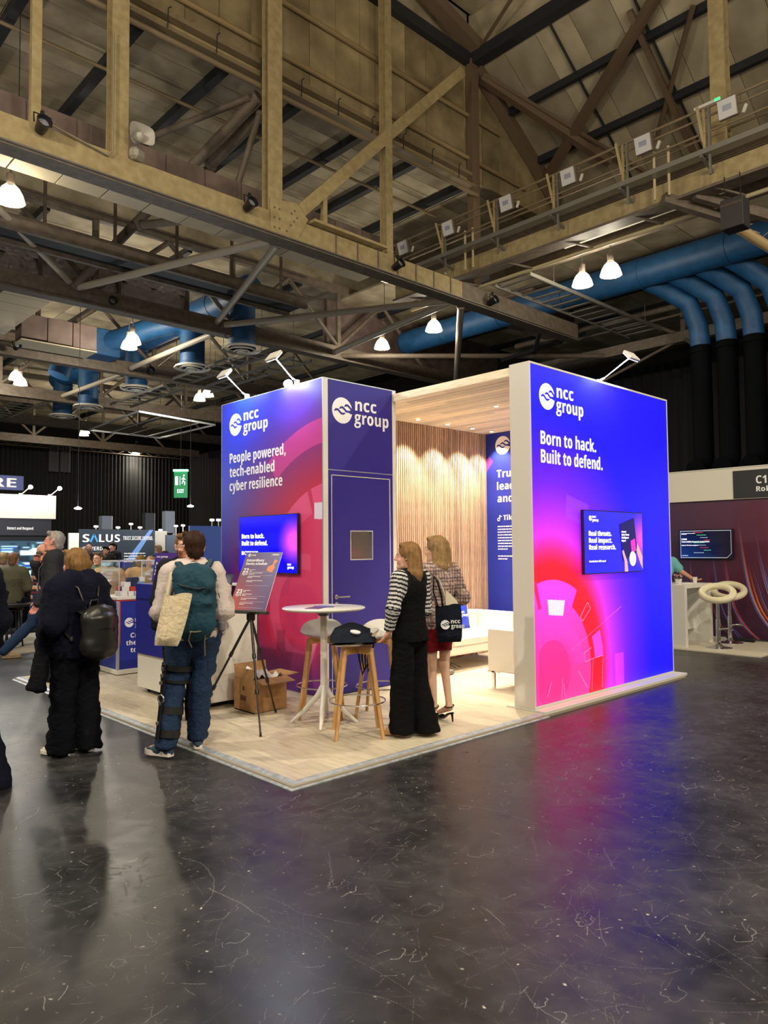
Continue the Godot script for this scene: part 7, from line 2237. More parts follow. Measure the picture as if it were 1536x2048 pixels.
func shoe(t: Node3D, an: Vector3, toe: Vector3, m: Material, sole: Material, cell: float, sc: float, thick := 0.02) -> void:
	var d := toe - an; d.y = 0; d = d.normalized()
	var y := toe.y - 0.03 * sc
	var heel := Vector3(an.x, 0, an.z) - d * 0.055 * sc
	var tip := heel + d * 0.275 * sc
	var F := Field.new(heel.min(tip) - Vector3(0.07, 0.0, 0.07) + Vector3(0, y, 0), heel.max(tip) + Vector3(0.07, 0.15 * sc + y, 0.07), cell)
	var up := Vector3(0, y, 0)
	F.cap(heel + d * 0.035 * sc + up + YP * 0.05 * sc, heel + d * 0.06 * sc + up + YP * 0.095 * sc, 0.036 * sc, 0.036 * sc, 0.02)
	F.cap(heel + d * 0.03 * sc + up + YP * 0.038 * sc, heel + d * 0.15 * sc + up + YP * 0.046 * sc, 0.033 * sc, 0.038 * sc, 0.02)
	F.cap(heel + d * 0.13 * sc + up + YP * 0.045 * sc, tip - d * 0.045 * sc + up + YP * 0.036 * sc, 0.040 * sc, 0.030 * sc, 0.03, YP, 1.25)
	F.cap(heel + d * 0.05 * sc + up + YP * 0.09 * sc, heel + d * 0.14 * sc + up + YP * 0.06 * sc, 0.034 * sc, 0.03 * sc, 0.02)
	var b := MB.new()
	F.net(b)
	obj("shoe", b, m, t)
	# sole: outline extruded
	var s := d.cross(YP)
	var pl := PackedVector2Array()
	var prof := [[0.0, 0.02], [0.012, 0.033], [0.06, 0.038], [0.12, 0.037], [0.18, 0.047], [0.23, 0.042], [0.262, 0.024], [0.275, 0.0]]
	for q in prof: pl.append(Vector2(q[0], q[1]) * sc)
	for k in range(prof.size() - 2, -1, -1): pl.append(Vector2(prof[k][0], -prof[k][1]) * sc)
	b = MB.new()
	b.prism(pl, heel + up + YP * (thick + 0.008), d, -s, thick)
	obj("sole", b, sole, t)

# the whole figure. o: label, at, theta, height, pose (joints), skin, hair, hair_style, top, top_mat, bottom ("trousers", "skirt"), bottom_mat, shoes
func person(o: Dictionary) -> Node3D:
	var sc: float = o.get("height", 1.75) / 1.75
	var J := rest_pose()
	for k in o.get("pose", {}): J[k] = o.pose[k]
	for k in J: J[k] = J[k] * sc
	var t := thing("person", o.label, "person", o.at, view_yaw(o.theta))
	var fine: bool = o.get("fine", true)
	var cell := 0.014 if fine else 0.024
	var hc := 0.0055 if fine else 0.010
	var g: float = o.get("girth", 1.0) * sc
	var skin: Color = o.get("skin", c8(216, 164, 140))
	var sm := skin_mat(skin)
	var lo := Vector3(9, 9, 9); var hi := -lo
	for k in J: lo = lo.min(J[k]); hi = hi.max(J[k])
	lo -= Vector3.ONE * 0.2; hi += Vector3.ONE * 0.2
	lo.y = maxf(lo.y, -0.02)
	var torso := func(F: Field, a: float, arms: float, full: bool) -> void:
		var z := Vector3(0, 0, 1)
		F.cap(J.hips, J.waist, 0.150 * g + a, 0.138 * g + a, 0.05, z, 1.38)
		F.cap(J.waist, J.chest, 0.138 * g + a, 0.158 * g + a, 0.05, z, 1.38)
		F.cap(J.chest, J.neck - Vector3(0, 0.05, 0) * sc, 0.158 * g + a, 0.085 * sc + a, 0.05, z, 1.35)
		F.cap(J.shL * 0.94 + J.shR * 0.06, J.shR * 0.94 + J.shL * 0.06, 0.062 * sc + a, 0.062 * sc + a, 0.06)
		if full or arms > 0.0:
			for s in ["L", "R"]:
				var e: Vector3 = J["el" + s]; var w: Vector3 = J["wr" + s]; var h: Vector3 = J["sh" + s]
				if full:
					F.cap(h, e, 0.052 * sc, 0.041 * sc, 0.03); F.cap(e, w, 0.041 * sc, 0.027 * sc, 0.02)
				else:
					var l1 := minf(arms, 1.0); var l2 := clampf(arms - 1.0, 0.0, 1.0)
					F.cap(h, h.lerp(e, l1), 0.052 * sc + a, 0.044 * sc + a, 0.04)
					if l2 > 0.0: F.cap(e, e.lerp(w, l2), 0.044 * sc + a, 0.033 * sc + a * 0.7, 0.03)
	var legs := func(F: Field, a: float, hem: float, length: float) -> void:
		F.cap(J.hiL, J.hiR, 0.100 * g + a, 0.100 * g + a, 0.05)
		F.cap(J.hips, J.hips - Vector3(0, 0.03, 0), 0.145 * g + a, 0.14 * g + a, 0.04, Vector3(0, 0, 1), 1.32)
		for s in ["L", "R"]:
			var h: Vector3 = J["hi" + s]; var k: Vector3 = J["kn" + s]; var n: Vector3 = J["an" + s]
			F.cap(h, k, 0.088 * g + a, 0.058 * sc + a + hem * 0.55, 0.02)
			F.cap(k, k + (n - k) * length, 0.058 * sc + a + hem * 0.55, 0.042 * sc + a + hem, 0.02)
	# body under the clothes: one surface from head to feet
	var bm := MB.new()
	var B := Field.new(lo, hi, cell * 1.25)
	torso.call(B, -0.012, 0.0, true)
	legs.call(B, -0.012, 0.0, 1.0)
	B.cap(J.neck - Vector3(0, 0.05, 0), J.neck + (J.head - J.neck) * 0.5, 0.056 * sc, 0.05 * sc, 0.03)
	for s in ["L", "R"]:
		var an: Vector3 = J["an" + s]; var to: Vector3 = J["to" + s]
		B.cap(an, to + YP * 0.012, 0.034 * sc, 0.022 * sc, 0.02)
	B.net(bm, func(_p): return Color.WHITE)
	var hy: float = o.get("head_yaw", 0.0); var hp: float = o.get("head_pitch", 0.0)
	var hb := Basis(YP, deg_to_rad(hy)) * Basis(XP, deg_to_rad(hp)) * Basis(ZP, deg_to_rad(o.get("head_roll", 0.0)))
	add_head(bm, J.head, hb, sc * 1.0, hc, o)
	for s in ["L", "R"]:
		if fine and not o.get("no_hands", false):
			var inw: Vector3 = o.get("thumb" + s, Vector3(-0.15 if s == "L" else 0.15, 0.1, 1.0))
			add_hand(bm, J["wr" + s], J["ha" + s], inw, o.get("curl" + s, 0.45 if s == "R" else -0.45), sc, 0.0045, Color(1.0, 0.94, 0.92))
	obj("body", bm, sm, t)
	face_parts(t, J.head, hb, sc, o.get("brow", o.hair), o.get("glasses", false))
	add_hair(t, J.head, hb, sc, o.hair_style, o.hair, 0.0075 if fine else 0.011)
	# clothes
	var nz := FastNoiseLite.new()
	nz.seed = o.get("seed", 1); nz.frequency = 4.0; nz.fractal_octaves = 2; nz.fractal_type = FastNoiseLite.FRACTAL_RIDGED
	if o.bottom == "trousers":
		var T := Field.new(lo, Vector3(hi.x, J.hips.y + 0.15, hi.z), cell)
		legs.call(T, 0.012, o.get("hem", 0.02) * sc, o.get("leg_length", 0.93) + 0.15)
		if o.has("hem_y"): T.below(o.hem_y)
		var tb := MB.new()
		T.net(tb, null, nz, o.get("crease", 0.016), Vector3(1.0, 1.3, 1.0))
		obj("trousers", tb, o.bottom_mat, t)
	else:
		var T := Field.new(lo, Vector3(hi.x, J.hips.y + 0.16, hi.z), cell)
		T.cap(J.hips + Vector3(0, 0.06, 0), J.hips - Vector3(0, 0.06, 0), 0.15 * g, 0.166 * g, 0.04, ZP, 1.25)
		T.cap(J.hips - Vector3(0, 0.06, 0), (J.knL + J.knR) * 0.5 + Vector3(0, 0.12, 0), 0.166 * g, 0.15 * g, 0.04, ZP, 1.3)
		T.cap((J.knL + J.knR) * 0.5 - Vector3(0, 0.02, 0), (J.knL + J.knR) * 0.5 - Vector3(0, 0.5, 0), 0.2, 0.2, 0.01, Vector3.ZERO, 1.0, true)
		var tb := MB.new()
		T.net(tb, null, nz, 0.006)
		obj("skirt", tb, o.bottom_mat, t)
	var S := Field.new(Vector3(lo.x, J.hips.y - 0.30, lo.z) + Vector3(0.07, 0, 0.07), Vector3(hi.x, J.neck.y + 0.12, hi.z) - Vector3(0.07, 0, 0.07), o.get("top_cell", cell))
	var pad: float = o.get("pad", 0.016)
	torso.call(S, pad, o.get("sleeve", 2.0), false)
	var low: float = o.get("top_low", 0.06)
	S.cap(J.hips, J.hips - Vector3(0, low + 0.2, 0), 0.152 * g + pad, 0.162 * g + pad, 0.03, ZP, 1.3)
	S.below(J.hips.y - low - 0.06)
	if o.has("shape"): o.shape.call(S, J)
	var sb := MB.new()
	S.net(sb, o.get("top_tint", null), nz, o.get("top_crease", 0.02), o.get("top_stretch", Vector3(1.0, 1.0, 1.0)))
	obj(o.get("top_name", "top"), sb, o.top_mat, t)
	if o.has("shoe_mat"):
		for s in ["L", "R"]: shoe(t, J["an" + s], J["to" + s], o.shoe_mat, o.get("sole_mat", o.shoe_mat), 0.008 if fine else 0.014, sc, o.get("sole", 0.02))
	return t

# distance along the arm of a point, for stripes
func along(p: Vector3, a: Vector3, b: Vector3, c: Vector3) -> float:
	var ab := b - a; var bc := c - b
	var t1 := (p - a).dot(ab) / ab.length_squared(); var t2 := (p - b).dot(bc) / bc.length_squared()
	var la := ab.length(); var lb := bc.length()
	if t1 > 1.0 and t2 < 0.0: return la + 0.5 * ((t1 - 1.0) * la + t2 * lb)
	if t1 <= 1.0 and ((p - (a + ab * t1)).length() < (p - (b + bc * maxf(t2, 0.0))).length() or t2 < 0.0): return t1 * la
	return la + t2 * lb

func people() -> void:
	var t: Node3D
	var b: MB
	var black := cloth("cloth_black", c8(13, 13, 15), 0.9)
	var navy := cloth("cloth_navy", c8(17, 19, 36), 0.9)
	var jeans := cloth("cloth_jeans", c8(44, 62, 92), 0.85)
	jeans.albedo_texture = noise_tex(90, 0.05, Color(0.75, 0.77, 0.8), Color(1, 1, 1), 256, 4)
	triplanar(jeans, 3.0, false)
	# woman with striped sleeves
	var pA := {"wrL": Vector3(0.24, 0.935, 0.055), "elL": Vector3(0.26, 1.15, -0.02), "haL": Vector3(0.24, 0.87, 0.12), "elR": Vector3(-0.22, 1.12, 0.0), "wrR": Vector3(-0.17, 0.95, 0.16), "haR": Vector3(-0.12, 0.90, 0.2),
		"anL": Vector3(0.10, 0.085, 0.03), "toL": Vector3(0.15, 0.03, 0.2), "anR": Vector3(-0.09, 0.085, -0.10), "toR": Vector3(-0.10, 0.03, 0.09)}
	var scA := 1.66 / 1.75
	var stripe := func(p: Vector3) -> Color:
		var l := along(p, Vector3(0.175, 1.415, -0.01) * scA, Vector3(0.26, 1.15, -0.02) * scA, Vector3(0.24, 0.935, 0.055) * scA)
		if p.x < 0.0: l = along(p, Vector3(-0.175, 1.415, -0.01) * scA, Vector3(-0.22, 1.12, 0.0) * scA, Vector3(-0.17, 0.95, 0.16) * scA)
		if absf(p.x) < 0.135 * scA and p.y > 0.9: return Color(0.012, 0.012, 0.014)
		return Color(0.62, 0.60, 0.60) if fmod(l + 0.36, 0.036) > 0.018 else Color(0.012, 0.012, 0.016)
	t = person({"label": "person in a black waistcoat with striped sleeves, resting a hand on a bar stool", "at": Vector3(4.56, 0.035, -4.52), "theta": 48.0, "height": 1.66, "pose": pA, "head_yaw": 34.0, "hair": c8(150, 112, 74), "hair_style": "long", "skin": c8(222, 172, 150),
		"bottom": "trousers", "bottom_mat": black, "hem": 0.058, "hem_y": 0.03, "leg_length": 1.06, "crease": 0.010, "girth": 0.93, "top_mat": cloth("striped_knit", Color.WHITE, 0.9, true), "top_tint": stripe, "top_name": "striped_top", "top_cell": 0.009, "top_low": -0.07, "top_crease": 0.003, "shoe_mat": mat("tan_shoe", c8(206, 172, 132), 0.6), "sole_mat": mat("tan_sole", c8(196, 150, 100), 0.6), "sole": 0.03, "thumbL": Vector3(-1, 0.2, 0.2), "curlL": -0.35})
	waistcoat(t, scA, black)
	# woman in tweed
	var scB := 1.70 / 1.75
	var tw := cloth("tweed", Color.WHITE, 0.95, true)
	var tn := FastNoiseLite.new()
	tn.seed = 4; tn.frequency = 60.0
	var tweed := func(p: Vector3) -> Color:
		var a := fmod(p.y * 1.0 + 5.0, 0.034) < 0.011; var c := fmod(p.x + p.z * 0.8 + 5.0, 0.034) < 0.011
		var q := tn.get_noise_3dv(p)
		if a and c: return Color(0.10, 0.07, 0.08)
		if a or c: return Color(0.20, 0.13, 0.12) if q < 0.1 else Color(0.11, 0.08, 0.09)
		return Color(0.56, 0.42, 0.37) if q > -0.2 else Color(0.34, 0.22, 0.2)
	var pB := {"elR": Vector3(-0.27, 1.15, -0.06), "wrR": Vector3(-0.14, 1.07, 0.19), "haR": Vector3(-0.06, 1.07, 0.25), "elL": Vector3(0.23, 1.14, 0.02), "wrL": Vector3(0.12, 1.05, 0.2), "haL": Vector3(0.05, 1.06, 0.25),
		"anL": Vector3(0.07, 0.13, 0.0), "toL": Vector3(0.075, 0.045, 0.15), "anR": Vector3(-0.06, 0.13, -0.07), "toR": Vector3(-0.065, 0.045, 0.09), "knL": Vector3(0.07, 0.52, 0.03), "knR": Vector3(-0.065, 0.52, 0.0)}
	t = person({"label": "person in a pink and black tweed jacket and red skirt with a tote bag", "at": Vector3(5.10, 0.035, -4.68), "theta": 38.0, "height": 1.72, "pose": pB, "head_yaw": 20.0, "hair": c8(158, 126, 86), "hair_style": "long", "skin": c8(214, 170, 146), "girth": 0.96, "cell": 0.01,
		"bottom": "skirt", "bottom_mat": cloth("red_skirt", c8(112, 16, 26), 0.7), "top_mat": tw, "top_tint": tweed, "top_name": "tweed_jacket", "top_crease": 0.008, "pad": 0.02, "top_low": 0.02})
	heels(t, pB, 1.72 / 1.75)
	# man with the rucksack
	var pC := {"elL": Vector3(0.25, 1.13, -0.03), "wrL": Vector3(0.20, 1.20, 0.22), "haL": Vector3(0.15, 1.23, 0.28), "elR": Vector3(-0.225, 1.12, -0.05), "wrR": Vector3(-0.19, 0.93, 0.06), "haR": Vector3(-0.14, 0.92, 0.15),
		"hiL": Vector3(0.09, 0.91, 0), "knL": Vector3(0.15, 0.50, 0.0), "anL": Vector3(0.20, 0.09, -0.06), "toL": Vector3(0.33, 0.03, 0.06), "knR": Vector3(-0.06, 0.50, 0.04), "anR": Vector3(-0.04, 0.125, 0.10), "toR": Vector3(-0.05, 0.035, 0.26)}
	t = person({"label": "person in a pale pink shirt and jeans with a blue rucksack and a knee brace", "at": on(386, 1508, 1, 0.0) + Vector3(0, 0.012, 0), "theta": 16.0, "height": 1.78, "pose": pC, "head_yaw": 8.0, "hair": c8(62, 42, 32), "hair_style": "short", "skin": c8(214, 160, 136), "girth": 1.08,
		"bottom": "trousers", "bottom_mat": jeans, "hem": 0.018, "hem_y": 0.08, "leg_length": 0.95, "crease": 0.024, "top_mat": cloth("pink_shirt", c8(206, 192, 188), 0.85), "top_name": "shirt", "top_crease": 0.04, "pad": 0.018, "top_low": -0.03, "shoe_mat": mat("trainer_blue", c8(40, 66, 86), 0.7), "sole_mat": mat("trainer_sole", c8(226, 214, 206), 0.6), "sole": 0.038})
	man_c_extras(t, 1.78 / 1.75)
	# person in the navy hoodie
	var pD := {"elL": Vector3(0.27, 1.12, -0.06), "wrL": Vector3(0.20, 0.95, 0.12), "haL": Vector3(0.15, 0.91, 0.18), "elR": Vector3(-0.25, 1.12, -0.04), "wrR": Vector3(-0.18, 0.96, 0.14), "haR": Vector3(-0.12, 0.92, 0.19),
		"anL": Vector3(0.11, 0.085, 0.04), "toL": Vector3(0.14, 0.03, 0.22), "anR": Vector3(-0.10, 0.085, -0.04), "toR": Vector3(-0.09, 0.03, 0.15)}
	var hood := func(F: Field, J: Dictionary) -> void:
		F.cap(J.neck + Vector3(0.08, 0.02, -0.06), J.neck + Vector3(-0.08, 0.02, -0.06), 0.06, 0.06, 0.04)
		F.cap(J.neck + Vector3(0.075, 0.03, 0.0), J.neck + Vector3(0.07, -0.02, 0.07), 0.045, 0.035, 0.03); F.cap(J.neck + Vector3(-0.075, 0.03, 0.0), J.neck + Vector3(-0.07, -0.02, 0.07), 0.045, 0.035, 0.03)
		F.cap(J.neck + Vector3(0, -0.03, -0.11), J.neck + Vector3(0, -0.10, -0.12), 0.055, 0.045, 0.05)
	t = person({"label": "person in a navy hoodie and black jeans with a black leather rucksack", "at": Vector3(2.30, 0.0, -6.13), "theta": 58.0, "height": 1.66, "pose": pD, "head_yaw": 14.0, "hair": c8(140, 106, 66), "hair_style": "bob", "skin": c8(224, 164, 146), "girth": 1.06,
		"bottom": "trousers", "bottom_mat": cloth("black_jeans", c8(15, 16, 22), 0.9), "hem": 0.045, "hem_y": 0.035, "leg_length": 1.0, "crease": 0.028, "top_mat": navy, "top_name": "hoodie", "top_crease": 0.034, "pad": 0.042, "top_low": 0.05, "shape": hood, "shoe_mat": mat("trainer_white", c8(214, 206, 190), 0.6), "sole_mat": mat("sole_white", c8(226, 220, 206), 0.6), "sole": 0.026})
	leather_rucksack(t, 1.66 / 1.75)
	# laughing man in the suit
	var pE := {"elR": Vector3(-0.20, 1.13, 0.17), "wrR": Vector3(-0.06, 1.36, 0.25), "haR": Vector3(-0.02, 1.46, 0.22), "elL": Vector3(0.24, 1.13, -0.04), "wrL": Vector3(0.22, 0.92, 0.12), "haL": Vector3(0.20, 0.84, 0.17), "toL": Vector3(0.12, 0.03, 0.15)}
	t = person({"label": "laughing person in a charcoal suit with one hand raised to the chin", "at": Vector3(3.32, 0.035, -9.55), "theta": 97.0, "height": 1.86, "pose": pE, "hair": c8(168, 164, 158), "hair_style": "crop", "skin": c8(222, 156, 140), "smile": 1.0, "head_pitch": -6.0, "girth": 1.08, "brow": c8(120, 104, 92),
		"bottom": "trousers", "bottom_mat": cloth("suit_dark", c8(34, 34, 38), 0.85), "hem": 0.03, "leg_length": 0.98, "top_mat": cloth("suit_charcoal", c8(48, 48, 52), 0.85), "top_name": "suit_jacket", "top_crease": 0.016, "pad": 0.03, "top_low": 0.16, "shoe_mat": mat("black_shoe", c8(22, 20, 20), 0.3), "thumbR": Vector3(0, 0.3, -1), "curlR": -0.6})
	collar_lanyard(t, 1.86 / 1.75)
	# striped polo
	var pF := {"hiL": Vector3(0.09, 0.90, 0), "knL": Vector3(0.10, 0.52, 0.22), "anL": Vector3(0.10, 0.10, 0.32), "toL": Vector3(0.11, 0.03, 0.5), "knR": Vector3(-0.09, 0.50, -0.14), "anR": Vector3(-0.10, 0.16, -0.48), "toR": Vector3(-0.11, 0.03, -0.36), "elR": Vector3(-0.24, 1.13, 0.04), "wrR": Vector3(-0.25, 0.92, 0.16), "haR": Vector3(-0.24, 0.84, 0.2), "elL": Vector3(0.24, 1.13, 0.02), "wrL": Vector3(0.24, 0.9, 0.1)}
	var polo := func(p: Vector3) -> Color:
		var q := fmod(p.y + 3.0, 0.15)
		if q < 0.03: return Color(0.72, 0.26, 0.12)
		if q < 0.05: return Color(0.60, 0.46, 0.36)
		if q < 0.085: return Color(0.02, 0.02, 0.035)
		if q < 0.105: return Color(0.16, 0.03, 0.04)
		return Color(0.02, 0.02, 0.035)
	person({"label": "person walking in an orange and navy striped polo shirt", "at": Vector3(4.02, 0.0, -12.2), "theta": -62.0, "height": 1.76, "pose": pF, "head_yaw": -10.0, "hair": c8(104, 92, 84), "hair_style": "bald", "skin": c8(214, 156, 132), "girth": 1.06,
		"bottom": "trousers", "bottom_mat": jeans, "hem": 0.02, "leg_length": 0.95, "top_mat": cloth("polo", Color.WHITE, 0.85, true), "top_tint": polo, "top_name": "polo_shirt", "top_crease": 0.012, "sleeve": 0.7, "pad": 0.02, "shoe_mat": mat("tan_trainer", c8(140, 118, 90), 0.7)})
	# bearded man with glasses, behind the rucksack man
	t = person({"label": "person with glasses in a dark suit, facing the rucksack wearer", "at": Vector3(3.42, 0.035, -6.42), "theta": 192.0, "height": 1.77, "head_yaw": 8.0, "hair": c8(132, 96, 62), "hair_style": "crop", "skin": c8(220, 166, 142), "beard": Color(0.40, 0.26, 0.18), "glasses": true,
		"pose": {"elL": Vector3(0.23, 1.13, 0.02), "wrL": Vector3(0.16, 1.0, 0.2), "haL": Vector3(0.1, 0.98, 0.26), "elR": Vector3(-0.23, 1.13, 0.02)},
		"bottom": "trousers", "bottom_mat": cloth("suit_dark", c8(34, 34, 38), 0.85), "hem": 0.03, "leg_length": 0.97, "top_mat": cloth("suit_navy", c8(32, 34, 42), 0.85), "top_name": "suit_jacket", "top_crease": 0.014, "pad": 0.028, "top_low": 0.14, "shoe_mat": mat("black_shoe", c8(22, 20, 20), 0.3)})
	person({"label": "person in a dark teal jacket standing behind the counter", "at": Vector3(4.72, 0.035, -8.75), "theta": -84.0, "height": 1.78, "hair": c8(48, 38, 34), "hair_style": "crop", "skin": c8(220, 166, 146),
		"bottom": "trousers", "bottom_mat": black, "top_mat": cloth("teal_jacket", c8(38, 52, 60), 0.85), "top_name": "jacket", "pad": 0.03, "shoe_mat": mat("black_shoe", c8(22, 20, 20), 0.3), "no_hands": true})
	# person leaving the frame at the left edge
	person({"label": "person in a dark navy coat passing at the edge of the aisle", "at": on(-70, 1582, 1, 0.0), "theta": 76.0, "height": 1.78, "hair": c8(60, 48, 40), "hair_style": "crop", "pose": {"knR": Vector3(-0.10, 0.50, -0.02), "anR": Vector3(-0.1, 0.09, -0.14), "toR": Vector3(-0.11, 0.03, 0.03), "elL": Vector3(0.24, 1.13, -0.10), "wrL": Vector3(0.26, 0.9, -0.02), "anL": Vector3(0.1, 0.085, 0.12), "toL": Vector3(0.11, 0.03, 0.3)},
		"bottom": "trousers", "bottom_mat": navy, "hem": 0.04, "leg_length": 1.0, "top_mat": cloth("coat_navy", c8(17, 19, 32), 0.9), "top_name": "coat", "pad": 0.035, "top_low": 0.2, "top_crease": 0.03, "shoe_mat": mat("black_shoe", c8(22, 20, 20), 0.3), "no_hands": true})
	# person at the neighbouring desk: an arm in a teal sleeve reaches out
	var pM := {"shL": Vector3(0.175, 1.32, 0.10), "shR": Vector3(-0.175, 1.33, 0.08), "neck": Vector3(0, 1.38, 0.12), "chest": Vector3(0, 1.22, 0.08), "head": Vector3(0, 1.50, 0.22), "elL": Vector3(0.30, 1.16, 0.16), "wrL": Vector3(0.42, 1.05, 0.30), "haL": Vector3(0.48, 1.03, 0.35)}
	person({"label": "person in a turquoise T-shirt leaning on the demo desk with one arm", "at": Vector3(12.24, 0.03, -6.0), "theta": 180.0, "height": 1.76, "pose": pM, "hair": c8(70, 52, 40), "hair_style": "crop", "skin": c8(206, 150, 124),
		"bottom": "trousers", "bottom_mat": black, "top_mat": cloth("turquoise", c8(110, 178, 184), 0.85), "top_name": "t_shirt", "sleeve": 0.75, "pad": 0.02, "shoe_mat": mat("black_shoe", c8(22, 20, 20), 0.3), "thumbR": Vector3(0.2, 1, 0), "curlR": 0.3})
	# visitors in the distance: px, py of the head top, depth, theta, seated
	var far_list := [
		["seated person with glasses in a grey-green jacket behind the clear case", 198, 1104, 14.0, 165.0, "crop", c8(110, 88, 70), c8(104, 112, 96), true, true],
		["seated person in a sand coloured top behind the clear case", 218, 1108, 12.6, 12.0, "short", c8(40, 32, 30), c8(190, 160, 118), true, false],
		["seated person in a camel coat behind the clear case", 281, 1110, 13.5, 10.0, "bun", c8(150, 118, 76), c8(196, 160, 112), true, false],
		["seated person in a white top, facing the clear case", 302, 1112, 15.4, 160.0, "bun", c8(186, 150, 110), c8(206, 204, 200), true, false],
		["person in a slate jacket standing alone before the dark stand wall", 177, 1088, 19.0, 10.0, "bald", c8(150, 130, 116), c8(46, 48, 56), false, false],
		["person in a charcoal top standing beside one in black before the dark stand wall", 213, 1093, 20.5, 170.0, "short", c8(40, 32, 30), c8(36, 38, 46), false, false],
		["person in a black jacket standing close to the dark stand wall", 228, 1086, 23.0, 150.0, "short", c8(36, 30, 28), c8(30, 32, 42), false, false],
		["person in a grey jacket standing by the pale partition", 318, 1090, 20.0, 60.0, "crop", c8(150, 124, 104), c8(60, 60, 66), false, false],
		["seated person in a dark top next to the report sign", 330, 1102, 15.0, 20.0, "long", c8(52, 38, 30), c8(44, 44, 50), true, false],
		["seated person in an olive jacket watching the screen wall", 26, 1105, 12.6, 6.0, "crop", c8(122, 88, 66), c8(84, 82, 68), true, false],
		["seated person in a mauve top at the end of the high bench", 6, 1104, 13.2, 20.0, "crop", c8(140, 118, 92), c8(112, 96, 92), true, false]]
	for q in far_list:
		var seated: bool = q[8]
		var top := far(q[1], q[2], q[3])
		var h := clampf(top.y, 1.55, 1.9)
		var pose := {}
		var drop := 0.0
		if seated:
			h = 1.74
			drop = h - top.y
			var u := 0.0
			pose = {"knL": Vector3(0.12, 0.92, 0.40), "knR": Vector3(-0.12, 0.92, 0.40), "anL": Vector3(0.12, 0.52, 0.36), "anR": Vector3(-0.12, 0.52, 0.36), "toL": Vector3(0.12, 0.46, 0.52), "toR": Vector3(-0.12, 0.46, 0.52), "elL": Vector3(0.24, 1.14, 0.06), "elR": Vector3(-0.24, 1.14, 0.06), "wrL": Vector3(0.14, 1.02, 0.28), "wrR": Vector3(-0.14, 1.02, 0.28), "haL": Vector3(0.08, 1.02, 0.36), "haR": Vector3(-0.08, 1.02, 0.36)}
		var at := Vector3(top.x, -drop, top.z)
		person({"label": q[0], "at": at, "theta": q[4], "height": h, "pose": pose, "hair": q[6], "hair_style": q[5], "skin": c8(214, 162, 140), "fine": false, "glasses": q[9], "bottom": "trousers", "bottom_mat": navy, "top_mat": cloth("far_%s" % (q[7] as Color).to_html(false), q[7], 0.85), "pad": 0.03, "shoe_mat": mat("black_shoe", c8(22, 20, 20), 0.3), "top_low": 0.1})
		if seated:
			var s := thing("visitor_stool", "plain dark stool under a seated visitor", "stool", Vector3(at.x, 0, at.z), 0.0, "stools of the seated visitors")
			var sy := 0.80 * h / 1.75 - drop
			b = MB.new(); b.lathe(Vector3(0, sy - 0.05, 0), [Vector2(0, 0), Vector2(0.17, 0), Vector2(0.18, 0.02), Vector2(0.16, 0.05), Vector2(0, 0.05)], 16); obj("seat", b, M["black"], s)
			for k in 4:
				var a := TAU * (k + 0.5) / 4.0
				b = MB.new(); b.tube([Vector3(cos(a) * 0.2, 0, sin(a) * 0.2), Vector3(cos(a) * 0.12, sy - 0.04, sin(a) * 0.12)], 0.015, 6); obj("leg", b, M["black"], s)

func waistcoat(t: Node3D, sc: float, m: Material) -> void:
	var F := Field.new(Vector3(-0.26, 0.80, -0.22) * sc, Vector3(0.26, 1.52, 0.24) * sc, 0.012)
	var z := ZP
	F.cap(Vector3(0, 0.80, 0) * sc, Vector3(0, 1.10, 0.01) * sc, 0.205 * sc, 0.158 * sc, 0.04, z, 1.3)
	F.cap(Vector3(0, 1.10, 0.01) * sc, Vector3(0, 1.30, 0) * sc, 0.160 * sc, 0.176 * sc, 0.04, z, 1.32)
	F.cap(Vector3(0.06, 1.30, 0) * sc, Vector3(0.105, 1.425, -0.01) * sc, 0.105 * sc, 0.066 * sc, 0.04, z, 1.15); F.cap(Vector3(-0.06, 1.30, 0) * sc, Vector3(-0.105, 1.425, -0.01) * sc, 0.105 * sc, 0.066 * sc, 0.04, z, 1.15)
	F.cap(Vector3(0.08, 1.42, -0.03) * sc, Vector3(-0.08, 1.42, -0.03) * sc, 0.06 * sc, 0.06 * sc, 0.03)
	F.below(0.85 * sc)
	F.cap(Vector3(0, 1.46, 0.12) * sc, Vector3(0, 1.30, 0.2) * sc, 0.06 * sc, 0.03 * sc, 0.02, Vector3.ZERO, 1.0, true)
	var nz := FastNoiseLite.new()
	nz.seed = 6; nz.frequency = 5.0
	var b := MB.new()
	F.net(b, null, nz, 0.014)
	obj("waistcoat", b, m, t)

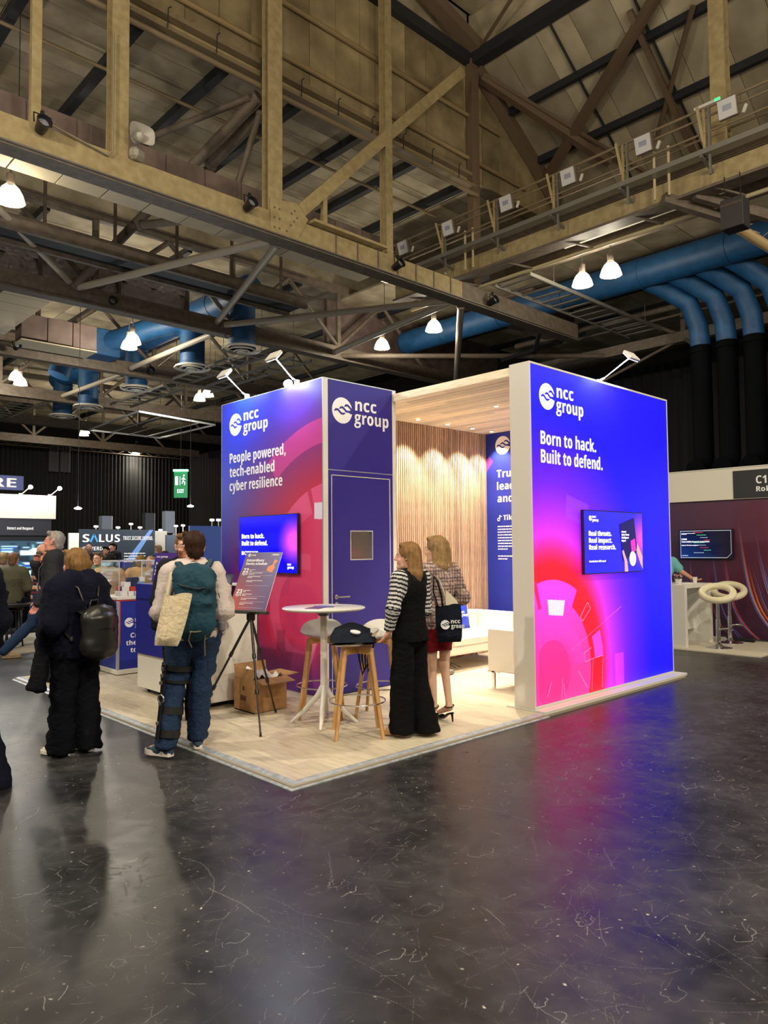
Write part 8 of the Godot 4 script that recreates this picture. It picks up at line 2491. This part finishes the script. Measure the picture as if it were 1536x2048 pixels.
func heels(t: Node3D, P: Dictionary, sc: float) -> void:
	for s in ["L", "R"]:
		var an: Vector3 = P["an" + s] * sc; var to: Vector3 = P["to" + s] * sc
		var d := to - an; d.y = 0; d = d.normalized()
		var heel := Vector3(an.x, 0.075, an.z) - d * 0.035
		var b := MB.new()
		b.tube([heel + YP * 0.005, heel + d * 0.05 - YP * 0.01, heel + d * 0.12 - YP * 0.055, heel + d * 0.20 - YP * 0.066], [0.026, 0.027, 0.033, 0.026], 12, true, 0.35)
		b.tube([heel + d * 0.14 - YP * 0.045, heel + d * 0.205 - YP * 0.058], [0.034, 0.022], 10, true, 0.6)
		obj("shoe", b, mat("patent_black", c8(16, 15, 16), 0.2), t)
		b = MB.new(); b.tube([heel + YP * 0.0, heel - d * 0.008 - YP * 0.074], [0.013, 0.006], 8); obj("stiletto_heel", b, M["patent_black"], t)
		b = MB.new()
		var pts := []
		for k in 17: pts.append(Vector3(an.x, an.y + 0.012 + 0.008 * sin(TAU * k / 16.0), an.z) + d * 0.041 * cos(TAU * k / 16.0) + d.cross(YP) * 0.041 * sin(TAU * k / 16.0))
		b.tube(pts, 0.006, 6)
		obj("ankle_strap", b, M["patent_black"], t)
	# navy tote on the right shoulder (a thing she carries)
	var top := t.transform * (Vector3(-0.30, 1.02, -0.05) * sc)
	var out := (t.transform.basis * Vector3(-1, 0, -0.15)).normalized()
	var along_ := (t.transform.basis * Vector3(0.2, 0, -1)).normalized()
	var fwd := Vector3(sin(YAW), 0, -cos(YAW)); var rt := Vector3(cos(YAW), 0, sin(YAW))
	var c := Vector3(0, CAM_H, 0) + ray(898, 1247) * 6.62
	var x := (rt * 0.97 + fwd * 0.12).normalized(); var y := (YP * 0.995 + x * -0.04).normalized()
	var n := x.cross(y).normalized()
	tote("navy_tote_bag", "navy tote bag with white printed logo on the shoulder of the tweed wearer", c, x, y, n, 0.245, 0.335, 0.10, cloth("tote_navy", c8(22, 26, 38), 0.85), true)

func tote(called: String, label: String, c: Vector3, x: Vector3, y: Vector3, n: Vector3, w: float, h: float, d: float, m: Material, printed: bool) -> void:
	var t := thing(called, label, "tote bag", c - y * h * 0.5)
	var b := W(t)
	var nz := FastNoiseLite.new()
	nz.seed = 3; nz.frequency = 7.0
	for side in 2:
		var g := []
		var sg := 1.0 if side == 0 else -1.0
		for i in 15:
			var row := []
			for j in 13:
				var v := i / 14.0; var u := j / 6.0 - 1.0
				var wid := w * (0.90 + 0.10 * sin(v * 2.6))
				if v < 0.1: wid *= 0.9 + v
				var bulge := d * 0.5 * (1.0 - pow(absf(u), 2.5)) * clampf(v * 7.0 + 0.1, 0.0, 1.0) * (1.0 - 0.55 * v)
				var fold := nz.get_noise_2d(u * 0.6 + side * 5.0, v * 0.25 + h) * 0.016
				row.append(c + x * (u * wid * 0.5) + y * ((v - 0.5) * h + 0.012 * sin(u * 3.0) * v) + n * sg * (bulge + fold * (1.0 - absf(u))))
			g.append(row)
		b.grid(g, side == 1)
	obj("bag_body", b, m, t)
	if printed:
		var o := c + n * (d * 0.42 + 0.008)
		logo(t, o - x * 0.045 + y * -0.005, x, y, 0.042, M["white_letters"], m)
		text("ncc", o + x * 0.008 + y * 0.006, x, y, 0.085, 0.036, M["white_letters"], t)
		text("group", o + x * 0.008 - y * 0.036, x, y, 0.12, 0.036, M["white_letters"], t)
		for k in 2:
			b = W(t)
			var o2 := n * (0.03 - 0.06 * k)
			var pts := [c + y * h * 0.48 - x * 0.055 + o2, c + y * (h * 0.5 + 0.10) - x * 0.065 + o2, c + y * (h * 0.5 + 0.21) - x * 0.09 + o2 * 0.5, c + y * (h * 0.5 + 0.26) - x * 0.115, c + y * (h * 0.5 + 0.12) - x * 0.12 - n * 0.05, c + y * h * 0.48 - x * 0.10 + o2]
			if k == 1: pts = [c + y * h * 0.48 + x * 0.0 + o2, c + y * (h * 0.5 + 0.12) - x * 0.03 + o2, c + y * (h * 0.5 + 0.24) - x * 0.08]
			b.tube(pts, 0.012, 8, true, 0.3)
			obj("strap", b, m if k == 0 else M["cream_strap"], t)
		b = W(t)
		b.prism(PackedVector2Array([Vector2(-0.02, 0), Vector2(0.10, 0), Vector2(0.085, 0.04), Vector2(0.03, 0.10), Vector2(-0.01, 0.14)]), c + y * h * 0.49 - n * 0.01, x, y, 0.004)
		obj("cream_lining", b, M["cream_strap"], t)

func man_c_extras(t: Node3D, sc: float) -> void:
	var b: MB
	# lanyard
	b = MB.new()
	b.tube([Vector3(-0.085, 1.44, 0.03) * sc, Vector3(-0.06, 1.50, -0.06) * sc, Vector3(0, 1.515, -0.085) * sc, Vector3(0.06, 1.50, -0.06) * sc, Vector3(0.085, 1.44, 0.03) * sc], 0.01, 8, true, 0.4)
	obj("lanyard", b, M["black"], t)
	b = MB.new()
	var F := Field.new(Vector3(-0.13, 1.40, -0.14) * sc, Vector3(0.13, 1.56, 0.12) * sc, 0.010)
	var pts := []
	for k in 13: pts.append(Vector3(cos(TAU * k / 12.0) * 0.078, 1.475 + 0.014 * -sin(TAU * k / 12.0), sin(TAU * k / 12.0) * 0.075 - 0.005) * sc)
	for k in 12: F.cap(pts[k], pts[k + 1], 0.019, 0.019, 0.01, YP, 0.75)
	F.net(b)
	obj("collar", b, M["pink_shirt"], t)
	# knee brace on the left leg
	var k0 := Vector3(0.15, 0.50, 0.0) * sc; var a0 := Vector3(0.20, 0.09, -0.06) * sc; var h0 := Vector3(0.10, 0.85, 0) * sc
	for q in [[0.42, 0.10], [0.75, 0.092]]:
		var p := h0.lerp(k0, q[0])
		b = MB.new(); b.tube([p, p.lerp(k0, 0.22)], q[1] * sc + 0.022, 18); obj("brace_strap", b, M["black"], t)
	for q in [[0.30, 0.088], [0.72, 0.082]]:
		var p := k0.lerp(a0, q[0])
		b = MB.new(); b.tube([p, k0.lerp(a0, q[0] + 0.14)], q[1] * sc + 0.01, 18); obj("brace_strap", b, M["black"], t)
	var off := Vector3(0.085, 0, -0.075)
	b = MB.new(); b.bar(h0.lerp(k0, 0.38) + off * 1.18, k0 + off * 1.05, 0.038, 0.012, off.normalized(), 0.003); b.bar(k0 + off * 1.05, k0.lerp(a0, 0.86) + off * 0.95, 0.036, 0.012, off.normalized(), 0.003); obj("brace_bar", b, M["black_plastic"], t)
	b = MB.new(); torus(b, k0 + off * 1.13 - Vector3(0, 0.05, 0), 0.03, 0.008, Basis(off.normalized().cross(YP), off.normalized(), YP), 20, 8); obj("brace_hinge", b, M["steel"], t)
	for k in 5:
		var f := [0.48, 0.62, 0.78, 0.2, 0.55][k] as float
		var p: Vector3 = (h0.lerp(k0, f) if k < 3 else k0.lerp(a0, f)) + off * (1.28 if k < 3 else 1.1)
		b = MB.new(); b.box(p, Vector3(0.02, 0.028, 0.02), Basis(YP, 0.8), 0.002); obj("brace_buckle", b, M["steel"], t)
	# rucksack: its own thing, worn
	var r := thing("rucksack", "dark teal hiking rucksack with grey hip belt on the back of the jeans wearer", "rucksack", t.position, t.rotation.y)
	F = Field.new(Vector3(-0.25, 0.84, -0.42) * sc, Vector3(0.25, 1.55, -0.06) * sc, 0.012)
	F.cap(Vector3(0, 1.08, -0.225) * sc, Vector3(0, 1.32, -0.235) * sc, 0.165, 0.158, 0.04, ZP, 1.45)
	F.cap(Vector3(0.06, 1.04, -0.22) * sc, Vector3(-0.06, 1.04, -0.22) * sc, 0.11, 0.11, 0.05)
	F.cap(Vector3(0.075, 1.40, -0.21) * sc, Vector3(-0.075, 1.40, -0.21) * sc, 0.085, 0.085, 0.03)
	F.cap(Vector3(0.02, 1.42, -0.25) * sc, Vector3(-0.10, 1.33, -0.29) * sc, 0.08, 0.06, 0.03)
	F.cap(Vector3(0.11, 1.22, -0.31) * sc, Vector3(-0.11, 1.20, -0.31) * sc, 0.03, 0.03, 0.05)
	var nz := FastNoiseLite.new()
	nz.seed = 12; nz.frequency = 6.0; nz.fractal_octaves = 3
	b = MB.new(); F.net(b, null, nz, 0.034); obj("pack", b, cloth("pack_teal", c8(36, 68, 84), 0.6), r)
	b = MB.new()
	for e in [1.0, -1.0]: b.tube([Vector3(0.10 * e, 1.47, -0.16) * sc, Vector3(0.13 * e, 1.52, -0.02) * sc, Vector3(0.135 * e, 1.46, 0.10) * sc, Vector3(0.14 * e, 1.25, 0.15) * sc, Vector3(0.17 * e, 1.08, 0.02) * sc, Vector3(0.15 * e, 1.0, -0.14) * sc], 0.032, 8, true, 0.35)
	obj("shoulder_strap", b, M["pack_teal"], r)
	b = MB.new(); b.box(Vector3(0.205, 1.015, -0.10) * sc, Vector3(0.05, 0.10, 0.15), Basis(YP, -0.3), 0.02); obj("hip_belt", b, mat("belt_grey", c8(108, 104, 110), 0.7), r)
	b = MB.new(); b.box(Vector3(-0.205, 1.0, -0.10) * sc, Vector3(0.04, 0.08, 0.12), Basis(YP, 0.3), 0.02); obj("hip_belt", b, mat("belt_grey", c8(108, 104, 110), 0.7), r)
	b = MB.new(); b.tube([Vector3(0.17, 1.0, -0.22) * sc, Vector3(0.0, 0.985, -0.34) * sc, Vector3(-0.16, 0.99, -0.24) * sc], 0.007, 6); b.tube([Vector3(0.03, 0.985, -0.335) * sc, Vector3(0.045, 0.92, -0.30) * sc, Vector3(0.02, 0.86, -0.25) * sc], 0.006, 6); b.tube([Vector3(-0.08, 0.985, -0.31) * sc, Vector3(-0.075, 0.90, -0.27) * sc, Vector3(-0.08, 0.79, -0.23) * sc], 0.006, 6); obj("webbing", b, mat("webbing", c8(112, 110, 92), 0.8), r)
	b = MB.new(); b.tube([Vector3(0.165, 1.37, -0.20) * sc, Vector3(0.10, 1.335, -0.335) * sc, Vector3(-0.02, 1.31, -0.372) * sc, Vector3(-0.12, 1.325, -0.335) * sc, Vector3(-0.165, 1.37, -0.20) * sc], 0.008, 6); obj("lid_piping", b, mat("piping_dark", c8(22, 40, 50), 0.7), r)
	b = MB.new(); torus(b, Vector3(-0.185, 1.25, -0.24) * sc, 0.02, 0.003, Basis(ZP, 1.3), 14, 6); obj("cord_loop", b, M["black"], r)
	# cotton tote hanging from his left arm
	mat("cream_strap", c8(222, 210, 184), 0.85)
	var fwd := Vector3(sin(YAW), 0, -cos(YAW)); var rt := Vector3(cos(YAW), 0, sin(YAW))
	var x := (rt * 0.96 + fwd * -0.28).normalized(); var y := (YP * 0.97 + rt * 0.24).normalized(); var n := x.cross(y).normalized()
	tote("cotton_tote_bag", "plain cream cotton tote bag hanging at the elbow of the rucksack wearer", Vector3(0, CAM_H, 0) + ray(345, 1240) * 5.55, x, y, n, 0.24, 0.40, 0.09, cloth("tote_cream", c8(216, 200, 168), 0.85), false)
	var s := get_child(get_child_count() - 1) as Node3D
	b = MB.new(); b.T = s.transform.affine_inverse() * t.transform
	b.tube([Vector3(0.215, 1.03, -0.12) * sc, Vector3(0.205, 1.20, -0.125) * sc, Vector3(0.165, 1.40, -0.10) * sc, Vector3(0.15, 1.50, -0.02) * sc, Vector3(0.17, 1.40, 0.07) * sc], 0.03, 8, true, 0.25, Vector3(0, 0, 1)); obj("strap", b, M["cream_strap"], s)

func leather_rucksack(t: Node3D, sc: float) -> void:
	var r := thing("leather_rucksack", "black leather flap rucksack on the back of the hoodie wearer", "rucksack", t.position, t.rotation.y)
	var F := Field.new(Vector3(-0.27, 0.80, -0.44) * sc, Vector3(0.27, 1.32, -0.08) * sc, 0.012)
	F.cap(Vector3(-0.03, 0.98, -0.27) * sc, Vector3(-0.03, 1.12, -0.27) * sc, 0.165, 0.158, 0.03, ZP, 2.1)
	F.cap(Vector3(0.07, 0.93, -0.265) * sc, Vector3(-0.13, 0.93, -0.265) * sc, 0.07, 0.07, 0.04)
	F.cap(Vector3(0.08, 1.17, -0.25) * sc, Vector3(-0.14, 1.17, -0.25) * sc, 0.055, 0.055, 0.04)
	var nz := FastNoiseLite.new()
	nz.seed = 9; nz.frequency = 6.0
	var lm := mat("black_leather", c8(34, 32, 32), 0.34)
	var b := MB.new(); F.net(b, null, nz, 0.022); obj("bag", b, lm, r)
	b = MB.new()
	var g := []
	for i in 9:
		var row := []
		for j in 11:
			var u := j / 5.0 - 1.0; var v := i / 8.0
			var y := 1.235 - maxf(0.0, v - 0.3) * 0.22; var z := -0.16 - minf(v, 0.45) * 0.44 - (0.012 if v > 0.4 else 0.0)
			row.append(Vector3(-0.03 + u * (0.165 - 0.01 * v), y - 0.012 * u * u, z + 0.075 * u * u) * sc)
		g.append(row)
	b.grid(g); obj("flap", b, lm, r)
	b = MB.new()
	for e in [1.0, -1.0]: b.tube([Vector3(-0.03 + 0.05 * e, 1.22, -0.16) * sc, Vector3(0.10 * e, 1.42, -0.15) * sc, Vector3(0.13 * e, 1.47, -0.03) * sc, Vector3(0.14 * e, 1.38, 0.10) * sc, Vector3(0.17 * e, 1.15, 0.08) * sc, Vector3(0.15 * e, 0.98, -0.16) * sc], 0.016, 8, true, 0.4)
	b.tube([Vector3(-0.07, 1.23, -0.18) * sc, Vector3(-0.06, 1.31, -0.19) * sc, Vector3(0.0, 1.31, -0.19) * sc, Vector3(0.01, 1.23, -0.18) * sc], 0.011, 8)
	obj("strap", b, lm, r)
	b = MB.new(); b.box(Vector3(0.155, 1.0, -0.15) * sc, Vector3(0.02, 0.03, 0.02), Basis(YP, 0.4), 0.003); obj("buckle", b, M["steel"], r)
	# coat over her left arm
	var c := thing("draped_coat", "dark coat hanging over the arm of the hoodie wearer", "coat", t.position, t.rotation.y)
	F = Field.new(Vector3(0.05, 0.42, -0.05) * sc, Vector3(0.42, 1.08, 0.36) * sc, 0.014)
	F.cap(Vector3(0.24, 0.96, 0.06) * sc, Vector3(0.20, 0.95, 0.20) * sc, 0.06, 0.055, 0.03)
	F.cap(Vector3(0.25, 0.94, 0.10) * sc, Vector3(0.27, 0.60, 0.14) * sc, 0.055, 0.085, 0.04, XP, 1.4)
	F.cap(Vector3(0.24, 0.80, 0.16) * sc, Vector3(0.26, 0.54, 0.22) * sc, 0.05, 0.06, 0.04, XP, 1.4)
	F.below(0.56 * sc)
	b = MB.new(); F.net(b, null, nz, 0.034); obj("cloth", b, cloth("coat_black", c8(18, 18, 24), 0.85), c)

func collar_lanyard(t: Node3D, sc: float) -> void:
	var b := MB.new()
	var F := Field.new(Vector3(-0.13, 1.40, -0.14) * sc, Vector3(0.13, 1.56, 0.14) * sc, 0.010)
	var pts := []
	for k in 13: pts.append(Vector3(cos(TAU * k / 12.0) * 0.07, 1.475 + 0.018 * -sin(TAU * k / 12.0), sin(TAU * k / 12.0) * 0.072) * sc)
	for k in 12: F.cap(pts[k], pts[k + 1], 0.016, 0.016, 0.01, YP, 0.75)
	F.net(b); obj("shirt_collar", b, mat("shirt_white", c8(214, 214, 222), 0.8), t)
	b = MB.new(); b.tube([Vector3(0.07, 1.45, 0.08) * sc, Vector3(0.085, 1.30, 0.165) * sc, Vector3(0.03, 1.14, 0.185) * sc], 0.011, 8, true, 0.3); obj("lanyard", b, mat("lanyard_pale", c8(150, 156, 176), 0.7), t)
	b = MB.new(); b.box(Vector3(0.03, 1.09, 0.19) * sc, Vector3(0.07, 0.10, 0.005), Basis.IDENTITY); obj("badge", b, M["white_letters"], t)

func small_things() -> void:
	var t := thing("floor_wedge", "dark rubber cable ramp corner at the edge of the aisle", "cable ramp", Vector3(1.9, 0, -1.2))
	var p := on(1528, 1968, 1, 0.0)
	var b := W(t)
	b.box(p + Vector3(0.12, 0.02, 0.06), Vector3(0.3, 0.04, 0.12), Basis(YP, 0.5), 0.01)
	obj("ramp", b, M["black"], t)
	b = W(t)
	b.box(p + Vector3(0.12, 0.042, 0.06), Vector3(0.28, 0.004, 0.03), Basis(YP, 0.5))
	obj("cable_lid", b, M["black_plastic"], t)
